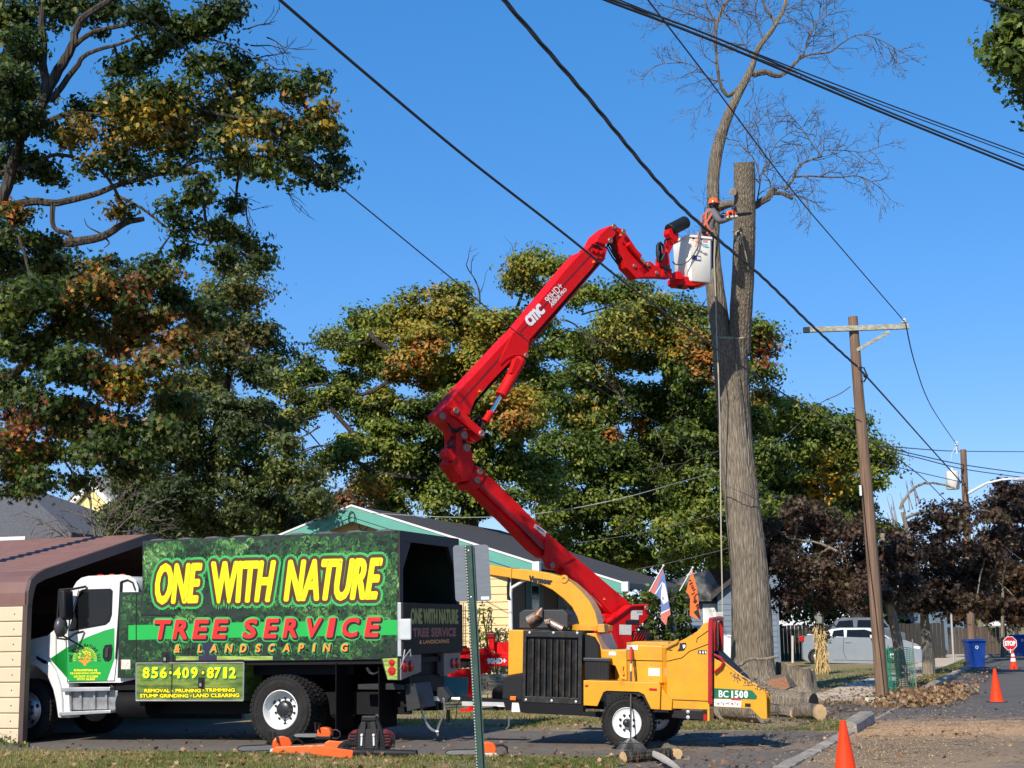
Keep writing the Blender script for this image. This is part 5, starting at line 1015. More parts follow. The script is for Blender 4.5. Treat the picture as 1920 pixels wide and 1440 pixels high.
# chute
YC = .95
top = D([(55,62),(190,85),(290,92),(400,108),(500,135),(565,172),(625,225),(680,290),(712,350),(728,410),(733,462)], YC-.16); bot = D([(55,125),(190,145),(290,162),(380,185),(450,220),(520,275),(570,325),(602,385),(618,440),(622,462)], YC-.16)
tb = top+bot[::-1]; MB().prism(tb, YC-.16, YC+.16).build('discharge_chute', YP, ch, smooth=True, bevel=.012)
for i in range(3, 9):
    pass
MB().prism(D([(188,80),(196,82),(192,148),(184,146)], YC-.18), YC-.18, YC+.18).build('chute_flange', YP, ch)
MB().prism(D([(176,140),(186,145),(182,250),(192,285),(170,280),(168,200)], YC-.17), YC-.19, YC-.16).build('chute_latch', BLACKM, ch)
mb = MB(); P_ = D([(520,150)], YC-.19)[0]; mb.lathe([(.025,-.02),(.025,.02),(.06,.02),(.06,-.02),(.025,-.02)], (P_[0], YC-.16, P_[1]), 'y', 14); mb.build('lifting_eye', YP, ch, smooth=True)
letter('lettering', 'Vermeer', D([(308,132),(448,152),(444,186),(304,164)], YC-.162), YC-.163, BLKP, ch, bold=.010, n=8)
mb = MB(); P_ = D([(585,440),(732,440),(732,472),(585,468)], YC-.25); mb.lathe([(.0,0),(.30,0),(.30,.07),(.24,.09),(0,.09)], ((P_[0][0]+P_[1][0])/2+.02, YC, P_[3][1]), 'z', 28); mb.build('chute_turntable', YP, ch, smooth=True)
MB().prism(D([(738,430),(782,432),(786,482),(742,482)], YC-.2), YC-.3, YC-.1).build('turntable_lock', YP2, ch, bevel=.008)
# drum housing (between engine and infeed)
MB().prism(D([(640,488),(720,488),(760,590),(905,590),(905,790),(640,790)], .62), .62, 1.45).build('drum_housing', YP, ch, bevel=.01)
MB().prism(D([(638,492),(700,510),(730,560),(735,640),(640,640)], .5), .5, .62).build('belt_guard', BLACKP, ch)
bt = D([(648,645),(802,650),(800,782),(650,778)], .3); MB().prism(bt, .3, .62).build('battery_box', BLACKP, ch, bevel=.012)
MB().prism(D([(642,640),(808,644),(806,664),(642,660)], .29), .28, .62).build('battery_lid', M('battery_lid_plastic', (.03,.03,.032), .35), ch, bevel=.008)
mb = MB()
for k in range(7):
    q = D([(660+k*20, 670), (668+k*20, 670), (668+k*20, 770), (660+k*20, 770)], .3); mb.prism(q, .296, .30)
mb.build('battery_ribs', BLACKP, ch)
MB().prism(D([(805,590),(910,590),(912,780),(870,770),(840,690),(805,680)], .40), .40, .62).build('feed_arm', YP, ch, bevel=.01)
mb = MB(); P_ = D([(885,690),(880,715),(890,745)], .38); mb.tube([(x, .38, z) for x, z in P_], .02, 6); mb.build('arm_hook', YP2, ch)
for q in ([(800,600),(845,602),(845,626),(800,624)],): MB().prism(D(q, .4), .395, .399).build('sticker', MATS['white_sticker'], ch)
# hydraulic hose cluster and valve behind
mb = MB()
for k in range(5):
    P_ = D([(940+k*8,560),(960+k*10,500+k*6),(1000+k*6,470-k*3),(1030+k*4,500),(1040,545)], .9); mb.tube([(x, .85+.05*k, z) for x, z in P_], .014, 5)
mb.build('hydraulic_hoses', BLACKP, ch, smooth=True)
# control box / feed box
MB().prism(D([(910,560),(1132,565),(1132,800),(915,790)], .32), .32, 1.5).build('feed_box', YP, ch, bevel=.012)
MB().prism(D([(905,545),(965,538),(1170,545),(1160,566),(910,562)], .32), .34, 1.5).build('feed_box_lid', YP2, ch, bevel=.008)
MB().prism(D([(912,560),(982,562),(980,592),(910,590)], .32), .312, .318).build('sticker', MATS['white_sticker'], ch)
MB().prism(D([(1046,702),(1118,705),(1116,755),(1046,752)], .32), .312, .318).build('sticker', MATS['white_sticker'], ch)
for (bx, by) in [(1062,682),(1120,684),(1062,772),(1118,774)]:
    p = Hf.s(*K('d', [(bx, by)])[0], .32); mb = MB(); mb.lathe([(.012, .0), (.01, -.008), (0, -.01)], (p[0], .32, p[1]), 'y', 8); mb.build('bolt', YP2, ch)
for l_ in ([(912,655),(1135,660)], [(965,650),(975,790)]):
    P_ = D(l_, .32); mb = MB(); mb.tube([(x, .316, z) for x, z in P_], .006, 4); mb.build('panel_seam', BLACKP, ch)
# infeed hopper: side wall, top, far wall, flared corner
IY = .06
sidep = D([(1158,578),(1275,520),(1345,478),(1390,425),(1418,418),(1425,962),(1185,955),(1160,900)], IY)
MB().prism(sidep, IY, IY+.03).build('infeed_side', YP, ch, bevel=.006)
MB().prism(sidep, IY+.72, IY+.75).build('infeed_side', YP, ch)
c0 = D([(1132,565),(1132,960)], .32); c1 = D([(1158,578),(1160,958)], IY)
mb = MB(); mb.add([(c0[0][0]-.0, .32, c0[0][1]), (c1[0][0], IY+.005, c1[0][1]), (c1[1][0], IY+.005, c1[1][1]), (c0[1][0], .32, c1[1][1]), (c0[0][0]+.03, .34, c0[0][1]), (c1[0][0]+.02, IY+.03, c1[0][1]), (c1[1][0]+.02, IY+.03, c1[1][1]), (c0[1][0]+.03, .34, c1[1][1])], [(0,1,2,3),(7,6,5,4),(0,4,5,1),(1,5,6,2),(2,6,7,3),(3,7,4,0)]); mb.build('infeed_flare', YP, ch)
tp = D([(1132,562),(1158,576),(1275,518),(1345,476),(1390,423),(1418,416),(1418,430),(1392,436),(1350,488),(1278,530),(1160,590)], IY); MB().prism(tp, IY+.03, IY+.72).build('infeed_roof', YP2, ch)
fl = D([(1160,900),(1425,905),(1425,930),(1160,925)], IY); MB().prism(fl, IY+.03, IY+.72).build('infeed_floor', YP2, ch)
for l_ in ([(1160,662),(1255,640),(1300,600),(1425,552)], [(1345,545),(1348,520),(1420,470)], [(1185,900),(1420,910)]):
    P_ = D(l_, IY); mb = MB(); mb.tube([(x, IY-.002, z) for x, z in P_], .006, 4); mb.build('panel_seam', BLACKP, ch)
q = D([(1240,550),(1278,545),(1282,570),(1265,596),(1225,600),(1238,578)], IY); MB().prism(q, IY-.004, IY).build('warning_decal', BLKP, ch); q = D([(1258,560),(1274,558),(1276,572),(1262,584)], IY); MB().prism(q, IY-.007, IY-.0045).build('warning_decal', WH, ch)
q = D([(1355,592),(1408,594),(1406,618),(1354,616)], IY); MB().prism(q, IY-.004, IY).build('warning_decal', BLKP, ch); 
for x_ in (1362, 1380, 1396): q = D([(x_,598),(x_+7,598),(x_+10,612),(x_+2,614)], IY); MB().prism(q, IY-.007, IY-.0045).build('warning_decal', WH, ch)
for a_ in ((1172,590),(1300,490)): q = D([a_, (a_[0]+22, a_[1]), (a_[0]+22, a_[1]+6), (a_[0], a_[1]+6)], IY); MB().prism(q, IY-.004, IY).build('small_decal', BLKP, ch)
mb = MB(); P_ = D([(1135,582),(1235,528),(1225,545),(1150,582)], IY); mb.tube([(x, IY-.03, z) for x, z in P_], .014, 6); mb.build('grab_handle', YP2, ch)
# folding table at the rear
IT = IY+.02
MB().prism(D([(1452,640),(1500,668),(1620,765),(1700,815),(1760,840),(1778,870),(1782,1022),(1745,1018),(1682,955),(1450,945)], IT), IT, IT+.03).build('infeed_table_side', YP, ch, bevel=.006)
MB().prism(D([(1452,640),(1500,668),(1620,765),(1700,815),(1760,840),(1778,870),(1782,1022),(1745,1018),(1682,955),(1450,945)], IT), IT+.26, IT+.29).build('infeed_table_side', YP, ch)
MB().prism(D([(1450,920),(1690,930),(1770,1000),(1765,1012),(1684,948),(1450,938)], IT), IT+.03, IT+.26).build('infeed_table', YP2, ch)
mb = MB(); P_ = D([(1500,662),(1622,757),(1702,807),(1762,832),(1782,866)], IT); mb.tube([(x, IT+.015, z) for x, z in P_], .022, 6); mb.build('table_rim', YP2, ch)
MB().prism(D([(1452,828),(1688,842),(1720,878),(1715,898),(1452,892)], IT), IT-.004, IT).build('model_plate', M('plate_green', (.006, .13, .055), .35), ch)
letter('lettering', 'BC', D([(1483,842),(1542,845),(1542,886),(1483,884)], IT), IT-.0048, WH, ch, bold=.002); [letter('lettering', c_, D([(a_,845),(b_,846),(b_,888),(a_,887)], IT), IT-.0048, WH, ch, bold=.003 if c_ == '1' else .005, n=8) for c_, a_, b_ in (('1', 1562, 1570), ('5', 1583, 1603), ('0', 1612, 1632), ('0', 1641, 1661))]
MB().prism(D([(1452,895),(1622,902),(1620,948),(1452,940)], IT), IT-.004, IT).build('instruction_label', M('instruction_label', (.75,.72,.66), .5, col2=(.45,.4,.36), scale=22, mix=(.3,.4)), ch)
mb = MB()
for k in range(16): x_ = 1460+k*9.6; q = D([(x_,915+(k*7) % 9),(x_+6,915+(k*7) % 9),(x_+6,918+(k*7) % 9+k % 3*4),(x_,918+(k*7) % 9+k % 3*4)], IT); mb.prism(q, IT-.006, IT-.0042)
mb.build('label_print', BLKP, ch)['kind'] = 'stuff'
q = D([(1560,894),(1622,897),(1621,905),(1560,903)], IT); MB().prism(q, IT-.0075, IT-.0062).build('label_header', REDP, ch)
q = D([(1645,922),(1680,924),(1680,946),(1645,944)], IT); MB().prism(q, IT-.004, IT).build('warning_decal', BLKP, ch)
# red feed control bar
RB = M('control_bar_red', (.38, .008, .012), .3, coat=.4); mb = MB()
a = D([(1422,440),(1430,405),(1455,395),(1472,400)], IY-.06); yb_ = IY-.06
mb.tube([(D([(1428,925)], yb_)[0][0], yb_, D([(1428,925)], yb_)[0][1])]+[(x, yb_, z) for x, z in D([(1430,440)], yb_)]+[(a[1][0], yb_+.02, a[1][1]), (a[2][0], yb_+.3, a[2][1])]+[(a[2][0], IY+.42, a[2][1]), (a[1][0], IY+.66, a[1][1]), (D([(1430,440)], yb_)[0][0], IY+.68, D([(1430,440)], yb_)[0][1]), (D([(1428,925)], yb_)[0][0], IY+.68, D([(1428,925)], yb_)[0][1])], .032, 8)
mb.build('control_bar', RB, ch, smooth=True)
mb = MB(); P_ = D([(1450,620),(1490,640),(1508,665),(1495,695),(1452,730)], yb_); mb.tube([(x, yb_+.03, z) for x, z in P_], .018, 6); mb.build('bar_handle', RB, ch, smooth=True)
MB().prism(D([(1448,405),(1474,395),(1478,560),(1470,620),(1448,600)], IY+.25), IY+.22, IY+.28).build('bar_guard', RB, ch)
mb = MB()
for k in range(9): P_ = D([(1455+k*9, 480+k*32), (1478+k*13, 478+k*34), (1490+k*15, 500+k*36)], IY+.2+.1*(k % 3)); mb.tube([(x, IY+.2+.15*(k % 4), z) for x, z in P_], .02, 5)
MB().prism(D([(1452,590),(1490,600),(1560,668),(1640,748),(1690,806),(1600,780),(1452,700)], IY+.3), IY+.2, IY+.5).build('rubber_curtain', BLACKP, ch); 
tw_ = MB()
for k in range(60):
    a_ = random.random(); x_ = 1560+a_*215; y_ = 735+a_*115; an = random.uniform(-3.1, 3.1); pp = []
    for j in range(4): x_ += 14*math.cos(an); y_ += 14*math.sin(an)*.8; an += random.uniform(-.6, .6); pp.append((x_, y_))
    P_ = D(pp, IT-.03); yy = random.uniform(-.05, .5); tw_.tube([(x, IT-.02+yy*(j > 0), z) for j, (x, z) in enumerate(P_)], .007, 3)
tag(tw_.build('twig_tangle', BARKPALE, None), 'tangle of thin broken twigs caught on the sloping edge of the infeed table', 'twigs', kind='stuff').matrix_world = Hf.M
# fender and wheels
fd = D([(642,780),(1110,795),(1120,812),(1115,962),(1062,958),(1018,868),(985,852),(785,845),(765,855),(728,940),(642,935)], -.03)
MB().prism(fd, -.03, -.005).build('fender', YP, ch, bevel=.006)
ft = D([(642,780),(1110,795),(1112,803),(642,789)], -.03); MB().prism(ft, -.004, .42).build('fender_top', YP, ch)
MB().prism(D([(765,856),(785,846),(985,853),(1018,869),(1062,958),(1050,962),(1005,880),(980,866),(790,860),(776,868)], -.03), -.004, .40).build('fender_liner', BLACKP, ch)
MB().prism(D([(1108,800),(1160,875),(1190,905),(1186,965),(1115,962)], .0), .02, .3).build('fender_brace', YP, ch)
for q in ([(652,805),(672,806),(672,822),(652,821)], [(1050,827),(1098,829),(1098,845),(1050,843)]): MB().prism(D(q, -.031), -.036, -.031).build('reflector', REDL if q[0][0] > 900 else M('dark_orange_lens', (.3,.05,.01), .3), ch, bevel=.003)
MB().prism(D([(1425,962),(1425,1030),(1412,1032),(1412,962)], .05), .04, .3).build('rear_post', YP, ch)
MB().prism(D([(1190,965),(1412,972),(1412,1030),(1190,1012)], .1), .1, .14).build('bumper_plate', BLACKP, ch, bevel=.006)
for c_ in ((1291, 975), (1291, 1010)): p = Hf.s(*K('d', [c_])[0], .1); mb = MB(); mb.lathe([(.028,0),(.026,-.01),(0,-.014)], (p[0], .1, p[1]), 'y', 12); mb.build('bolt', ALU, ch)
MB().prism(D([(1388,990),(1408,991),(1408,1030),(1388,1029)], .09), .085, .1).build('tail_light', REDL, ch)
q = Hf.s(1175, 1355.5, 0); RC = .372
wheel(ch, q[0], RC, .0, RC, .24, .212, .03, outdish=False, lugs=8, hubr=.05, hubout=.02, treads=36); wheel(ch, q[0], RC, 1.62, RC, .24, .212, .06, lugs=8, hubr=.05, treads=36)
mb = MB(); mb.tube([(q[0], .1, RC), (q[0], 1.75, RC)], .045, 8); mb.build('axle', BLACKM, ch)
# ------------------------------------------------------------------ red tracked spider lift behind the chipper
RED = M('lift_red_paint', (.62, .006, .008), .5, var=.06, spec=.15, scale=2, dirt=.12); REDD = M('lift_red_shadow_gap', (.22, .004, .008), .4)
o_ = at(1165, 1180, 33); o_.z = 0
Bf = Frame(o_, R(38)); lift = thing('spider_lift', 'red tracked boom lift whose folded arm carries the white bucket up to the cut tree', 'boom lift', Bf.M)
Gp = lambda pts, y=0.0: Bf.S('g', pts, y); Hp = lambda pts, y=0.0: Bf.S('h', pts, y); Dp = lambda pts, y=0.0: Bf.S('d', pts, y); Fp = lambda pts, y=0.0: Bf.S('f', pts, y)
def plate(name, poly, y0, y1, mat=RED, bevel=.012, par=lift): return MB().prism(poly, y0, y1).build(name, mat, par, bevel=bevel)
def pin(c, pts, y, r_, name='pivot_pin'):
    for q in pts:
        p = Bf.s(*K(c, [q])[0], y); mb = MB(); mb.lathe([(r_, 0), (r_, -.02), (r_*.8, -.035), (r_*.4, -.035), (r_*.35, -.025), (0, -.025)], (p[0], y, p[1]), 'y', 14); mb.build(name, M('worn_pin_steel', (.3,.16,.12), .45, .5), lift, smooth=True)
# lower boom
mb = MB(); y_ = -.19
plate('lower_boom', Hp([(245,420),(290,345),(330,372),(650,690),(1140,1105),(1030,1170),(860,990),(700,860),(600,750),(430,600)], y_), y_, .19)
plate('lower_boom_rib', Hp([(255,410),(262,400),(600,735),(635,762),(632,790),(600,768)], y_-.012), y_-.012, y_, REDD, 0)
plate('lower_boom_rail', Hp([(180,398),(240,428),(430,610),(620,795),(648,835),(620,830),(560,785),(400,620),(190,415)], -.12), -.12, .12, RED)
plate('boom_side_bracket', Hp([(640,680),(700,735),(810,835),(755,862),(715,885),(690,902),(655,900),(632,885),(628,862),(612,835),(632,800),(628,760)], y_-.03), y_-.03, y_-.005)
pin('h', [(672,877)], y_-.03, .07)
P_ = Hp([(725,905),(890,1040)], -.1); mb = MB(); mb.tube([(x, -.1, z) for x, z in P_], .11, 14); mb.build('lift_cylinder', RED, lift, smooth=True); P_ = Hp([(885,1035),(1010,1150)], -.1); mb = MB(); mb.tube([(x, -.1, z) for x, z in P_], .05, 10); mb.build('cylinder_rod', CHROME, lift, smooth=True)
for q, c_ in (([(575,632),(645,682),(632,710),(568,655)], 'h'),): plate('warning_sticker', Bf.S('h', q, y_-.014), y_-.016, y_-.001, M('pale_sticker', (.72,.6,.58), .5, col2=(.5,.15,.13), scale=14, mix=(.35,.45)), 0)
q = Hp([(588,650),(628,680),(626,684),(586,654)], y_-.018); plate('sticker_print', q, y_-.02, y_-.0165, BLKP, 0)
for q in ([(268,405),(276,418),(260,420)], [(980,1066),(988,1078),(972,1080)]): plate('warning_triangle', Hp(q, y_-.006), y_-.008, y_-.001, ORG, 0)
plate('boom_end_plate', Hp([(188,385),(232,290),(290,332),(245,425),(215,430),(180,400)], y_-.04), y_-.04, .23); pin('h', [(248,326),(232,378)], y_-.04, .075)
# knuckle link between the two booms
plate('knuckle_link', Hp([(112,100),(170,62),(182,140),(200,200),(218,300),(192,380),(150,385),(95,300),(78,280),(105,262),(130,272),(160,250),(165,275),(125,290),(105,262),(100,240),(108,200)][0:9]+[(100,240),(108,180)], y_-.02), y_-.02, .21)
pin('h', [(155,112),(168,188)], y_-.02, .085); p = Bf.s(*K('h', [(157,150)])[0], y_-.03); mb = MB(); mb.lathe([(.05,0),(.05,-.006),(0,-.006)], (p[0], y_-.02, p[1]), 'y', 12); mb.build('link_hole', BLACKM, lift)
plate('knuckle_bracket', Hp([(45,205),(60,190),(75,185),(95,215),(108,235),(100,262),(78,262),(60,245),(44,240)], -.25), -.27, -.05); 
mb = MB()
for k in range(4): P_ = Hp([(62+k*8,188),(60+k*8,160-k*4),(78+k*6,140),(100,120)], -.2); mb.tube([(x, -.2+.04*k, z) for x, z in P_], .018, 5)
for k in range(5): P_ = Hp([(60+k*9,185),(60+k*9,172)], -.27); mb.tube([(x, -.27, z) for x, z in P_], .028, 6)
mb.build('hose_fittings', BLACKP, lift, smooth=True)
# elbow
plate('elbow_plate', Gp([(68,1085),(78,1070),(150,1035),(185,1060),(215,1080),(245,1120),(215,1150),(175,1168),(140,1160),(112,1130),(80,1112)], y_-.03), y_-.03, .22)
plate('elbow_link', Gp([(135,1045),(170,1050),(300,1165),(312,1190),(298,1205),(278,1200),(165,1105),(135,1090)], y_-.09), y_-.09, y_-.035)
plate('elbow_knuckle', Gp([(118,1140),(215,1150),(212,1185),(180,1230),(140,1220),(130,1190)], -.12), -.14, .14); pin('g', [(157,1066),(296,1190),(84,1096)], y_-.09, .075)
plate('elbow_arm', Gp([(215,1165),(285,1195),(298,1215),(262,1238),(235,1232),(222,1205)], -.1), -.12, .1)
mb = MB()
for k in range(7): P_ = Gp([(235+k*5,1120+k*6),(262+k*4,1098+k*3),(290,1110+k*7),(282,1160+k*5),(245,1180)], -.05); mb.tube([(x, -.18+.05*k, z) for x, z in P_], .02, 5)
for k in range(3): P_ = Gp([(112+k*5,1135),(135,1165+k*8),(165,1172+k*6),(200,1150)], -.26); mb.tube([(x, -.26, z) for x, z in P_], .018, 5)
mb.build('hose_bundle', BLACKP, lift, smooth=True)
# upper boom, telescoped
plate('upper_boom', Gp([(70,1082),(150,985),(480,632),(560,690),(545,705),(265,1000),(250,1040),(232,1090),(195,1075),(150,1048),(90,1095)], y_-.02), y_-.02, .22)
plate('upper_boom_section', Gp([(478,634),(770,280),(835,212),(870,196),(925,238),(905,285),(553,688),(548,700)], y_), y_, .19)
plate('upper_boom_groove', Gp([(175,1020),(182,1024),(480,690),(520,650),(514,645),(474,682)], y_-.024), y_-.026, y_-.019, REDD, 0); plate('upper_boom_groove', Gp([(500,640),(506,645),(900,215),(893,210)], y_-.004), y_-.006, y_+.001, REDD, 0)
plate('boom_fly_rail', Gp([(545,705),(555,690),(905,285),(925,240),(970,240),(940,275),(575,695),(560,720)], -.10), -.10, .12, RED); plate('boom_fly_slot', Gp([(575,672),(585,676),(935,268),(925,262)], -.104), -.106, -.09, BLACKM, 0)
plate('cylinder_bracket', Gp([(465,645),(485,640),(552,692),(550,745),(545,770),(528,775),(505,768),(470,768),(430,790),(400,820),(390,800)], y_-.045), y_-.045, y_-.022); pin('g', [(536,768)], y_-.045, .06)
P_ = Gp([(515,795),(505,860),(450,905),(402,975)], -.22)
P_ = Gp([(508,790),(400,985)], -.24); mb = MB(); mb.tube([(x, -.24, z) for x, z in P_], .125, 14); mb.build('telescope_cylinder', RED, lift, smooth=True)
plate('cylinder_valve', Gp([(470,785),(490,780),(500,800),(460,870),(442,865)], -.30), -.36, -.24)
P_ = Gp([(400,985),(342,1085)], -.24); mb = MB(); mb.tube([(x, -.24, z) for x, z in P_], .05, 12); mb.build('cylinder_rod', CHROME, lift, smooth=True)
P_ = Gp([(346,1075),(315,1125)], -.24); mb = MB(); mb.tube([(x, -.24, z) for x, z in P_], .075, 12); mb.build('rod_end', RED, lift, smooth=True)
mb = MB()
for k in range(5): P_ = Gp([(470,790+k*5),(420,840+k*3),(340,930+k*4),(270,1010+k*5),(230,1080)], -.05); mb.tube([(x, -.1+.05*k, z) for x, z in P_], .016, 5)
mb.build('hydraulic_hoses', BLACKP, lift, smooth=True)
def blet(s, tl_, tr_, br_, bl2, b_, mat=WH, name='lettering'): letter(name, s, Gp([tl_, tr_, br_, bl2], y_-.004), y_-.008, mat, lift, bold=b_, n=10)
for ch_, t0, t1 in (('c', 0, .26), ('m', .30, .68), ('c', .72, 1.0)):
    A = Vector((526, 570)); Bv = Vector((606, 488)); A2 = Vector((560, 612)); B2 = Vector((638, 530)); blet(ch_, tuple(A.lerp(Bv, t0)), tuple(A.lerp(Bv, t1)), tuple(A2.lerp(B2, t1)), tuple(A2.lerp(B2, t0)), .018)
blet('90HD+', (634,462), (712,372), (740,400), (662,488), .002); blet('ARBOR PRO', (664,486), (745,402), (757,414), (676,508), .004)
for q in ([(285,953),(293,965),(277,966)], [(900,255),(908,265),(893,267)], [(1046,110),(1054,120),(1039,122)]): plate('warning_triangle', Gp(q, y_-.03), y_-.05, y_-.025, ORG, 0)
# boom head, jib
plate('boom_head', Gp([(870,190),(905,158),(965,168),(975,200),(965,238),(945,248),(900,235),(880,215)], -.16), -.16, .16)
plate('head_knuckle', Gp([(915,155),(935,115),(985,72),(1012,60),(1030,80),(1018,118),(990,160),(965,168)], y_-.02), y_-.02, .2)
plate('jib', Gp([(1010,60),(1060,88),(1078,108),(1140,200),(1162,240),(1175,258),(1205,262),(1210,300),(1170,345),(1135,352),(1078,292),(1060,240),(1025,150),(1018,110)], -.13), -.13, .13)
pin('g', [(1010,72),(1062,100),(990,148)], y_-.02, .07)
P_ = Gp([(1088,165),(1150,235)], -.2); mb = MB(); mb.tube([(x, -.2, z) for x, z in P_], .07, 12); mb.build('jib_cylinder', RED, lift, smooth=True); P_ = Gp([(1150,235),(1178,268)], -.2); mb = MB(); mb.tube([(x, -.2, z) for x, z in P_], .035, 10); mb.build('cylinder_rod', CHROME, lift)
mb = MB()
for k in range(4): P_ = Gp([(1018,118+k*4),(1000,160+k*5),(1030,215+k*4),(1062,250+k*6)], -.1); mb.tube([(x, -.1+.06*k, z) for x, z in P_], .02, 5)
for k in range(3): P_ = Gp([(880,195-k*3),(895,165),(925,175+k*5),(955,200)], -.2); mb.tube([(x, -.19, z) for x, z in P_], .014, 5)
mb.build('head_hoses', BLACKP, lift, smooth=True)
for k in range(3): plate('head_fitting', Gp([(885+k*24,192+k*6),(902+k*24,188+k*6),(905+k*24,206+k*6),(888+k*24,210+k*6)], -.19), -.21, -.16)
plate('jib_head', Gp([(1140,300),(1205,258),(1235,285),(1300,290),(1322,300),(1322,350),(1260,345),(1170,345)], -.11), -.13, .11); pin('g', [(1120,285),(1196,278),(1240,322)], -.13, .05)
plate('rotator_mast', Fp([(262,930),(300,905),(330,850),(385,700),(420,720),(400,800),(350,900),(362,1000),(370,1170),(270,1160)], -.12), -.14, .1)
plate('rotator_mast', Fp([(355,590),(420,560),(460,600),(478,660),(468,750),(430,740),(380,690),(352,640)], -.14), -.14, .05)
mb = MB()
for k in range(2): P_ = Fp([(228+k*26,985),(215+k*24,880),(222+k*20,780),(250+k*4,752),(285-k*8,790),(300-k*18,900),(262,980)], -.2); mb.tube([(x, -.2+.08*k, z) for x, z in P_], .032, 7)
for k in range(4): P_ = Fp([(310+k*14,760),(322+k*12,705),(360+k*8,700),(400,720+k*10)], -.2); mb.tube([(x, -.2+.05*k, z) for x, z in P_], .014, 5)
mb.build('hose_loops', BLACKP, lift, smooth=True)
cyl = Fp([(345,600),(560,500)], -.05); a, b = cyl; mb = MB(); mb.tube([(a[0]+.04, -.05, a[1]), (b[0], -.05, b[1])], .155, 20); mb.build('control_hood', BLACKP, lift, smooth=True, bevel=.02)
mb = MB()
for k in range(4): p = Fp([(470+k*22, 600-k*12)], -.26)[0]; mb.box(p[0]-.03, p[0]+.03, -.27, -.2, p[1]-.03, p[1]+.03)
mb.build('control_levers', BLACKP, lift)['kind'] = 'stuff'
mb = MB()
for k in range(7): p = Fp([(285+(k*37) % 80, 1040+(k*23) % 90)], -.17)[0]; mb.box(p[0]-.02, p[0]+.035, -.18, -.13, p[1]-.02, p[1]+.03)
mb.build('valve_block', M('worn_black_steel', (.05,.05,.055), .4, .5), lift)['kind'] = 'stuff'
# bucket: a white open tub, turned a little from the view
bo = at(1295, 526, 34.5); Kf = Frame(bo, R(24)); bk = thing('bucket', 'white fibreglass work bucket with warning labels, the worker stands in it', 'bucket', Kf.M)
FG = M('white_fibreglass', (.82, .78, .69), .45, var=.05, scale=3)
wB, dB, hB = .71, .78, 1.13; xb = .315
def tub(x0_, x1_, y0_, y1_, z, ch=.07): return [(x0_+ch, y0_, z), (x1_-ch, y0_, z), (x1_, y0_+ch, z), (x1_, y1_-ch, z), (x1_-ch, y1_, z), (x0_+ch, y1_, z), (x0_, y1_-ch, z), (x0_, y0_+ch, z)]
mb = MB(); RGS = []
for z, g_, th in ((0, .05, 0), (.03, .03, 0), (hB-.06, .0, 0), (hB-.06, -.028, 0), (hB, -.028, 0), (hB, .03, 0), (.05, .07, 0)): RGS.append(tub(xb-wB/2+g_, xb+wB/2-g_, g_, dB-g_, z))
vs = [v for r_ in RGS for v in r_]; fs = []
for i in range(len(RGS)-1):
    for k in range(8): k2 = (k+1) % 8; fs.append((i*8+k, i*8+k2, (i+1)*8+k2, (i+1)*8+k))
fs += [tuple(range(7, -1, -1)), tuple((len(RGS)-1)*8+k for k in range(8))]; mb.add(vs, fs); mb.build('tub', FG, bk, smooth=True, bevel=.008)
Q = lambda pts, y=.005: Kf.S('f', pts, y)
DB = M('navy_label', (.03, .04, .16), .4); CYN = M('pale_blue_label', (.25, .5, .55), .5); PK = M('pale_red_label', (.6, .25, .22), .5)
for q, m_ in (([(640,905),(745,918),(745,972),(640,958)], DB), ([(768,765),(830,770),(830,808),(768,800)], CYN), ([(770,712),(828,718),(828,752),(770,746)], PK), ([(640,690),(668,694),(668,712),(640,708)], BLKP), ([(745,705),(768,708),(768,720),(745,716)], BLKP)): MB().prism(Q(q), -.004, .03).build('label', m_, bk)
mb = MB()
for k in range(26):
    x = 640+(k*53) % 170; y = 720+(k*29) % 190; l_ = 18+(k*7) % 30
    if x < 700 and y > 800: continue
    mb.prism(Q([(x, y), (x+l_, y+3), (x+l_, y+8), (x, y+5)]), -.003, .025)
mb.build('label_print', M('faint_print', (.35, .3, .28), .6), bk)['kind'] = 'stuff'
for q in ([(700,925),(718,927),(718,962),(700,960)], [(725,928),(740,930),(740,964),(725,962)]): MB().prism(Q(q), -.007, .0).build('label_symbol', WH, bk)
MB().prism(Q([(430,1175),(520,1165),(820,1205),(808,1262),(690,1275),(640,1290),(480,1270),(430,1240)], .12), .08, .5).build('platform_support', RED, bk, bevel=.015); MB().prism(Q([(440,1105),(500,1100),(525,1165),(520,1205),(445,1200)], -.02), -.04, .3).build('platform_support', RED, bk, bevel=.01)
for c_ in ((490, 1285), (635, 1300)): p = Q([c_], .2)[0]; mb = MB(); mb.lathe([(0,-.06),(.06,-.05),(.08,.02),(.07,.08)], (p[0], .2, p[1]), 'z', 12); mb.build('support_foot', BLACKP, bk)
mb = MB(); P_ = Q([(730,620),(738,690),(715,800),(660,900),(590,985),(510,1020),(430,1018),(400,985)], -.05); mb.tube([(x, -.05, z) for x, z in P_], .016, 6); tag(mb.build('tool_strap', M('dark_strap', (.1,.08,.07), .8)), 'dark strap looping down over the front of the white bucket', 'strap').matrix_world = Kf.M
mb = MB(); P_ = Q([(705,620),(712,665),(698,740),(680,800)], -.06); mb.tube([(x, -.06, z) for x, z in P_], .014, 5); tag(mb.build('orange_lanyard', M('lanyard_orange', (.75,.22,.12), .7)), 'orange lanyard hanging over the rim of the white bucket', 'lanyard').matrix_world = Kf.M
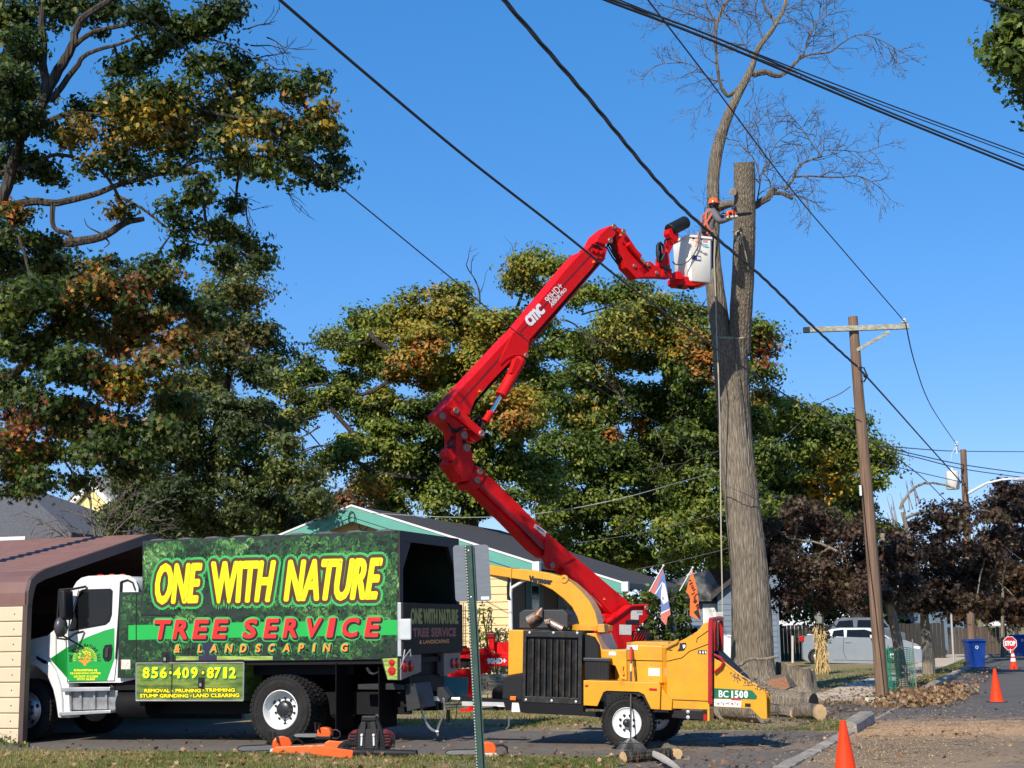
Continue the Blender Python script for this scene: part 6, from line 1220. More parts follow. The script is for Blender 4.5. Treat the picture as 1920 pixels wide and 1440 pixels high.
# turret
ty = -.42
plate('turret', Dp([(740,430),(800,405),(930,312),(1040,305),(1050,350),(1040,395),(965,470),(945,480),(940,560),(900,585),(860,582),(790,562),(752,520),(740,470)], ty), ty, -.24); plate('turret', Dp([(740,430),(800,405),(930,312),(1040,305),(1050,350),(1040,395),(965,470),(940,560),(900,585),(790,562),(752,520),(740,470)], .24), .24, .36)
plate('turret_flange', Dp([(738,440),(805,400),(925,315),(1040,305),(1040,318),(935,325),(815,412),(748,450)], ty), ty-.05, ty); plate('turret_core', Dp([(760,420),(930,330),(1020,330),(960,460),(935,580),(790,560)], -.2), -.22, .22)
plate('turret_front', Dp([(728,392),(770,366),(815,372),(830,395),(790,420),(740,432)], -.2), -.3, .2); pin('d', [(1030,330),(755,395)], ty-.05, .06)
for q in ([(938,346),(1008,347),(1008,374),(985,375),(983,404),(938,402)], [(866,434),(940,436),(938,498),(866,496)]): plate('data_label', Dp(q, ty-.004), ty-.008, ty, MATS['white_sticker'], 0)
letter('lettering', 'cmc', Dp([(905,410),(985,410),(985,432),(905,432)], ty-.002), ty-.006, BLKP, lift, bold=.02, n=8)
plate('data_label', Dp([(972,348),(1006,349),(1006,360),(972,360)], ty-.012), ty-.014, ty-.009, M('pale_blue_label', (.25,.5,.55), .5), 0)
plate('valve_tower', Dp([(938,480),(985,470),(1018,480),(1018,570),(935,570)], -.3), -.5, -.1)
mb = MB()
for k in range(6): P_ = Dp([(955+k*13,478),(950+k*15,455-k*3),(985+k*9,450),(1030+k*4,470),(1040,530)], -.4); mb.tube([(x, -.5+.07*k, z) for x, z in P_], .02, 5)
mb.build('turret_hoses', BLACKP, lift, smooth=True)
# chassis (its own frame, nearly square to the view)
co = at(900, 1200, 32.2); co.z = 0; Cf = Frame(co, R(-8)); MC = Bf.I @ Cf.M
cs_ = sub('chassis', lift); cs_.matrix_local = MC
Cc = lambda pts, y=0.0: Cf.S('c', pts, y); Cd = lambda pts, y=0.0: Cf.S('d', pts, y)
def cpl(name, poly, y0, y1, mat=RED, bevel=.012): return MB().prism(poly, y0, y1).build(name, mat, cs_, bevel=bevel)
cpl('chassis_beam', Cc([(470,730),(700,735),(730,740),(1400,760),(1400,840),(700,815),(560,822),(600,830),(540,862),(470,885),(330,880),(300,850),(365,835),(470,830)]), .0, .3); cpl('chassis_deck', Cc([(610,668),(700,666),(1300,690),(1300,760),(610,752)]), .1, 1.2)
cpl('chassis_nose', Cc([(545,755),(700,755),(700,815),(545,812)]), -.03, .0); letter('lettering', '90HD+', Cc([(570,768),(682,766),(682,797),(570,800)], -.03), -.031, WH, cs_, bold=.008)
cpl('outrigger_arm', Cc([(365,740),(470,722),(560,700),(590,730),(520,770),(365,765)]), -.1, .1); cpl('outrigger_post', Cc([(575,620),(610,620),(612,720),(580,725)]), -.05, .15); cpl('outrigger_cap', Cc([(562,612),(615,612),(613,640),(566,642)]), -.08, .2, REDD)
cpl('cross_member', Cc([(365,765),(400,765),(400,830),(365,830)]), -.05, .2); cpl('filter_block', Cc([(400,765),(470,765),(470,825),(400,825)]), 0, .2, BLACKP); cpl('beacon_box', Cc([(398,690),(438,690),(438,710),(398,710)]), 0, .15)
cpl('outrigger_leg', Cc([(455,880),(480,880),(480,1000),(448,1000)]), -.05, .05); p = Cc([(465, 1012)])[0]; mb = MB(); mb.box(p[0]-.2, p[0]+.2, -.2, .2, .0, .05); mb.tube([(p[0], 0, .05), (p[0]+.02, 0, p[1]+.3)], .05, 10); mb.build('outrigger_foot', RED, cs_)
P_ = Cc([(360,725),(465,712)]); mb = MB(); mb.tube([(x, -.14, z) for x, z in P_], .05, 10); mb.build('outrigger_cylinder', RED, cs_, smooth=True)
mb = MB(); mb.box(.2, 3.2, .15, .5, .0, .5); mb.box(.2, 3.2, 1.2, 1.5, .0, .5); mb.build('track', RUBBER, cs_, bevel=.12); cpl('engine_cover', Cd([(640,500),(740,470),(760,640),(640,660)], .3), .3, 1.1)
# ------------------------------------------------------------------ the worker in the bucket
from mathutils import Euler
def skin(name, joints, edges, mat, parent=None, sub_=1, root=0):
    me = bpy.data.meshes.new(name); me.from_pydata([j[0] for j in joints], edges, []); me.update(); o = bpy.data.objects.new(name, me); C.objects.link(o)
    if parent is not None: o.parent = parent
    s_ = o.modifiers.new('skin', 'SKIN'); s_.use_smooth_shade = True
    sk = me.skin_vertices[0].data if me.skin_vertices else None
    if sk is None:
        bpy.context.view_layer.objects.active = o; bpy.ops.mesh.customdata_skin_add(); sk = me.skin_vertices[0].data
    for i, j in enumerate(joints): sk[i].radius = j[1] if isinstance(j[1], tuple) else (j[1], j[1]); sk[i].use_root = (i == root)
    m_ = o.modifiers.new('sub', 'SUBSURF'); m_.levels = sub_; m_.render_levels = sub_; me.materials.append(mat); return o
wk_o = bo.copy(); WF = Frame(at(1326, 521, 35.0), R(0)); pr = thing('person', 'worker in orange helmet and harness over a grey shirt, leaning out with a chainsaw', 'person', WF.M)
def J(px, py, y): x, z = WF.s(px, py, y); return Vector((x, y, z))
SHIRT = M('grey_shirt', (.15, .14, .15), .85, bump=.3, bscale=12); JEAN = M('dark_work_trousers', (.03, .035, .05), .9); SKINM = M('skin', (.42, .24, .17), .6); HARN = M('harness_orange', (.62, .13, .05), .7); HELM = M('helmet_orange', (.85, .13, .02), .3, coat=.3)
hip = J(1323, 438, 0); che = J(1330, 412, .02); nk = J(1336, 394, .05); sL = J(1329, 397, .2); sR = J(1336, 398, -.13)
eR = J(1350, 416, -.18); hR = J(1366, 411, .12); eL = J(1345, 410, .38); hL = J(1372, 402, .32)
body = [(hip, (.19, .15)), (che, (.215, .155)), (J(1333, 401, .03), (.195, .14)), (nk, .065), (sL, .10), (eL, .07), (hL, .05), (sR, .11), (eR, .078), (hR, .055),
        (hip+Vector((.10, .0, -.12)), .10), (hip+Vector((.10, .02, -.5)), .075), (hip+Vector((.10, .05, -.9)), .05), (hip+Vector((-.10, .0, -.12)), .10), (hip+Vector((-.11, -.02, -.5)), .075), (hip+Vector((-.12, .02, -.9)), .05)]
skin('body', body, [(0,1),(1,2),(2,3),(2,4),(4,5),(5,6),(2,7),(7,8),(8,9),(0,10),(10,11),(11,12),(0,13),(13,14),(14,15)], SHIRT, pr, 2)
legs = [(p[0], p[1]+.012) for p in body[10:]]; 
skin('trousers', [(hip+Vector((0,0,.0)), (.185,.145))]+legs, [(0,1),(1,2),(2,3),(0,4),(4,5),(5,6)], JEAN, pr, 1)
hc = J(1337.5, 381, .05)
mb = MB(); mb.ball(hc+Vector((.015, .02, -.03)), .105, 16, sc_=(.9, .95, 1.15)); mb.ball(hc+Vector((.105, .0, -.05)), .022, 8); mb.ball(hc+Vector((-.01, -.1, -.04)), .03, 8, sc_=(.5,.4,1)); mb.tube([nk, hc+Vector((0,.02,-.08))], .06, 10); mb.build('head', SKINM, pr, smooth=True)
mb = MB(); prof = [(.130, -.02), (.125, .03), (.105, .08), (.06, .112), (0, .122)]; mb.lathe(prof, hc+Vector((0, 0, .0)), 'z', 20); mb.lathe([(.0, -.02), (.145, -.02), (.145, -.005), (.125, .0)], hc+Vector((.02, -.0, 0)), 'z', 20); mb.tube([hc+Vector((-.1,0,.09)), hc+Vector((0,0,.14)), hc+Vector((.1,0,.09))], .02, 6); mb.build('helmet', HELM, pr, smooth=True)
mb = MB(); mb.ball(hc+Vector((0, -.135, -.05)), .05, 10, sc_=(.9,.6,1.1)); mb.ball(hc+Vector((0, .145, -.05)), .05, 10, sc_=(.9,.6,1.1)); mb.lathe([(.11,-.16),(.125,-.02)], hc+Vector((.015,.01,0)), 'z', 16); mb.build('ear_defenders_and_hair', BLACKP, pr, smooth=True)
def strap(pts, w_, nm='harness_strap', m_=HARN): mb = MB(); mb.tube(pts, w_, 6); mb.build(nm, m_, pr, smooth=True)
strap([J(1331,392,-.10), J(1324,399,-.19), J(1323,412,-.21), J(1327,425,-.22), J(1333,436,-.2)], .028); strap([J(1340,393,-.06), J(1334,402,-.2), J(1326,415,-.23), J(1318,428,-.16)], .026); strap([J(1316,433,-.14), J(1327,438,-.23), J(1337,434,-.16)], .032); strap([J(1323,400,-.2), J(1316,406,-.12), J(1315,425,-.1)], .022)
mb = MB(); a = J(1319, 431, -.24); mb.box(a.x-.05, a.x+.05, a.y-.05, a.y+.03, a.z-.08, a.z+.06); mb.build('tool_pouch', BLACKP, pr, bevel=.015)
def hand(w_, d, up, nm):
    d = d.normalized(); s_ = d.cross(up).normalized(); js = [(w_, .034), (w_+d*.07, (.042, .022))]; ed = [(0, 1)]
    for k, (o2, L1) in enumerate(((.034, .075), (.012, .085), (-.012, .08), (-.034, .062))):
        b_ = w_+d*.085+s_*o2; js += [(b_, .0115), (b_+d*L1*.5-up*.02, .0105), (b_+d*L1*.6-up*.055, .0095)]; n_ = len(js); ed += [(1, n_-3), (n_-3, n_-2), (n_-2, n_-1)]
    js += [(w_+d*.03+s_*.045, .014), (w_+d*.07+s_*.062-up*.03, .012)]; ed += [(0, len(js)-2), (len(js)-2, len(js)-1)]
    skin(nm, js, ed, M('orange_glove', (.75, .17, .05), .7), pr, 1)
hand(hL, (hL-eL), Vector((0, -.3, 1)).normalized(), 'left_hand'); hand(hR, (hR-eR), Vector((0, -.3, 1)).normalized(), 'right_hand')
for a, b, r_ in ((hL, eL, .052), (hR, eR, .056)): mb = MB(); mb.tube([a+(a-b).normalized()*.01, a.lerp(b, .30)], r_, 10); mb.build('glove_cuff', M('orange_glove', (.75,.17,.05), .7), pr, smooth=True)
# saw in his hands
def chainsaw(label, M_, s=1.0, body_m=None, low=None):
    c = thing('chainsaw', label, 'chainsaw', M_); om = body_m or M('saw_orange', (.80, .11, .015), .35, coat=.2); lw = low or M('saw_pale_grey', (.55, .53, .48), .5)
    mb = MB(); mb.prism([(-.17,.04),(-.19,.12),(-.15,.20),(-.05,.225),(.05,.21),(.09,.16),(.09,.06),(.03,.04)], -.075, .075); mb.build('engine_cover', om, c, bevel=.018, smooth=True)
    mb = MB(); mb.prism([(-.19,.0),(-.19,.06),(.10,.06),(.13,.02),(.12,.0)], -.085, .085); mb.build('crankcase', lw, c, bevel=.012)
    mb = MB(); mb.tube([(-.17,0,.16),(-.27,0,.17),(-.34,0,.13),(-.35,0,.05),(-.28,0,.01),(-.17,0,.02)], .018, 8); mb.build('rear_handle', BLACKP, c, smooth=True)
    mb = MB(); mb.tube([(.0,-.10,.03),(.02,-.11,.14),(.04,-.09,.25),(.05,0,.28),(.04,.09,.25),(.02,.11,.14)], .015, 8); mb.build('front_handle', BLACKP, c, smooth=True)
    mb = MB(); mb.prism([(.10,.14),(.11,.30),(.14,.31),(.13,.14)], -.08, .08); mb.build('hand_guard', BLACKP, c, bevel=.01)
    mb = MB(); mb.prism([(.10,.035),(.10,.105),(.52,.10),(.56,.085),(.575,.07),(.56,.05),(.52,.04)], -.004, .004); mb.build('guide_bar', BLACKM if s == 0 else M('dull_bar_steel', (.22,.22,.22), .5, .6), c)
    mb = MB(); P_ = [(.10,.035),(.3,.033),(.52,.037),(.565,.05),(.58,.07),(.565,.09),(.52,.104),(.3,.109),(.10,.108)]; mb.tube([(x, 0, z) for x, z in P_], .008, 4); mb.build('chain', BLACKM, c)
    mb = MB(); mb.lathe([(.045,0),(.045,-.02),(0,-.022)], (-.08,-.078,.11), 'y', 16); mb.build('starter_cover', BLACKP, c); mb = MB(); mb.lathe([(.022,-.0),(.022,-.02),(0,-.022)], (-.13,-.088,.035), 'y', 10); mb.build('fuel_cap', BLACKM, c)
    return c
saw = chainsaw('chainsaw held by the worker, its bar buried in the upright cut stem', Matrix.Translation(at(1374, 409, 35.0)) @ Matrix.Rotation(R(12), 4, 'Z') @ Matrix.Rotation(R(-9), 4, 'Y') @ Matrix.Scale(.9, 4), 0)
for s_ in list(saw.children): pass
# ------------------------------------------------------------------ metal carport round the truck's nose
po = gnd(40, 1396); CF = Frame(po); cp = thing('carport', 'brown roofed metal carport with cream plank wall at the left edge, truck nosed into it', 'carport', CF.M)
BRM = M('brown_sheet_metal', (.185, .095, .075), .45, var=.1, scale=3, coat=.1); BRD = M('brown_trim_metal', (.085, .055, .045), .5); CRM = M('cream_plank', (.62, .50, .33), .55, var=.06)
ez = CF.s(*K('a', [(100, 492)])[0])[1]; ez2 = CF.s(*K('a', [(135, 420)])[0])[1]
PWL = -6.5; WC = 6.2
# roof profile in (y,z): eave wall top, curve, slope, ridge
def prof_up(t_=0): return [(0, ez-t_*.0), (.0+t_, ez+.22), (.06+t_, ez+.40), (.20+t_, ez+.50-t_*.4), (.42+t_, ez+.585-t_)]
ridge_z = CF.onx(270, 1014, 0.0); print('carport ridge', ridge_z, 'eave', ez)
rz = ridge_z[1]+.12; ry = max(2.9, ridge_z[0]+.2)
# corrugated slope (ribs run along the carport, i.e. along x)
mb = MB(); y0_, z0_ = .42, ez+.585; nrb = 18; pr_ = [(0, ez-.02), (0, ez+.22), (.06, ez+.40), (.20, ez+.50), (.42, ez+.585)]
for k in range(nrb):
    a = (k+.2)/nrb; b = (k+.45)/nrb; c_ = (k+.6)/nrb; d_ = (k+.85)/nrb
    for t, up_ in ((a, 0), (b, .028), (c_, .028), (d_, 0)): pr_.append((y0_+(ry-y0_)*t, z0_+(rz-z0_)*t+up_))
pr_.append((ry, rz)); back = [(2*ry-y, z) for y, z in pr_[::-1]][1:]
full = pr_+back; low = [(y+(.012 if y < ry else -.012), z-.02) for y, z in full[::-1]]
loop = full+low
vs = [(0.0, y, z) for y, z in loop]+[(PWL, y, z) for y, z in loop]; n = len(loop); nf = len(full); fs = []
for i in range(n): fs.append((i, (i+1) % n, (i+1) % n+n, i+n))
for i in range(nf-1): fs.append((i, n-1-i, n-2-i, i+1)); fs.append((n+i, n+i+1, n+n-2-i, n+n-1-i))
mb.add(vs, fs); mb.build('roof', BRM, cp)
trim = [(y, z+.03) for y, z in [(0, ez-.02), (0, ez+.22), (.06, ez+.40), (.20, ez+.50), (.42, ez+.585), (ry, rz)]]
tb_ = trim+[(y, z-.17) for y, z in trim[::-1][:-3]]+[(.16, ez+.28), (.11, ez+.1), (.10, ez-.02)]
MB().prismx(tb_, -.04, .03).build('gable_trim', BRD, cp); MB().prismx([(2*ry-y, z) for y, z in tb_], -.04, .03).build('gable_trim', BRD, cp)
MB().box(-.06, .03, -.015, .10, -.02, ez+.02).build('corner_post', BRD, cp); MB().box(-.06, .03, 2*ry-.1, 2*ry+.01, -.02, ez+.02).build('corner_post', BRD, cp)
nz_ = 9; zz = [ez*k/nz_ for k in range(nz_+1)]
for k in range(nz_):
    mb = MB(); mb.prismx([(.0, zz[k]+.006), (-.012, zz[k]+.02), (-.012, zz[k+1]-.02), (.0, zz[k+1]-.004), (.02, zz[k+1]-.004), (.02, zz[k]+.006)], PWL, -.062); mb.build('wall_plank', CRM, cp)
    for q in (-.22, -1.4, -2.6): mb = MB(); mb.lathe([(.012, 0), (.01, -.008), (0, -.009)], (q, -.012, (zz[k]+zz[k+1])/2), 'y', 8); mb.build('screw_cap', BRD, cp)
MB().box(PWL, -.07, .021, .04, 0, ez).build('wall_backing', BRD, cp); MB().box(PWL, -.07, 2*ry-.04, 2*ry, 0, ez).build('far_shade_wall', BRD, cp); MB().box(PWL-.03, PWL, 0, 2*ry, 0, rz-.05).build('end_shade_wall', BRD, cp)  # far and end walls added, unseen, to keep the carport inside dark
# ------------------------------------------------------------------ yellow house with teal fascia
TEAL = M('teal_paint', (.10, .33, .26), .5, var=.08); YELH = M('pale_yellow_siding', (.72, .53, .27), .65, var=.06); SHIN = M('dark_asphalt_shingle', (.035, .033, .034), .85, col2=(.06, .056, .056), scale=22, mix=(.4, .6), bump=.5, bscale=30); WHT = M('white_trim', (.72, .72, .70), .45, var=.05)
SH2 = M('grey_shingle', (.13, .125, .125), .9, col2=(.07, .07, .075), scale=14, stretch=(1, 1, 2.5), mix=(.4, .6), bump=.5)
ho = gnd(958, 1302); ho = at(958, 1300, 40.0); ho.z = 0
HF = Frame(ho); hs_ = thing('house', 'pale yellow single storey house with teal fascia and dark shingle roof behind the lift', 'house', HF.M)
A = HF.s(660, 949, -.45); E = HF.s(1001, 1056, -.45); print('house apex', A, 'eave', E)
pitch = (A[1]-E[1])/(E[0]-A[0]); Lx = A[0]-(E[0]-A[0])*1.0; YBACK = 11.0; YA = 3.0
wallx1 = 0.0; wallx0 = 2*A[0]-wallx1; zw = lambda x: A[1]-.16-abs(x-A[0])*pitch
lap = .205; k = 0; mb = MB(); mb.box(wallx0, wallx1-.02, .03, .06, 0, 2.5); mb.prism([(wallx0, 2.5), (wallx1-.02, 2.5), (wallx1-.02, zw(wallx1)-.05), (A[0], A[1]-.22), (wallx0, zw(wallx0)-.05)], .03, .06); mb.build('wall_sheathing', YELH, hs_)
while k*lap < A[1]-.3:
    z0_, z1_ = k*lap, (k+1)*lap; xa, xb_ = wallx0, wallx1
    if z1_ > zw(wallx1)-.02:
        half = max(.1, (A[1]-.2-z1_)/pitch); xa, xb_ = A[0]-half, A[0]+half
    joints = [xa]+sorted(random.uniform(xa+1, xb_-1) for _ in range(2) if xb_-xa > 4)+[xb_]
    for a, b in zip(joints[:-1], joints[1:]):
        mb = MB(); mb.add([(a+.002, -.002, z0_), (b-.002, -.002, z0_), (b-.002, .024, z1_), (a+.002, .024, z1_), (a+.002, .03, z0_), (b-.002, .03, z0_), (b-.002, .03, z1_), (a+.002, .03, z1_)], [(0,1,2,3),(7,6,5,4),(0,4,5,1),(1,5,6,2),(2,6,7,3),(3,7,4,0)]); mb.build('siding_plank', YELH, hs_)
    k += 1
MB().box(wallx1-.02, wallx1+.05, -.02, .06, 0, zw(wallx1)-.06).build('corner_board', WHT, hs_)
MB().box(wallx1-.01, wallx1+.02, .06, YBACK, 0, zw(wallx1)).build('side_wall', M('shade_darkened_siding', (.13, .10, .065), .8), hs_); MB().box(wallx0-.02, wallx0, .06, YBACK, 0, zw(wallx0)).build('side_wall', YELH, hs_); MB().box(wallx0, wallx1, YBACK, YBACK+.1, 0, 3.0).build('back_wall', YELH, hs_)  # right side wall coloured dark brown to carry the porch shade
# roof planes with thickness
def roofslab(name, xA, zA, xE, zE, ya, yb, th=.10, mat=SHIN):
    mb = MB(); mb.prism([(xA, zA), (xE, zE), (xE, zE-th), (xA, zA-th)], ya, yb); return mb.build(name, mat, hs_)
E2 = HF.s(1168, 1093, YA); xE2 = E2[0]; zE2 = A[1]-(xE2-A[0])*pitch
roofslab('roof', A[0], A[1]+.02, E[0], E[1]+.02, -.45, YA-.002); roofslab('roof', A[0], A[1]+.02, xE2, zE2+.02, YA, YBACK+.4); roofslab('roof', A[0]-.001, A[1]+.02, 2*A[0]-E[0], E[1]+.02, -.45, YBACK+.4)
def strip(name, p, q, y_, h_, t_, mat, dz=0): (x0_, z0_), (x1_, z1_) = p, q; return MB().prism([(x0_, z0_+dz), (x1_, z1_+dz), (x1_, z1_+dz-h_), (x0_, z0_+dz-h_)], y_-t_, y_).build(name, mat, hs_)
for a, b, yy in ((A, E, -.45), (A, (2*A[0]-E[0], E[1]), -.45), ((E[0]-.55, E[1]+.55*pitch), (xE2, zE2), YA)):
    strip('fascia', a, b, yy-.002, .30, .03, TEAL, .0); strip('drip_edge', a, b, yy-.034, .055, .02, WHT, .045); strip('fascia_lower', a, b, yy+.03, .40, .03, TEAL, -.02)
mb = MB(); mb.box(E[0]-.04, E[0]+.16, -.50, -.30, E[1]-.24, E[1]+.04); mb.build('gutter_end', WHT, hs_, bevel=.02); mb = MB(); mb.box(xE2-.04, xE2+.16, YA-.06, YA+.12, zE2-.24, zE2+.04); mb.build('gutter_end', WHT, hs_, bevel=.02)
GUT = M('aged_gutter', (.07, .07, .07), .45)
MB().box(E[0], E[0]+.13, -.29, YA-.04, E[1]-.15, E[1]+.0).build('gutter', GUT, hs_); MB().box(xE2, xE2+.13, YA+.13, YBACK+.4, zE2-.15, zE2+.0).build('gutter', GUT, hs_)
mb = MB(); mb.tube([(E[0]+.05, -.3, E[1]-.15), (E[0]-.1, -.2, E[1]-.3), (.09, -.06, E[1]-.62), (.06, -.06, E[1]-.75), (.06, -.06, .1)], .045, 8); mb.build('downspout', WHT, hs_, smooth=True)
# power meter hoop at the gable
mb = MB(); p = HF.s(*K('b', [(1285, 12)])[0], -.03) if False else HF.s(682, 984, -.03); mb.tube([(p[0]+.14*math.sin(a/10*6.28), -.05, p[1]+.17*math.cos(a/10*6.28)) for a in range(11)], .012, 5); mb.build('cable_loop', BLACKP, hs_)
mb = MB(); p = HF.s(660, 972, -.5); mb.tube([(p[0]+.10*math.sin(a/10*6.28), -.52, p[1]+.19*math.cos(a/10*6.28)) for a in range(11)], .015, 5); mb.build('cable_loop', BLACKP, hs_)
# window with teal shutters on the shaded side wall
def sidewin(pxl, pyt, pxr, pyb, nm='window'):
    (ya, za), (yb, zb_) = HF.onx(pxl, pyt, wallx1+.02), HF.onx(pxr, pyb, wallx1+.02)
    wn = sub('window', hs_); MB().prismx([(ya, zb_), (ya, za), (yb, za), (yb, zb_)], wallx1+.02, wallx1+.06).build('window_frame', TEAL, wn); w2 = (yb-ya)
    MB().prismx([(ya+.08, zb_+.08), (ya+.08, za-.08), (yb-.08, za-.08), (yb-.08, zb_+.08)], wallx1+.055, wallx1+.065).build('pane', GLASSD, wn)
    MB().prismx([(ya+.05, (za+zb_)/2-.03), (ya+.05, (za+zb_)/2+.03), (yb-.05, (za+zb_)/2+.03), (yb-.05, (za+zb_)/2-.03)], wallx1+.06, wallx1+.08).build('glazing_bar', TEAL, wn)
    for s_ in (ya-w2*.55, yb+w2*.05): MB().prismx([(s_, zb_), (s_, za), (s_+w2*.5, za), (s_+w2*.5, zb_)], wallx1+.02, wallx1+.05).build('shutter', M('dark_shutter', (.04, .08, .08), .5), hs_)
sidewin(993, 1093, 1010, 1150); sidewin(1050, 1100, 1062, 1148)
# porch posts under the wide roof, overgrown
MB().box(xE2-.35, xE2-.22, YA+.5, YA+.63, 0, zE2-.02).build('porch_post', M('dark_post', (.05,.045,.04), .8), hs_); MB().box(xE2-.35, xE2-.22, YA+3.4, YA+3.53, 0, zE2-.02).build('porch_post', MATS['dark_post'], hs_)
def vine(label, x0_, x1_, yv, z0_, z1_, n, fr=HF, pal=(OG[:3], [4,3,1]), name='climbing_plant', ls=.16, thick=.3):
    P = np.stack([rng.uniform(x0_, x1_, n), yv+rng.normal(size=n)*thick*.5, z0_+(z1_-z0_)*rng.random(n)], 1); o_ = fr.M @ Vector(((x0_+x1_)/2, yv, 0))
    W_ = np.array([list(fr.M @ Vector(p)) for p in P]); W_ += rng.normal(size=W_.shape)*.06; r_ = thing(name, label, 'plant', o_)
    nn = rng.normal(size=(n, 3)); nn[:, 2] += .3; nn[:, 1] -= .5
    leaf_mesh('foliage', W_-np.array(o_), nn, ls, palette(W_, pal[0], pal[1], s=2), OAK, LEAF, r_)
    mb = MB()
    for k in range(5): xx = random.uniform(x0_, x1_); q = [fr.M @ Vector((xx+random.uniform(-.1, .1), yv, z0_*0+z1_*t*.95)) for t in (0, .4, .8, 1)]; mb.tube([v-o_ for v in q], .015, 4)
    mb.build('stem', BARKDARK, r_); return r_
pxv = lambda px, y_: HF.s(px, 1150, y_)[0]
vine('dark climber smothering the porch post between the two flags', pxv(1238, 4.2), pxv(1262, 4.2), 4.2, .2, 2.75, 700); vine('dark climber on the porch post right under the blue and white flag', pxv(1205, 3.6), pxv(1232, 3.6), 3.6, .2, 2.75, 800)
vine('hanging dark climber below the porch eave beside the orange flag', pxv(1268, 6.0), pxv(1292, 6.0), 6.0, .4, 2.9, 700); vine('small leafy shrub seen under the curved yellow chute', pxv(1076, 1.8), pxv(1100, 1.8), 1.8, .2, 2.2, 500, pal=(OG, [2,3,3,1,.5]))
vine('tall thin weed with drooping leaves in front of the yellow siding', pxv(885, -.9), pxv(922, -.9), -.9, .9, 2.35, 260, pal=(OG, [1,2,3,2,1]), ls=.13, thick=.2); vine('low weeds on the planter beside the white corner board', pxv(925, -.8), pxv(962, -.8), -.8, 1.0, 1.75, 160, pal=([(.12,.13,.05),(.2,.17,.07)], [1,1]), ls=.10)
mb = MB()
for px_ in (861, 869): a = HF.s(px_, 1130, -.1); mb.tube([(a[0], -.1, .3), (a[0], -.1, a[1])], .012, 4)
for py_ in range(1140, 1240, 12): a = HF.s(861, py_, -.1); mb.tube([(a[0]-.1, -.1, a[1]), (a[0]+.2, -.1, a[1])], .006, 4)
tag(mb.build('wire_trellis', M('rust_wire', (.18,.1,.06), .8)), 'thin rusty wire trellis against the yellow siding just right of the truck tailgate', 'trellis').matrix_world = HF.M
# stone planter in front
PF = Frame(at(905, 1303, 38.6)-Vector((0, 0, at(905, 1303, 38.6).z))); pt = thing('stone_planter', 'low planter of stacked tan stones topped with yellow leaves below the red lift', 'planter', PF.M)
STN = M('tan_stone', (.36, .30, .20), .9, var=.3, scale=7, bump=.6, bscale=20)
z = 0
for r_ in range(6):
    x = -1.2+random.uniform(-.2, 0)
    while x < 1.6: wd = random.uniform(.3, .55); mb = MB(); mb.box(x+.008, x+wd-.008, random.uniform(-.03, 0), .25, z+.006, z+.095); mb.build('stone', STN, pt, bevel=.012); x += wd
    z += .1
P = np.stack([rng.uniform(-1.2, 1.6, 500), rng.uniform(0, .6, 500), .6+rng.random(500)*.22], 1); leaf_mesh('yellow_leaves', P, rng.normal(size=(500, 3))+np.array([0, -.3, .8]), .09, palette(P, [(.32,.24,.06),(.22,.16,.06),(.1,.09,.03)], [2,2,1]), OAK, LEAFDRY, pt)['kind'] = 'stuff'
bx = thing('storage_bin', 'small teal storage box glimpsed between the truck tail and the red outrigger', 'box', at(855, 1290, 37)-Vector((0, 0, at(855, 1290, 37).z)))
MB().box(-.45, .3, 0, .4, 0, .72).build('box', M('teal_box', (.03, .16, .17), .5), bx, bevel=.03); MB().box(-.48, .33, -.02, .43, .72, .78).build('lid', M('teal_box', (.03,.16,.17)), bx, bevel=.02)
# ------------------------------------------------------------------ far houses
def planks(parent, x0_, x1_, y_, z0_, z1_, lap_, mat, name='siding_plank'):
    z_ = z0_
    while z_ < z1_-.01: mb = MB(); t = min(lap_, z1_-z_); mb.add([(x0_, y_-.002, z_), (x1_, y_-.002, z_), (x1_, y_+.02, z_+t), (x0_, y_+.02, z_+t), (x0_, y_+.03, z_), (x1_, y_+.03, z_), (x1_, y_+.03, z_+t), (x0_, y_+.03, z_+t)], [(0,1,2,3),(7,6,5,4),(0,4,5,1),(1,5,6,2),(2,6,7,3),(3,7,4,0)]); mb.build(name, mat, parent); z_ += lap_
# grey hip-roofed house far left
g0 = at(0, 1020, 52); g0.z = 0; GF = Frame(g0, R(-12)); gh = thing('house', 'white walled house with large grey shingled hip roof at the far left', 'house', GF.M)
zev = GF.s(0, 1004, 0)[1]; xr0 = GF.s(145, 1006, 0)[0]; xl0 = -7.0; zr_ = GF.s(20, 906, 5)[1]
mb = MB(); xrid = GF.s(32, 906, 5)[0]; V = [(xl0, -.5, zev), (xr0+.0, -.5, zev), (xr0, 10.5, zev), (xl0, 10.5, zev), (xrid, 5, zr_), (xl0+4, 5, zr_)]
mb.add(V+[(a, b, c-.15) for a, b, c in V[:4]], [(0,1,4,5),(1,2,4),(2,3,5,4),(3,0,5),(0,6,7,1),(1,7,8,2),(2,8,9,3),(3,9,6,0),(6,9,8,7)]); mb.build('roof', SH2, gh)
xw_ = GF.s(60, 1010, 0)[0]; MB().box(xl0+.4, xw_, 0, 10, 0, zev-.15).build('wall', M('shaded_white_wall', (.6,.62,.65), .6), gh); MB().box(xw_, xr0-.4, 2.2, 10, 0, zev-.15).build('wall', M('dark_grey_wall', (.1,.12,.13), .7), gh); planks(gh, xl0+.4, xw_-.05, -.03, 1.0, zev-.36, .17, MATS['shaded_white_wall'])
MB().box(xl0-.1, xw_+.05, -.55, -.38, zev-.30, zev-.1).build('gutter', WHT, gh); MB().box(xw_+.06, xr0+.05, -.52, -.4, zev-.2, zev-.02).build('gutter', M('dark_gutter', (.09,.09,.1), .5), gh)
mb = MB(); mb.tube([(xw_+.2, -.45, zev-.15), (xw_+.08, -.1, zev-.5), (xw_+.06, -.08, .5)], .05, 6); mb.build('downspout', WHT, gh)
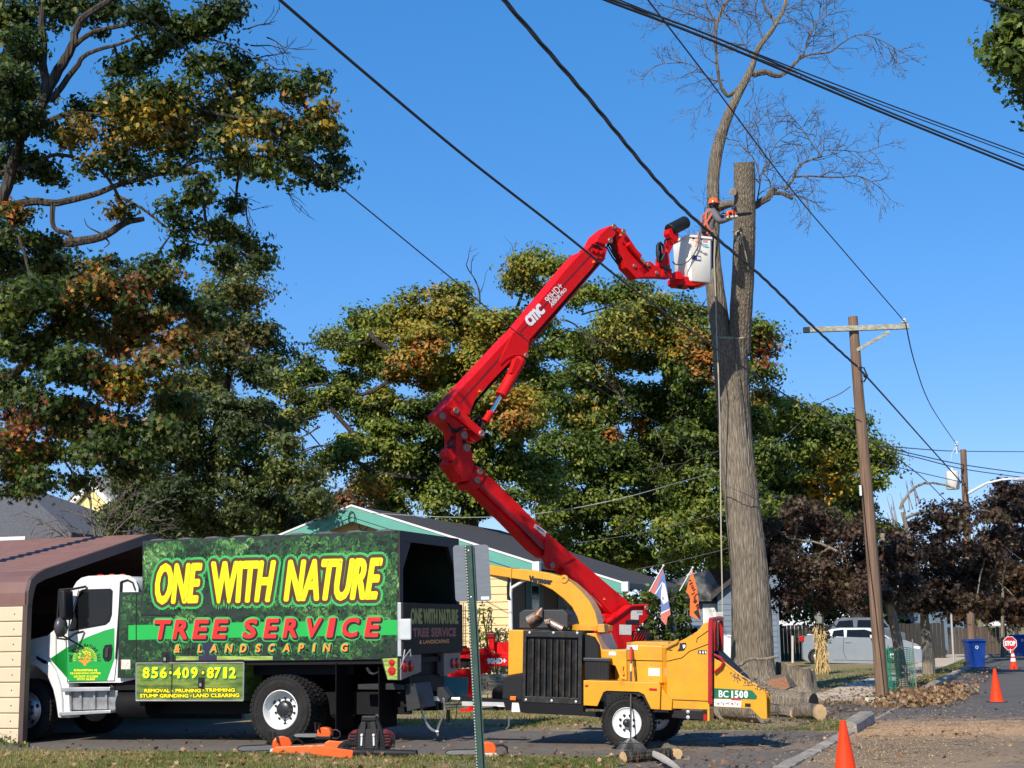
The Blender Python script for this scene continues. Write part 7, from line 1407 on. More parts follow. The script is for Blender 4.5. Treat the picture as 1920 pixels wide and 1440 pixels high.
wq = GF.s(20, 1010, -.04); wq2 = GF.s(40, 1024, -.04); wn = sub('window', gh); MB().box(wq[0], wq2[0], -.07, -.04, wq2[1]-.9, wq[1]-.04).build('window_frame', WHT, wn); MB().box(wq[0]+.05, wq2[0]-.05, -.08, -.068, wq2[1]-.85, wq[1]-.1).build('pane', M('sky_glass', (.25,.45,.5), .2), wn)
# yellow gabled house behind
y0h = at(140, 985, 80); y0h.z = 0; YF = Frame(y0h, R(-25)); yh = thing('house', 'bright yellow house gable with white rake board behind the bare shrub', 'house', YF.M)
a, b = YF.s(150, 930, 0), YF.s(112, 962, 0); xm = YF.s(175, 918, 0)[0]; zt_ = YF.s(175, 905, 0)[1]
MB().prism([(b[0]+.3, 0), (b[0]+.3, b[1]-.5), (xm, zt_-.3), (2*xm-b[0]-.3, b[1]-.5), (2*xm-b[0]-.3, 0)], 0, .2).build('wall', M('bright_yellow_wall', (.75,.62,.25), .6), yh)
for s_ in (-1, 1): e = b[0] if s_ < 0 else 2*xm-b[0]; MB().prism([(e, b[1]-.1), (xm, zt_+.2), (xm, zt_-.25), (e, b[1]-.6)], -.3, -.1).build('rake_board', WHT, yh); MB().prism([(e, b[1]), (xm, zt_+.35), (xm, zt_+.2), (e, b[1]-.12)], -.4, 9).build('roof', M('tan_shingle', (.3,.29,.27), .9), yh)
# blue grey house at right with bright garage front
b0 = at(1300, 1195, 62); b0.z = 0; BF = Frame(b0, R(-8)); bh = thing('house', 'blue grey sided house behind the orange flag, its pale front lit by the sun', 'house', BF.M)
BLG = M('blue_grey_siding', (.13, .17, .22), .6, var=.1); x0_ = BF.s(1240, 1150)[0]; x1_ = BF.s(1352, 1150)[0]; zt_ = BF.s(1300, 1128)[1]; MB().box(x0_, x1_, .04, 4, 0, zt_).build('wall', BLG, bh); planks(bh, x0_, x1_, 0, .2, zt_-.02, .22, BLG)
gx0 = BF.s(1318, 1150)[0]; gx1 = BF.s(1349, 1150)[0]; MB().box(gx0, gx1, -.06, -.01, 0, zt_-.1).build('garage_door', M('bright_white_door', (.75,.75,.72), .5), bh)
MB().prism([(x0_-.5, zt_), (x1_+.3, zt_), (x1_-.2, zt_+.9), (x0_+2, zt_+1.3), (x0_-.5, zt_+.6)], -.4, 5).build('roof', M('mottled_roof', (.16,.16,.15), .9, col2=(.05,.05,.05), scale=1.5, mix=(.4,.55)), bh)
wx0, wx1 = BF.s(1346, 1150, -1.0)[0], BF.s(1390, 1150, -1.0)[0]; zg0 = BF.s(1350, 1118, -1)[1]; zg1 = BF.s(1376, 1080, -1)[1]; MB().prism([(wx0, 0), (wx0, zg0), (wx1, zg1), (wx1+1.5, zg1), (wx1+1.5, 0)], -1.0, 0).build('side_wing', BLG, bh); planks(bh, wx0+.02, wx1+1.4, -1.03, .2, zg0-.1, .22, BLG)
MB().prism([(wx0-.25, zg0-.15), (wx0-.25, zg0+.08), (wx1, zg1+.2), (wx1, zg1)], -1.3, .2).build('wing_roof', M('dark_asphalt_shingle', (0,0,0)), bh)
# house glimpsed through the street trees
v0 = at(1715, 1185, 88); v0.z = 0; VF = Frame(v0, R(-20)); vh = thing('house', 'dim blue grey house glimpsed under the purple street trees behind the silver car', 'house', VF.M)
MB().box(-3.2, 2.8, 0, 5, 0, 2.7).build('wall', M('dim_blue_wall', (.10,.15,.2), .7), vh); MB().prism([(-3.5, 2.7), (3.1, 2.7), (2.0, 3.9), (-2.4, 3.9)], -.4, 5).build('roof', MATS['dark_asphalt_shingle'], vh); MB().box(-1.6, -.2, -.05, 0, .9, 2.0).build('window', GLASSD, vh)
# dark fence in the back garden of the right side
FF = Frame(at(1500, 1190, 76)*1.0-Vector((0, 0, at(1500, 1190, 76).z)), R(-6)); fe = thing('garden_fence', 'dark timber fence in deep shade behind the silver car', 'fence', FF.M)
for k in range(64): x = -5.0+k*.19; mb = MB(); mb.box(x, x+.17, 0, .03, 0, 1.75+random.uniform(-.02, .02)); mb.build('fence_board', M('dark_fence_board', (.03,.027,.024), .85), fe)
F2 = Frame(at(1778, 1205, 84)-Vector((0, 0, at(1778, 1205, 84).z)), R(-10)); f2 = thing('garden_fence', 'short run of brown fence boards between the white posts and the far utility pole', 'fence', F2.M)
for k in range(16): x = k*.20; mb = MB(); mb.box(x, x+.18, 0, .03, 0, 1.5+random.uniform(-.05, .05)); mb.build('fence_board', M('brown_fence_board', (.07,.05,.037), .85), f2)
def post(px, py, h_px, Y, r_, label, mat, lean=0, name='fence_post', cat='post'):
    b_ = at(px, py, Y); b_.z = 0; t_ = at(px+lean, py-h_px, Y); mb = MB(); mb.tube([Vector((0, 0, -.1)), t_-b_], r_, 8); o = mb.build(name, mat); o.location = b_; return tag(o, label, cat)
PW = M('weathered_white_post', (.5,.48,.42), .8)
Yp = gnd(1770, 1222).y
for px, py, h_, lb in [(1770,1218,42,'taller white post at the end of the white rail fence'), (1776,1220,34,'shorter white post just right of the tall white one'), (1486,1240,48,'pale round post left of the silver car beside the wire fence')]: post(px, py, h_, gnd(px, py+3).y, .06, lb, PW)
mb = MB(); a, b = at(1700, 1182, Yp), at(1768, 1181, Yp); mb.tube([a, b], .035, 6); tag(mb.build('fence_rail', PW), 'white horizontal rail running left from the white fence posts', 'fence rail')
o = post(1788, 1240, 96, gnd(1788, 1240).y, .055, 'slim grey metal street post beside the purple trees', M('galvanised_post', (.42,.44,.42), .5, .5), -5, 'street_post', 'post')
# wire fence and sticks by the trunk
q = gnd(1470, 1240); mb = MB()
for k in range(11): t = k/10; a = at(1452+t*55, 1238-t*2, q.y); b = at(1452+t*55, 1212, q.y); mb.tube([Vector((a.x, a.y, 0)), b], .006, 3)
for k in range(5): mb.tube([at(1450, 1214+k*6, q.y), at(1508, 1213+k*6, q.y)], .006, 3)
tag(mb.build('wire_fence', M('green_wire', (.03,.12,.06), .6)), 'low green wire fence between the tall trunk and the silver car', 'fence')
CROPS['q'] = (1120, 1060, 6.857)
def gz(px, py): return gnd(px, py)
def zero(v): return Vector((v.x, v.y, 0))
# ------------------------------------------------------------------ parked cars
def car(label, fr, crop, body, green, wheels, paint, glass, width=1.76, lamps=(), taper=.16, rails=False, handle=None, plateq=None):
    c = thing('parked_car', label, 'car', fr.M); B_ = fr.S(crop, body); G_ = fr.S(crop, green); n = len(B_)
    cx = sum(p[0] for p in B_)/n; cz = sum(p[1] for p in B_)/n; mb = MB(); rg = [(.965, .0), (1.0, .07), (1.0, .3), (1.015, width/2), (1.0, width-.3), (1.0, width-.07), (.965, width)]; vs = []; fs = []
    for k_, y in rg: vs += [(cx+(x-cx)*k_, y, cz+(z-cz)*min(1, k_+.02)) for x, z in B_]
    for i in range(len(rg)-1):
        for k in range(n): k2 = (k+1) % n; fs.append((i*n+k, i*n+k2, (i+1)*n+k2, (i+1)*n+k))
    fs += [tuple(range(n)), tuple((len(rg)-1)*n+k for k in range(n-1, -1, -1))]; mb.add(vs, fs); mb.build('body', paint, c, smooth=True, bevel=.03)
    gx = sum(p[0] for p in G_)/len(G_); zb_ = min(p[1] for p in G_); zt_ = max(p[1] for p in G_); m = len(G_); mb = MB(); vs = []
    ins = lambda z: taper*(z-zb_)/(zt_-zb_)
    vs = [(x, .04+ins(z), z) for x, z in G_]+[(x, width-.04-ins(z), z) for x, z in G_]; mb.add(vs, [tuple(range(m)), tuple(range(2*m-1, m-1, -1))]+[(i, i+m, (i+1) % m+m, (i+1) % m) for i in range(m)]); mb.build('roof', paint, c, smooth=True, bevel=.03)
    for q in glass:
        Q_ = fr.S(crop, q); mb = MB(); mb.add([(x, .04+ins(z)-.008, z) for x, z in Q_], [tuple(range(len(Q_)))]); mb.build('side_window', GLASSD, c)
    # front and rear glass as slanted panes on the roof ends
    xs = sorted(G_, key=lambda p: p[0]); 
    for (wx, wy) in wheels:
        p = fr.s(*K(crop, [(wx, wy)])[0], 0)[0]; 
        for y in (-.01, width-.2): wheel(c, p, .32, y, .32, .21, .21, .05, rim=ALU, outdish=True, lugs=5, treads=20, hubr=.04)
        mb = MB(); mb.lathe([(.0, -.004), (.37, -.004), (.37, .1)], (p, 0, .33), 'y', 24); mb.build('wheel_arch', BLACKP, c)
    for q, m_ in lamps: MB().prism(fr.S(crop, q), -.012, .35).build('lamp', m_, c, bevel=.01)
    return c
SIL = M('silver_car_paint', (.36, .40, .43), .28, .5, var=.03, coat=.6); WCP = M('white_car_paint', (.72, .72, .70), .25, var=.03, coat=.6); GRY = M('grey_van_paint', (.12, .13, .14), .3, .3, coat=.5)
cf = Frame(gnd(1560, 1245), R(-10))
sc_ = car('silver sedan parked on the lawn side driveway behind the corn stalks and the utility pole', cf, 'e', [(388,650),(385,560),(392,500),(420,482),(560,492),(600,500),(880,504),(1010,510),(1110,522),(1190,548),(1216,585),(1220,665),(1195,680),(430,672)], [(470,486),(540,455),(590,438),(650,430),(850,430),(905,446),(1015,514),(900,520),(560,510)], [(482,640),(1010,636)], SIL,
    [[(590,490),(602,452),(672,444),(675,495)], [(692,496),(695,446),(820,444),(868,460),(870,500)], [(905,505),(880,462),(920,470),(985,508)]], lamps=[([(362,492),(396,488),(400,520),(362,528)], REDL), ([(1150,560),(1205,562),(1200,580),(1160,575)], WHT)])
for l_ in ([(672,500),(668,600),(690,650)], [(880,500),(885,645)], [(600,655),(880,660)]):
    P_ = cf.S('e', l_); mb = MB(); mb.tube([(x, -.003, z) for x, z in P_], .008, 4); mb.build('door_seam', BLACKP, sc_)
p = cf.S('e', [(680,526),(722,526),(722,536),(680,536)]); MB().prism(p, -.03, .0).build('door_handle', CHROME, sc_, bevel=.008)
p = cf.S('e', [(850,482),(888,482),(888,505),(855,505)]); MB().prism(p, -.2, -.02).build('mirror', WCP, sc_, bevel=.02)
vf = Frame(zero(at(1600, 1230, 71.5)), R(-10))
car('grey van with roof rails standing behind the silver sedan', vf, 'e', [(560,660),(560,470),(580,445),(1010,445),(1100,470),(1110,600),(1100,655)], [(575,455),(620,372),(680,360),(900,360),(950,368),(1010,450),(1000,465)], [(640,640),(1030,640)], GRY, [[(612,430),(640,385),(735,378),(740,430)], [(765,430),(770,378),(870,378),(872,430)], [(895,430),(895,378),(940,382),(985,430)]], taper=.12)
wf2 = Frame(zero(at(1330, 1240, 50)), R(-14))
w2c = car('white car half hidden behind the chipper hopper and the big trunk', wf2, 'd', [(1180,640),(1175,540),(1200,505),(1420,500),(1520,505),(1590,540),(1604,600),(1600,640)], [(1225,510),(1275,448),(1300,438),(1400,440),(1440,455),(1510,512)], [(1260,640),(1568,628)], WCP, [[(1268,492),(1290,455),(1345,450),(1348,490)], [(1360,490),(1358,450),(1400,452),(1450,492)]])
# ------------------------------------------------------------------ cones, bins, stop paddle
CON = M('cone_orange', (.85, .048, .008), .6, var=.05, spec=.2); CONB = M('cone_base_black', (.03,.03,.03), .7); CONW = M('cone_white_band', (.75,.72,.68), .5)
def cone(label, p, h=.71, bands=False, rz=0.0):
    c = thing('traffic_cone', label, 'traffic cone', p, 'traffic cones'); c.rotation_euler[2] = rz
    mb = MB(); s_ = .185; mb.prismz([(-s_,-s_+.03),(-s_+.03,-s_),(s_-.03,-s_),(s_,-s_+.03),(s_,s_-.03),(s_-.03,s_),(-s_+.03,s_),(-s_,s_-.03)], 0, .028); mb.build('base', CONB, c, bevel=.006)
    mb = MB(); mb.lathe([(.155,.028),(.142,.045),(.135,.06),(.033,h-.03),(.030,h-.005),(.020,h),(.0,h)], (0,0,0), 'z', 28); mb.build('cone_body', CON, c, smooth=True)
    if bands:
        for a, b in ((.30, .42), (.48, .58)): ra = .135-(a-.06)*.152+.003; rb = .135-(b-.06)*.152+.003; mb = MB(); mb.lathe([(ra, a), (rb, b)], (0,0,0), 'z', 28); mb.build('reflective_band', CONW, c, smooth=True)
    return c
cone('nearest orange traffic cone, cut off by the bottom edge right of the kerb', Vector(((1583-960)/FPX*15.3*1.0, 15.3, 0)) if False else zero(at(1583, 1400, 15.4)), rz=.3)
cone('plain orange traffic cone standing alone on the street at the right', gnd(1872.5, 1318)+Vector((0, .12, 0)), rz=.1)
c3 = cone('orange and white banded cone with a red stop paddle stuck in its top', gnd(1901, 1256), .70, True, .2)
sp = thing('stop_paddle', 'round red STOP paddle standing in the banded cone', 'sign', gnd(1901, 1256)+Vector((-.08, -.03, 0))); mb = MB(); oc = [(.265*math.cos(R(22.5+45*k)), .95+.265*math.sin(R(22.5+45*k))) for k in range(8)]; oi = [(.245*math.cos(R(22.5+45*k)), .95+.245*math.sin(R(22.5+45*k))) for k in range(8)]
MB().prism(oc, 0, .012).build('border', WH, sp); MB().prism(oi, -.004, .0).build('face', M('sign_red', (.55,.012,.02), .4), sp); letter('lettering', 'STOP', [(-.19,1.03),(.19,1.03),(.19,.87),(-.19,.87)], -.005, WH, sp, bold=.012, n=8)
mb = MB(); mb.tube([(0,.01,.6),(0,.01,.75)], .02, 8); mb.build('handle', WH, sp)
BLU = M('bin_blue', (.012, .07, .36), .45, var=.1)
def bin_(label, p, rz=0.0, sc2=1.0):
    c = thing('wheelie_bin', label, 'bin', p, 'blue wheeled bins'); c.rotation_euler[2] = rz; c.scale = (sc2,)*3
    mb = MB(); V = []
    for z, hx, hy in ((0.04, .27, .30), (.95, .34, .38), (1.0, .36, .40), (1.02, .36, .40)): V += [(-hx,-hy,z),(hx,-hy,z),(hx,hy,z),(-hx,hy,z)]
    fs = [(3,2,1,0)]+[(i*4+k, i*4+(k+1) % 4, (i+1)*4+(k+1) % 4, (i+1)*4+k) for i in range(3) for k in range(4)]+[(12,13,14,15)]; mb.add(V, fs); mb.build('body', BLU, c, smooth=True, bevel=.025)
    mb = MB(); mb.prismx([(-.43,1.02),(-.42,1.05),(-.2,1.10),(.3,1.10),(.42,1.05),(.44,1.0),(.40,1.02)], -.37, .37); mb.build('lid', BLU, c, bevel=.015)
    mb = MB(); mb.tube([(-.28,.46,1.02),(.28,.46,1.02)], .02, 8); mb.build('handle', BLU, c)
    for wx in (-.33, .26): mb = MB(); mb.lathe([(.0,wx),(.13,wx),(.13,wx+.07),(0,wx+.07)], (0,.33,.13), 'x', 16); mb.build('wheel', RUBBER, c)
    mb = MB(); mb.lathe([(.035,0),(.075,0)], (0,-.382,.80), 'y', 5); mb.build('recycling_emblem', WH, c); return c
bin_('large blue wheeled bin at the kerb left of the stop paddle', gnd(1839, 1254)+Vector((-.1,.3,0)), -.05, 1.0); bin_('distant blue wheeled bin at the right edge behind the stop paddle', zero(at(1912, 1215, 78)), .1, 1.0)
# ------------------------------------------------------------------ flags on the porch
def cloth(name, fr, polys, y, parent):
    for q, m_, dy in polys:
        P_ = fr.S('q', q, y); mb = MB(); mb.prism(P_, y+dy, y+dy+.008); mb.build(name, m_, parent)
FP = M('faded_red_cloth', (.55, .16, .13), .85); FB = M('faded_blue_cloth', (.13, .19, .42), .85); FW = M('cloth_white', (.72, .72, .70), .85); FO = M('orange_cloth', (.80, .16, .03), .85); FK = M('black_cloth_print', (.02,.02,.02), .85)
def flagpole(fr, par, a, b, y): P_ = fr.S('q', [a, b], y); mb = MB(); mb.tube([(P_[0][0], y, P_[0][1]), (P_[1][0], y-.02, P_[1][1])], .018, 8); mb.ball((P_[1][0], y-.02, P_[1][1]), .035, 8); mb.build('flag_pole', WHT, par, smooth=True)
FY = 2.7; Ff = Frame(HF.M @ Vector((0, 0, 0)), YAW); f1 = thing('flag', 'hanging blue and white flag with red edges on a slanted pole under the porch roof', 'flag', Ff.M); flagpole(Ff, f1, (668,335), (852,5), FY)
cloth('flag_cloth', Ff, [([(668,328),(840,20),(848,60),(800,200),(735,375),(700,350)], FP, 0), ([(735,372),(845,62),(868,120),(880,220),(900,330),(918,470),(930,560),(820,610),(818,440),(770,395)], FB, -.006)], FY, f1)
cloth('flag_emblem', Ff, [([(840,220),(868,235),(890,330),(915,458),(852,500),(820,440),(825,320)], FW, -.014), ([(818,628),(934,570),(944,632),(905,665),(886,775),(835,720),(822,705)], FP, -.012), ([(818,610),(930,556),(934,570),(818,628)], FW, -.016), ([(740,362),(838,210),(842,222),(752,372)], FW, -.016), ([(835,415),(850,400),(856,430),(845,455)], FB, -.024)], FY, f1)
f2_ = thing('flag', 'orange flag with torn looking black print right of the blue and white flag', 'flag', Ff.M); flagpole(Ff, f2_, (1058,328), (1228,30), 4.6)
cloth('flag_cloth', Ff, [([(1140,345),(1170,230),(1222,60),(1240,150),(1262,220),(1292,380),(1312,560),(1330,705),(1262,670),(1190,650),(1190,520),(1195,410),(1160,360)], FO, 0)], 4.6, f2_)
mb = MB()
for k in range(34):
    t = k/33; cx = 1180+t*95+random.uniform(-22, 30); cy = 170+t*400+random.uniform(-15, 15); a = random.uniform(-.9, -.2) if k % 3 else random.uniform(.4, 1.4); l_ = random.uniform(18, 42); w_ = random.uniform(4, 9)
    q = [(cx, cy), (cx+l_*math.cos(a), cy+l_*math.sin(a)), (cx+l_*math.cos(a)+w_, cy+l_*math.sin(a)+w_), (cx+w_*.5, cy+w_*1.6)]; P_ = Ff.S('q', q, 4.6); mb.add([(x, 4.58-k*.0004, z) for x, z in P_], [(0,1,2,3)])
P_ = Ff.S('q', [(1240,600),(1300,560),(1335,705),(1290,660)], 4.6); mb.add([(x, 4.565, z) for x, z in P_], [(0,1,2,3)]); mb.build('black_print', FK, f2_)['kind'] = 'stuff'
# ------------------------------------------------------------------ sign post in the foreground (back of the sign)
GP_ = M('green_post_paint', (.045, .085, .065), .45, .3, var=.15, scale=12); ALS = M('sign_back_aluminium', (.17, .19, .21), .55, .4, var=.12, scale=8, stretch=(1,1,6))
SY = 13.3; s0 = zero(at(903, 1500, SY)); sg = thing('sign_post', 'green perforated post carrying the blank grey back of a sign, in the foreground', 'sign', s0)
a, b = at(907, 1540, SY)-s0, at(879.5, 1023, SY)-s0; d = (b-a).normalized()
prf = [(-.041,.0),(-.034,-.001),(-.024,-.003),(-.017,.026),(.017,.026),(.024,-.003),(.034,-.001),(.041,.0),(.041,.004),(.028,.003),(.020,.031),(-.020,.031),(-.028,.003),(-.041,.004)]
prf = [(x, -y) for x, y in prf]; mb = MB(); n = len(prf); mb.add([tuple(Vector(a)+Vector((x, y-.0, 0))) for x, y in prf]+[tuple(Vector(b)+Vector((x, y, 0))) for x, y in prf], [(i, (i+1) % n, (i+1) % n+n, i+n) for i in range(n)]+[tuple(range(n-1, -1, -1)), tuple(range(n, 2*n))]); mb.build('post', GP_, sg)
HOLE = M('hole_light', (.5, .5, .45), .9); 
mb = MB(); L_ = (b-a).length; k = 0
while k*.0254 < L_-.02: c_ = Vector(a)+d*(k*.0254+.02); mb.lathe([(0, -.0005), (.006, -.0005)], (c_.x-.0335, c_.y-.0050, c_.z), 'y', 8); k += 1
mb.build('post_holes', HOLE, sg)['kind'] = 'stuff'
def rr(x0_, z0_, x1_, z1_, r_, n_=5):
    out = []
    for cx, cz, a0 in ((x1_-r_, z1_-r_, 0), (x0_+r_, z1_-r_, 90), (x0_+r_, z0_+r_, 180), (x1_-r_, z0_+r_, 270)):
        for k in range(n_+1): t = R(a0+90*k/n_); out.append((cx+r_*math.cos(t), cz+r_*math.sin(t)))
    return out
q0, q1 = at(852, 1128, SY)-s0, at(918, 1021, SY)-s0; mb = MB(); pl_ = rr(q0.x, q0.z, q1.x, q1.z, .03); lean = (b.x-a.x)/(b.z-a.z); zc0 = (q0.z+q1.z)/2; pl_ = [(x+(z-zc0)*lean, z-(x-(q0.x+q1.x)/2)*lean*.2) for x, z in pl_]
mb.prism(pl_, .012, .015); mb.build('sign_plate', ALS, sg)
cc = at(909.5, 1121.5, SY-.01)-s0; mb = MB(); mb.prism([(cc.x-.036, cc.z-.012), (cc.x+.036, cc.z-.012), (cc.x+.036, cc.z+.014), (cc.x-.036, cc.z+.014)], .0105, .0118); mb.build('sticker', WH, sg)
for t in (1033, 1120): cc = at(880+(t-1033)*.055, t, SY)-s0; mb = MB(); mb.lathe([(.009, 0), (.008, -.008), (0, -.01)], (cc.x-.005, cc.y-.028, cc.z), 'y', 8); mb.build('bolt', STEEL, sg)
# ------------------------------------------------------------------ rake leaning on the chipper
rk = thing('leaf_rake', 'wire leaf rake with red grip leaning against the chipper in front of its wheel', 'rake', Hf.M); top_ = Hf.s(*K('d', [(938, 575)])[0], .27); bot = Hf.s(*K('d', [(935, 1130)])[0], -.22)
lp = lambda t: (top_[0]+(bot[0]-top_[0])*t, .27+(-.22-.27)*t, top_[1]+(bot[1]-top_[1])*t)
mb = MB(); mb.tube([lp(0), lp(.15)], .021, 8); mb.build('grip', M('rake_red', (.5,.02,.015), .4), rk, smooth=True); mb = MB(); mb.tube([lp(.15), lp(.19)], .014, 8); mb.tube([lp(.27), lp(1)], .013, 8); mb.build('handle', M('rake_wood_dark', (.06,.045,.035), .6), rk, smooth=True); mb = MB(); mb.tube([lp(.19), lp(.28)], .017, 8); mb.build('ferrule', M('pale_wood', (.6,.45,.2), .6), rk)
mb = MB()
for k in range(22):
    u = (k-10.5)/10.5; e = Hf.s(*K('d', [(940+u*68, 1175+abs(u)*3)])[0], -.28); f = Hf.s(*K('d', [(938+u*108, 1222+6*abs(u))])[0], -.34); mb.tube([lp(1), (e[0], -.28, e[1]), (f[0], -.34, f[1]), (f[0], -.36, f[1]-.03)], .003, 4)
e0, e1 = Hf.s(*K('d', [(868, 1168)])[0], -.28), Hf.s(*K('d', [(1005, 1170)])[0], -.28); mb.tube([(e0[0], -.28, e0[1]), (e1[0], -.28, e1[1])], .008, 4); mb.build('tines', M('tine_steel', (.12,.12,.12), .45, .6), rk)
# ------------------------------------------------------------------ saws, scabbards and blower on the grass edge
def on(px, py, rz=0.0, s_=1.0, dz=0.0): return Matrix.Translation(gnd(px, py)+Vector((0, 0, dz))) @ Matrix.Rotation(rz, 4, 'Z') @ Matrix.Scale(s_, 4)
chainsaw('chainsaw with pale base, leftmost of the tools, bar pointing left into the grass', on(522, 1412, R(195), 1.0, .01))
chainsaw('small orange chainsaw lying on top of the orange bar covers', on(605, 1403, R(165), .8, .13), body_m=M('saw_orange', (.8,.11,.015)), low=BLACKP)
chainsaw('orange chainsaw alone on the grass edge just behind the green sign post', on(908, 1419, R(180), .9, .0))
SCB = M('scabbard_orange', (.85, .13, .02), .42, var=.1)
def scab(label, px, py, rz, dz, tilt=0, L_=.78):
    c = thing('bar_cover', label, 'chainsaw bar cover', Matrix.Translation(gnd(px, py)+Vector((0, 0, dz))) @ Matrix.Rotation(rz, 4, 'Z') @ Matrix.Rotation(tilt, 4, 'Y'))
    pr0 = [(0,.0),(L_-.06,.0),(L_-.015,.03),(L_,.06),(L_-.015,.09),(L_-.06,.12),(0,.12)]; MB().prism(pr0, 0, .03).build('shell', SCB, c, bevel=.01)
    mb = MB(); mb.tube([(.05,-.004,.03),(L_-.1,-.004,.03),(L_-.06,-.004,.06),(L_-.1,-.004,.09),(.05,-.004,.09)], .008, 5); mb.build('moulded_rib', SCB, c, smooth=True); return c
scab('straight orange bar cover lying behind the others beside the pale based saw', 612, 1412, R(176), .0, R(2)); scab('orange bar cover in the middle of the pile, rounded end to the left', 690, 1414, R(180), .02, R(-6), .62); scab('front orange bar cover with curved end touching the grass', 660, 1424, R(186), .0, R(-9), .6); scab('orange bar cover half under the blower hose', 668, 1418, R(172), .0, R(3), .55)
bw = thing('backpack_blower', 'dark red and black backpack leaf blower standing on the grass edge behind its fat tube', 'leaf blower', Matrix.Translation(gnd(692, 1417)) @ Matrix.Rotation(R(-12), 4, 'Z'))
DRD = M('blower_dark_red', (.16,.012,.015), .4); PAD = M('strap_fabric', (.03,.027,.028), .95, bump=.4)
mb = MB(); mb.prism([(-.20,.02),(-.23,.12),(-.19,.32),(-.12,.46),(-.10,.53),(.12,.53),(.14,.46),(.20,.32),(.24,.12),(.22,.02)], .0, .06); mb.build('back_plate', BLACKP, bw, bevel=.02)
mb = MB(); mb.box(-.11, .11, -.02, .09, .46, .54); mb.build('top_handle', BLACKP, bw, bevel=.02)
for s_ in (-1, 1):
    mb = MB(); mb.prism([(s_*.03,.46),(s_*.10,.46),(s_*.15,.2),(s_*.13,.0),(s_*.04,.0),(s_*.05,.2)], -.05, -.005); mb.build('shoulder_strap', PAD, bw, bevel=.015)
    mb = MB(); mb.tube([(s_*.085,-.06,.27),(s_*.09,-.065,.14)], .014, 6); mb.ball((s_*.085,-.062,.28), .022, 8); mb.build('strap_clip', WHT, bw, smooth=True)
    mb = MB(); mb.lathe([(0,.0),(.10,.0),(.13,.05),(.12,.17),(0,.19)], (s_*.20,.02,.22), 'y', 16); mb.build('engine_housing', DRD, bw, smooth=True)
    mb = MB()
    for k in range(5): mb.box(s_*.20-.09, s_*.20+.09, -.0, .015, .13+k*.04, .145+k*.04)
    mb.build('cooling_fins', BLACKP, bw)
mb = MB(); mb.box(-.15,.15,-.03,.0,.05,.36); mb.build('back_pad', PAD, bw, bevel=.02); mb = MB(); mb.tube([(.30,.0,.26),(.37,.0,.20),(.36,-.02,.12),(.28,-.02,.14)], .014, 6); mb.build('throttle_grip', BLACKP, bw, smooth=True)
mb = MB(); mb.ball((.12,.14,.13), .13, 12, sc_=(1.3,.7,.8)); mb.build('fuel_tank', DRD, bw, smooth=True)
pts = [(-.24,.04,.14),(-.31,-.04,.14),(-.34,-.14,.11),(-.30,-.22,.075),(-.2,-.25,.065)]; P_ = [Vector(q[:3]) for q in catmull([np.array([*p]) for p in pts], 7)]
mb = MB(); mb.tube(P_, [.062+.007*(i % 2) for i in range(len(P_))], 14); mb.build('flexible_hose', BLACKP, bw, smooth=False)
mb = MB(); mb.tube([(-.2,-.25,.065),(.15,-.27,.062),(.16,-.27,.062)], [.062,.058,.064], 16); mb.tube([(.16,-.27,.06),(.75,-.30,.055),(.77,-.30,.055)], [.056,.046,.052], 16); mb.build('blower_tube', BLACKP, bw, smooth=True)
# ------------------------------------------------------------------ logs, stump, slabs
def log(label, a, b, r_, mat=BARK, cap=CUT, n=28, name='log', cat='log', amp=.012):
    o = thing(name, label, cat, (a+b)/2); barklimb('bark', [(a, r_*1.03), (a.lerp(b, .35)+Vector((0,0,.01)), r_), (a.lerp(b, .7), r_*.97), (b, r_*.95)], mat, o, (a+b)/2, n=n, amp=amp, st=5, freq=9, capmat=cap, bothcut=True); return o
I_ = lambda x, y: (1280+x/4.236, 1100+y/4.236)
def lp3(x, y, Y): return at(*I_(x, y), Y)
def lg(x, y, r_): return gnd(*I_(x, y), r_)
stb = zero(gnd(*I_(900, 850))); st = thing('tree_stump', 'tall rough tree stump with sloping orange cut top right of the big trunk', 'tree stump', stb)
rg = []; nn_ = 40; vs = []; fs = []; prs = [(0, .66), (.06, .58), (.16, .50), (.35, .46), (.55, .455), (.72, .45)]
for z, r_ in prs:
    for k in range(nn_):
        a = 2*math.pi*k/nn_; rr2 = r_*(1+.10*math.sin(5*a+1)*(1.3-z)+.05*math.sin(9*a+z*3)); top = z
        if z == .72: top = .68+.10*math.cos(a)*-1+.02*math.sin(7*a)
        vs.append((rr2*math.cos(a), rr2*math.sin(a), top))
for i in range(len(prs)-1):
    for k in range(nn_): k2 = (k+1) % nn_; fs.append((i*nn_+k, i*nn_+k2, (i+1)*nn_+k2, (i+1)*nn_+k))
mb = MB(); mb.add(vs, fs); mb.build('bark', BARK, st, smooth=True); mb = MB(); mb.add([(x*.97, y*.97, z+.004) for x, y, z in vs[-nn_:]], [tuple(range(nn_))]); mb.build('cut_face', CUTOLD, st)
log('longest dark log lying in front of the stump, hollow dark end to the right', lp3(500, 870, 31.6), lp3(1040, 930, 30.6), .22, cap=M('rotten_hollow', (.03,.022,.016), .95), amp=.02)
log('pale ended log lying at the right end of the woodpile', lg(930, 985, .15), lg(1088, 998, .15), .15); log('thin log with pale round end just left of the pale ended one', lg(700, 985, .1), lg(945, 1004, .1), .10); log('thinnest pale ended branch wood between the infeed table and the woodpile', lg(640, 985, .08), lg(880, 1010, .08), .08)
log('long low log lying on the ground under the infeed table', lg(330, 985, .17), lg(640, 1010, .17), .16, cap=MATS['grey_old_cut']); log('dark log end sticking up behind the infeed table', lg(230, 940, .2), lg(330, 975, .2), .19, cap=MATS['grey_old_cut'])
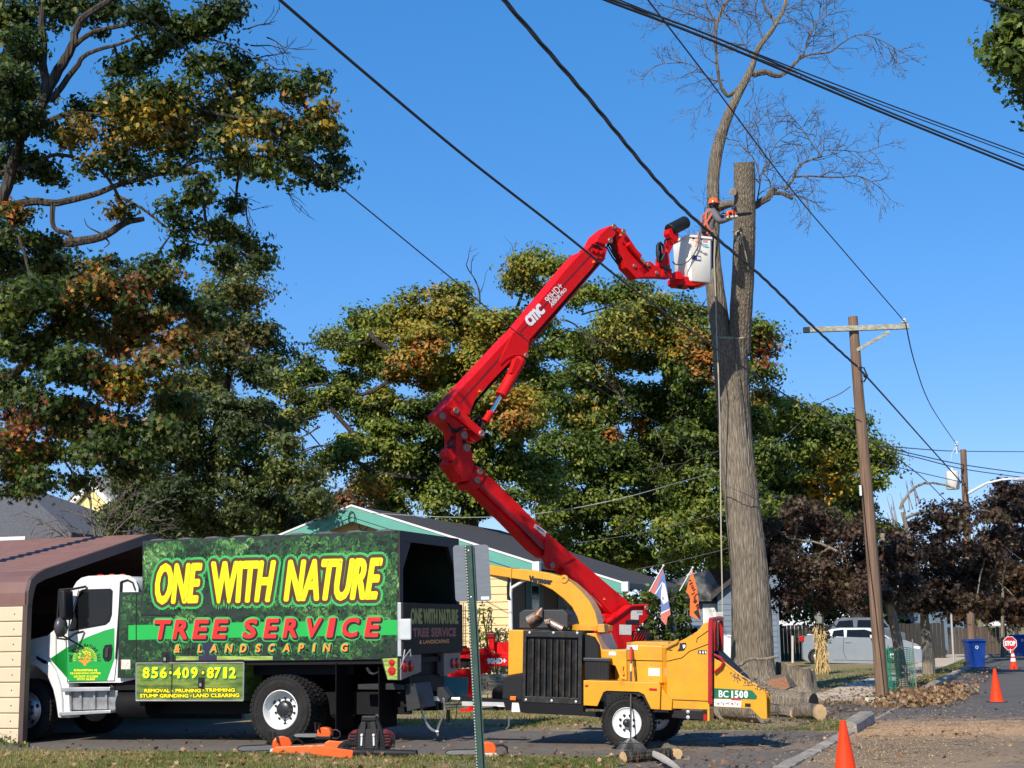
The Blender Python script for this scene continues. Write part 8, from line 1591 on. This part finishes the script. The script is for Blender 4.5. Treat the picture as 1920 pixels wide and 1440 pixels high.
sp2 = thing('split_log', 'split log chunk showing reddish raw wood in front of the stump', 'log', zero(lp3(760, 830, 31.8))); o3 = sp2.location
def loc3(x, y, Y): return lp3(x, y, Y)-o3
mb = MB(); f_ = [loc3(635, 765, 31.6), loc3(700, 735, 31.6), loc3(820, 712, 31.6), loc3(850, 800, 31.6), loc3(790, 832, 31.6), loc3(640, 800, 31.6)]; k_ = [loc3(660, 740, 32.2), loc3(730, 705, 32.2), loc3(830, 690, 32.2), loc3(912, 790, 32.0), loc3(850, 812, 32.0), loc3(700, 800, 32.2)]
mb.add(f_, [(5,4,3,2,1,0)]); mb.build('raw_wood', M('raw_red_wood', (.42,.2,.1), .85, col2=(.28,.13,.07), scale=10, stretch=(1,1,5), mix=(.4,.6), bump=.6), sp2)
mb = MB(); mb.add(f_+k_, [(0,1,7,6),(1,2,8,7),(2,3,9,8),(3,4,10,9),(4,5,11,10),(5,0,6,11),(6,7,8,9,10,11)]); mb.build('bark', BARK, sp2)
log('short brown log on the near grass edge below the chipper infeed', gnd(1172, 1436)+Vector((0,.3,.07)), gnd(1262, 1430)+Vector((0,.35,.08)), .075, mat=BARKDARK); log('little round log end right behind the pale bark slab', gnd(1276, 1430)+Vector((0,.5,.06)), gnd(1264, 1424)+Vector((.0,.9,.07)), .075)
a = gnd(1225, 1430)+Vector((0,0,.10)); b = gnd(1290, 1470)+Vector((0,0,.03)); sl = thing('bark_slab', 'curved pale slab of bark leaning in the grass at the bottom edge', 'bark slab', zero((a+b)/2)); vs = []; fs = []
for i in range(9):
    t = i/8; c_ = a.lerp(b, t)-sl.location; w_ = .10*math.sin(math.pi*min(1, t*1.3+.12))+.02
    for k in range(7): u = -1+2*k/6; vs.append((c_.x+u*w_*.3, c_.y+u*w_, c_.z+.05*(1-u*u)+.05*math.sin(t*3)))
for i in range(8):
    for k in range(6): fs.append((i*7+k, i*7+k+1, (i+1)*7+k+1, (i+1)*7+k))
mb = MB(); mb.add(vs, fs); mb.add([(x, y, z-.015) for x, y, z in vs], [f[::-1] for f in fs]); mb.build('bark', M('pale_inner_bark', (.45,.40,.33), .8, var=.3, scale=15, bump=.4), sl, smooth=True)
mb = MB(); P_ = [lp3(440, 632, 35.9), lp3(530, 578, 35.6), lp3(650, 572, 35.3), lp3(765, 552, 35.2)]; limb(mb, P_, .05, .03, 7, .01); tag(mb.build('fallen_branch', BARKPALE, smooth=True), 'bare branch propped across the foot of the tall trunk', 'branch')
# ------------------------------------------------------------------ corn stalks on a lamp post
cq = gnd(1541, 1264); lpst = thing('lamp_post', 'black garden lamp post hidden in the bundle of dried corn stalks', 'lamp post', cq); mb = MB(); mb.tube([(0,0,0),(0,0,1.75)], .04, 8); mb.build('post', BLACKM, lpst)
mb = MB(); mb.lathe([(.08,1.75),(.12,1.78),(.17,2.05),(.19,2.06),(.10,2.16),(0,2.2)], (-.09*0, 0, 0), 'z', 6); mb.build('lantern', M('lamp_glass_dull', (.25,.25,.22), .3), lpst)
cs2 = thing('corn_stalks', 'tied bundle of dried yellow corn stalks standing on the lawn left of the silver car', 'corn stalks', cq); CORN = M('dry_corn', (.44,.31,.13), .8, var=.35, scale=9); mb = MB()
for k in range(60):
    a = random.uniform(0, 6.28); r0 = random.uniform(.05, .24); x0_, y0_ = r0*math.cos(a), r0*math.sin(a)-.08; h = random.uniform(1.2, 1.75)
    mb.tube([(x0_, y0_, 0), (x0_*.55, y0_*.55, h*.6), (x0_*.9+random.uniform(-.1, .1), y0_*.9, h)], [.016, .012, .007], 4)
for k in range(240):
    a = random.uniform(0, 6.28); z = random.uniform(.15, 1.65); r0 = .22; x = r0*math.cos(a)*random.uniform(.3, 1); y = r0*math.sin(a)*random.uniform(.3, 1)-.1; l_ = random.uniform(.15, .4); dx, dy = random.uniform(-.12, .12), random.uniform(-.12, .05)
    mb.add([(x-.014, y, z), (x+.014, y, z), (x+dx*.6+.02, y+dy*.6-.02, z-l_*.5), (x+dx*.6-.02, y+dy*.6-.02, z-l_*.5), (x+dx, y+dy-.02, z-l_)], [(0,1,2,3), (3,2,4)])
mb.build('stalks', CORN, cs2)['kind'] = 'stuff'
P = rng.normal(size=(160, 3))*np.array([.14, .12, .16])+np.array([.12, -.12, 1.35]); leaf_mesh('dark_wreath', P, rng.normal(size=(160, 3)), .14, palette(P, [(.02,.018,.016),(.05,.03,.02)], [3,1]), OAK, LEAFDRY, cs2)['kind'] = 'stuff'
# ------------------------------------------------------------------ green mesh guard round the leaning street tree
gq = gnd(1688, 1296); tg = thing('tree_guard', 'green plastic mesh with stakes wrapped round the pale leaning tree trunk', 'tree guard', gq); GM = M('green_plastic_mesh', (.015,.22,.13), .5); mb = MB(); rr3 = .34
for k in range(26): a = 2*math.pi*k/26; mb.tube([(rr3*math.cos(a), rr3*math.sin(a), .05), (rr3*math.cos(a)+.03, rr3*math.sin(a), 1.08)], .005, 3, cap=False)
for k in range(20): z = .05+k*.054; mb.tube([(rr3*math.cos(2*math.pi*i/18), rr3*math.sin(2*math.pi*i/18), z+.02*math.sin(i)) for i in range(19)], .005, 3, cap=False)
mb.build('mesh', GM, tg)['kind'] = 'stuff'
for x_, h_, m_ in ((-.40, 1.35, M('yellow_stake', (.5,.42,.1), .7)), (-.27, 1.15, GM), (-.33, 1.05, GM), (.36, 1.3, M('grey_stake', (.2,.2,.17), .8))): mb = MB(); mb.tube([(x_+.03, -.1, -.05), (x_, -.1, h_)], .018, 6); mb.build('stake', m_, tg)
# ------------------------------------------------------------------ bare shrub at the left, weeds by the carport
bs = zero(at(195, 1010, 39)); bsh = thing('bare_shrub', 'leafless grey shrub with arching branches left of the green tree', 'shrub', bs); twm = MB()
for x0_, an, ln, r_, cu in ((180, -1.7, 95, .055, .02), (185, -1.45, 100, .05, -.02), (205, -1.3, 95, .05, .03), (140, -1.75, 80, .035, -.22), (215, -1.2, 90, .03, .10), (230, -1.0, 85, .03, .12), (250, -1.35, 70, .02, .08), (150, -1.9, 75, .03, -.20), (200, -1.6, 80, .03, .0), (165, -1.7, 60, .03, -.1)): spray3(twm, (x0_, 1030), an, ln*1.12, r_*.7, 2, 39, bs, cu)
twm.build('branches', BARKTWIG, bsh, smooth=True)
def weeds(label, px, py, n, h, spread, pal=(OG, [1,2,3,2,1]), ls=.06):
    o_ = zero(gnd(px, py)); r_ = thing('weed_clump', label, 'weeds', o_); P = rng.normal(size=(n, 3))*np.array([spread, spread*.5, h*.3]); P[:, 2] = np.abs(P[:, 2])+.02; leaf_mesh('foliage', P, rng.normal(size=(n, 3))+np.array([0,-.3,.5]), ls, palette(P, pal[0], pal[1]), OAK, LEAF, r_)
    mb = MB()
    for k in range(6): mb.tube([(0, 0, 0), (random.uniform(-1, 1)*spread, random.uniform(-.5, .5)*spread, h*.8)], .004, 3)
    mb.build('stem', BARKDARK, r_)
weeds('pale green weeds at the foot of the cream carport wall', 6, 1398, 90, .22, .10, pal=([(.12,.17,.06),(.2,.25,.1),(.06,.1,.03)], [2,1,2])); weeds('small weeds beside the carport corner post', 38, 1402, 40, .10, .14)
# ------------------------------------------------------------------ sticks, chips, leaves, grass
def twig(label, pts, r_, mat=BARKPALE): mb = MB(); limb(mb, [Vector(p) for p in pts], r_, r_*.4, 5, r_*.5); return tag(mb.build('fallen_twig', mat, smooth=True), label, 'twig', 'twigs lying on the drive')
for pts_, lb in (([(1395,1385),(1410,1398)], 'short pale twig lying on the drive in the hopper shadow'), ([(1435,1392),(1455,1375)], 'forked pale twig standing up in the hopper shadow'), ([(1452,1396),(1480,1380)], 'pale twig at the right of the hopper shadow'), ([(1462,1400),(1470,1382)], 'thin upright twig at the tip of the hopper shadow'), ([(1410,1398),(1440,1402),(1475,1398)], 'long flat twig along the front of the hopper shadow')):
    P_ = [gnd(*q)+Vector((0, 0, .02+.10*(i == len(pts_)-1 and 'standing' in lb or 'upright' in lb)*i)) for i, q in enumerate(pts_)]; twig(lb, P_ if len(P_) > 2 else [P_[0], P_[0].lerp(P_[1], .5)+Vector((.02, .02, .03)), P_[1]+Vector((0,0,.05))], .012)
mb = MB()
def scat(n, fx, fn):
    for _ in range(n): fn(*fx())
def stickat(p, l_, r_, a=None): a = random.uniform(0, 6.28) if a is None else a; mb.tube([p+Vector((0,0,.012)), p+Vector((math.cos(a)*l_*.5, math.sin(a)*l_*.5, .02+random.random()*.03)), p+Vector((math.cos(a+.2)*l_, math.sin(a+.2)*l_, .012))], [r_, r_*.8, r_*.5], 3, cap=False)
for _ in range(150): stickat(gnd(random.uniform(1480, 1930), random.uniform(1335, 1436)), random.uniform(.06, .35), .004)
for _ in range(160): stickat(gnd(random.uniform(1260, 1560), random.uniform(1340, 1412)), random.uniform(.08, .4), .006)
for _ in range(90): stickat(gnd(random.uniform(1450, 1600), random.uniform(1295, 1340)), random.uniform(.1, .6), .008)
mb.build('sticks', BARKTWIG)['kind'] = 'stuff'
P = []
for (cx, cy, sx_, sy_, n) in ((1760,1365,110,22,5200),(1650,1410,80,22,2800),(1480,1345,60,12,500),(870,1362,40,5,260),(1330,1350,90,14,500)):
    for _ in range(n): p = gnd(random.gauss(cx, sx_), min(1445, max(1250, random.gauss(cy, sy_)))); P.append((p.x, p.y, .012))
P = np.array(P); nn = rng.normal(size=(len(P), 3))*.3; nn[:, 2] += 1; leaf_mesh('wood_chips', P, nn, .028, palette(P, [(.45,.31,.17),(.6,.44,.26),(.28,.19,.11)], [2,1,1]), KITE, LEAFDRY)['kind'] = 'stuff'
DRY = [(.20,.11,.055),(.28,.17,.085),(.40,.27,.15),(.12,.07,.04),(.27,.12,.06)]
P = []; 
def addl(n, xr, yr, z0_=.015, zr=.03):
    for _ in range(n): x, y = random.uniform(*xr), random.uniform(*yr); q = SITE.M @ Vector((x, y, z0_+random.random()*zr)); P.append(tuple(q))
addl(900, (-22, -3.2), (16.5, 19.1), .03, .04); addl(220, (-16, -3), (19, 23.5), .012, .01); addl(1200, (-9.4, -3), (24, 36), .02, .03); addl(240, (-3.1, 2.5), (18, 34), .012, .01); addl(1600, (-4.9, -1.9), (31, 60), .03, .03); addl(500, (-9, -5), (36, 50), .02, .02)
P = np.array(P); nn = rng.normal(size=(len(P), 3))*.5; nn[:, 2] += 1; leaf_mesh('fallen_leaves', P, nn, .075, palette(P, DRY, [3,3,2,2,1]), MAPLE, LEAFDRY)['kind'] = 'stuff'
P = []
for _ in range(3800):
    t = random.random(); px = 1690+t*95; py = 1326-t*26; p = gnd(px, py)+Vector((random.gauss(0, .30), random.gauss(0, .35), 0)); h = .26*math.exp(-((random.gauss(0, .6))**2)); P.append((p.x, p.y, .02+abs(random.gauss(0, .09))))
P = np.array(P); leaf_mesh('leaf_pile', P, rng.normal(size=(len(P), 3))+np.array([0,0,.4]), .10, palette(P, DRY, [3,4,3,1,1]), MAPLE, LEAFDRY)['kind'] = 'stuff'
def grass(name, n, sampler, h, cols, w_=.006):
    P = np.array([sampler() for _ in range(n)]); a = rng.uniform(0, 6.28, n); hh = h*rng.uniform(.5, 1.3, n); ln = rng.normal(size=(n, 2))*.45; dx = np.cos(a)*w_; dy = np.sin(a)*w_
    v = np.zeros((n, 3, 3)); v[:, 0] = P; v[:, 1] = P; v[:, 2] = P; v[:, 0, 0] -= dx; v[:, 0, 1] -= dy; v[:, 1, 0] += dx; v[:, 1, 1] += dy; v[:, 2, 0] += ln[:, 0]*hh; v[:, 2, 1] += ln[:, 1]*hh; v[:, 2, 2] += hh
    me = bpy.data.meshes.new(name); me.vertices.add(n*3); me.vertices.foreach_set('co', v.ravel().astype(np.float32)); me.loops.add(n*3); me.loops.foreach_set('vertex_index', np.arange(n*3, dtype=np.int32)); me.polygons.add(n); me.polygons.foreach_set('loop_start', (np.arange(n)*3).astype(np.int32)); me.update(calc_edges=True)
    ca = me.attributes.new('Col', 'FLOAT_COLOR', 'POINT'); c = palette(P, cols, [3,3,2,2][:len(cols)], s=1.2); cc = np.ones((n, 3, 4), np.float32); cc[:, :, :3] = c[:, None, :]; ca.data.foreach_set('color', cc.ravel()); me.materials.append(LEAF)
    o = bpy.data.objects.new(name, me); C.objects.link(o); o['kind'] = 'stuff'; return o
GC = [(.11,.15,.03),(.18,.20,.05),(.30,.25,.10),(.40,.32,.16)]
def sm_(xr, yr, cl=None):
    def f():
        while True:
            x, y = random.uniform(*xr), random.uniform(*yr)
            if cl is None or (math.sin(x*1.7+.6*y)*math.sin(y*1.3-x*.5)+random.uniform(-.7, .7)) > cl: break
        return tuple(SITE.M @ Vector((x, y, .002)))
    return f
grass('grass', 60000, sm_((-21, -5.1), (16.25, 19.08), -.6), .05, GC); grass('grass', 9000, sm_((-9, -3.2), (24.6, 27.3), .1), .05, GC, .008); grass('grass', 24000, sm_((-30, -5.75), (33, 60), -.1), .07, GC, .012); grass('grass', 9000, sm_((-4.1, -3.25), (34, 70), .0), .06, GC, .010); grass('grass', 5000, sm_((-14, -9), (25, 31), .1), .06, GC, .010)
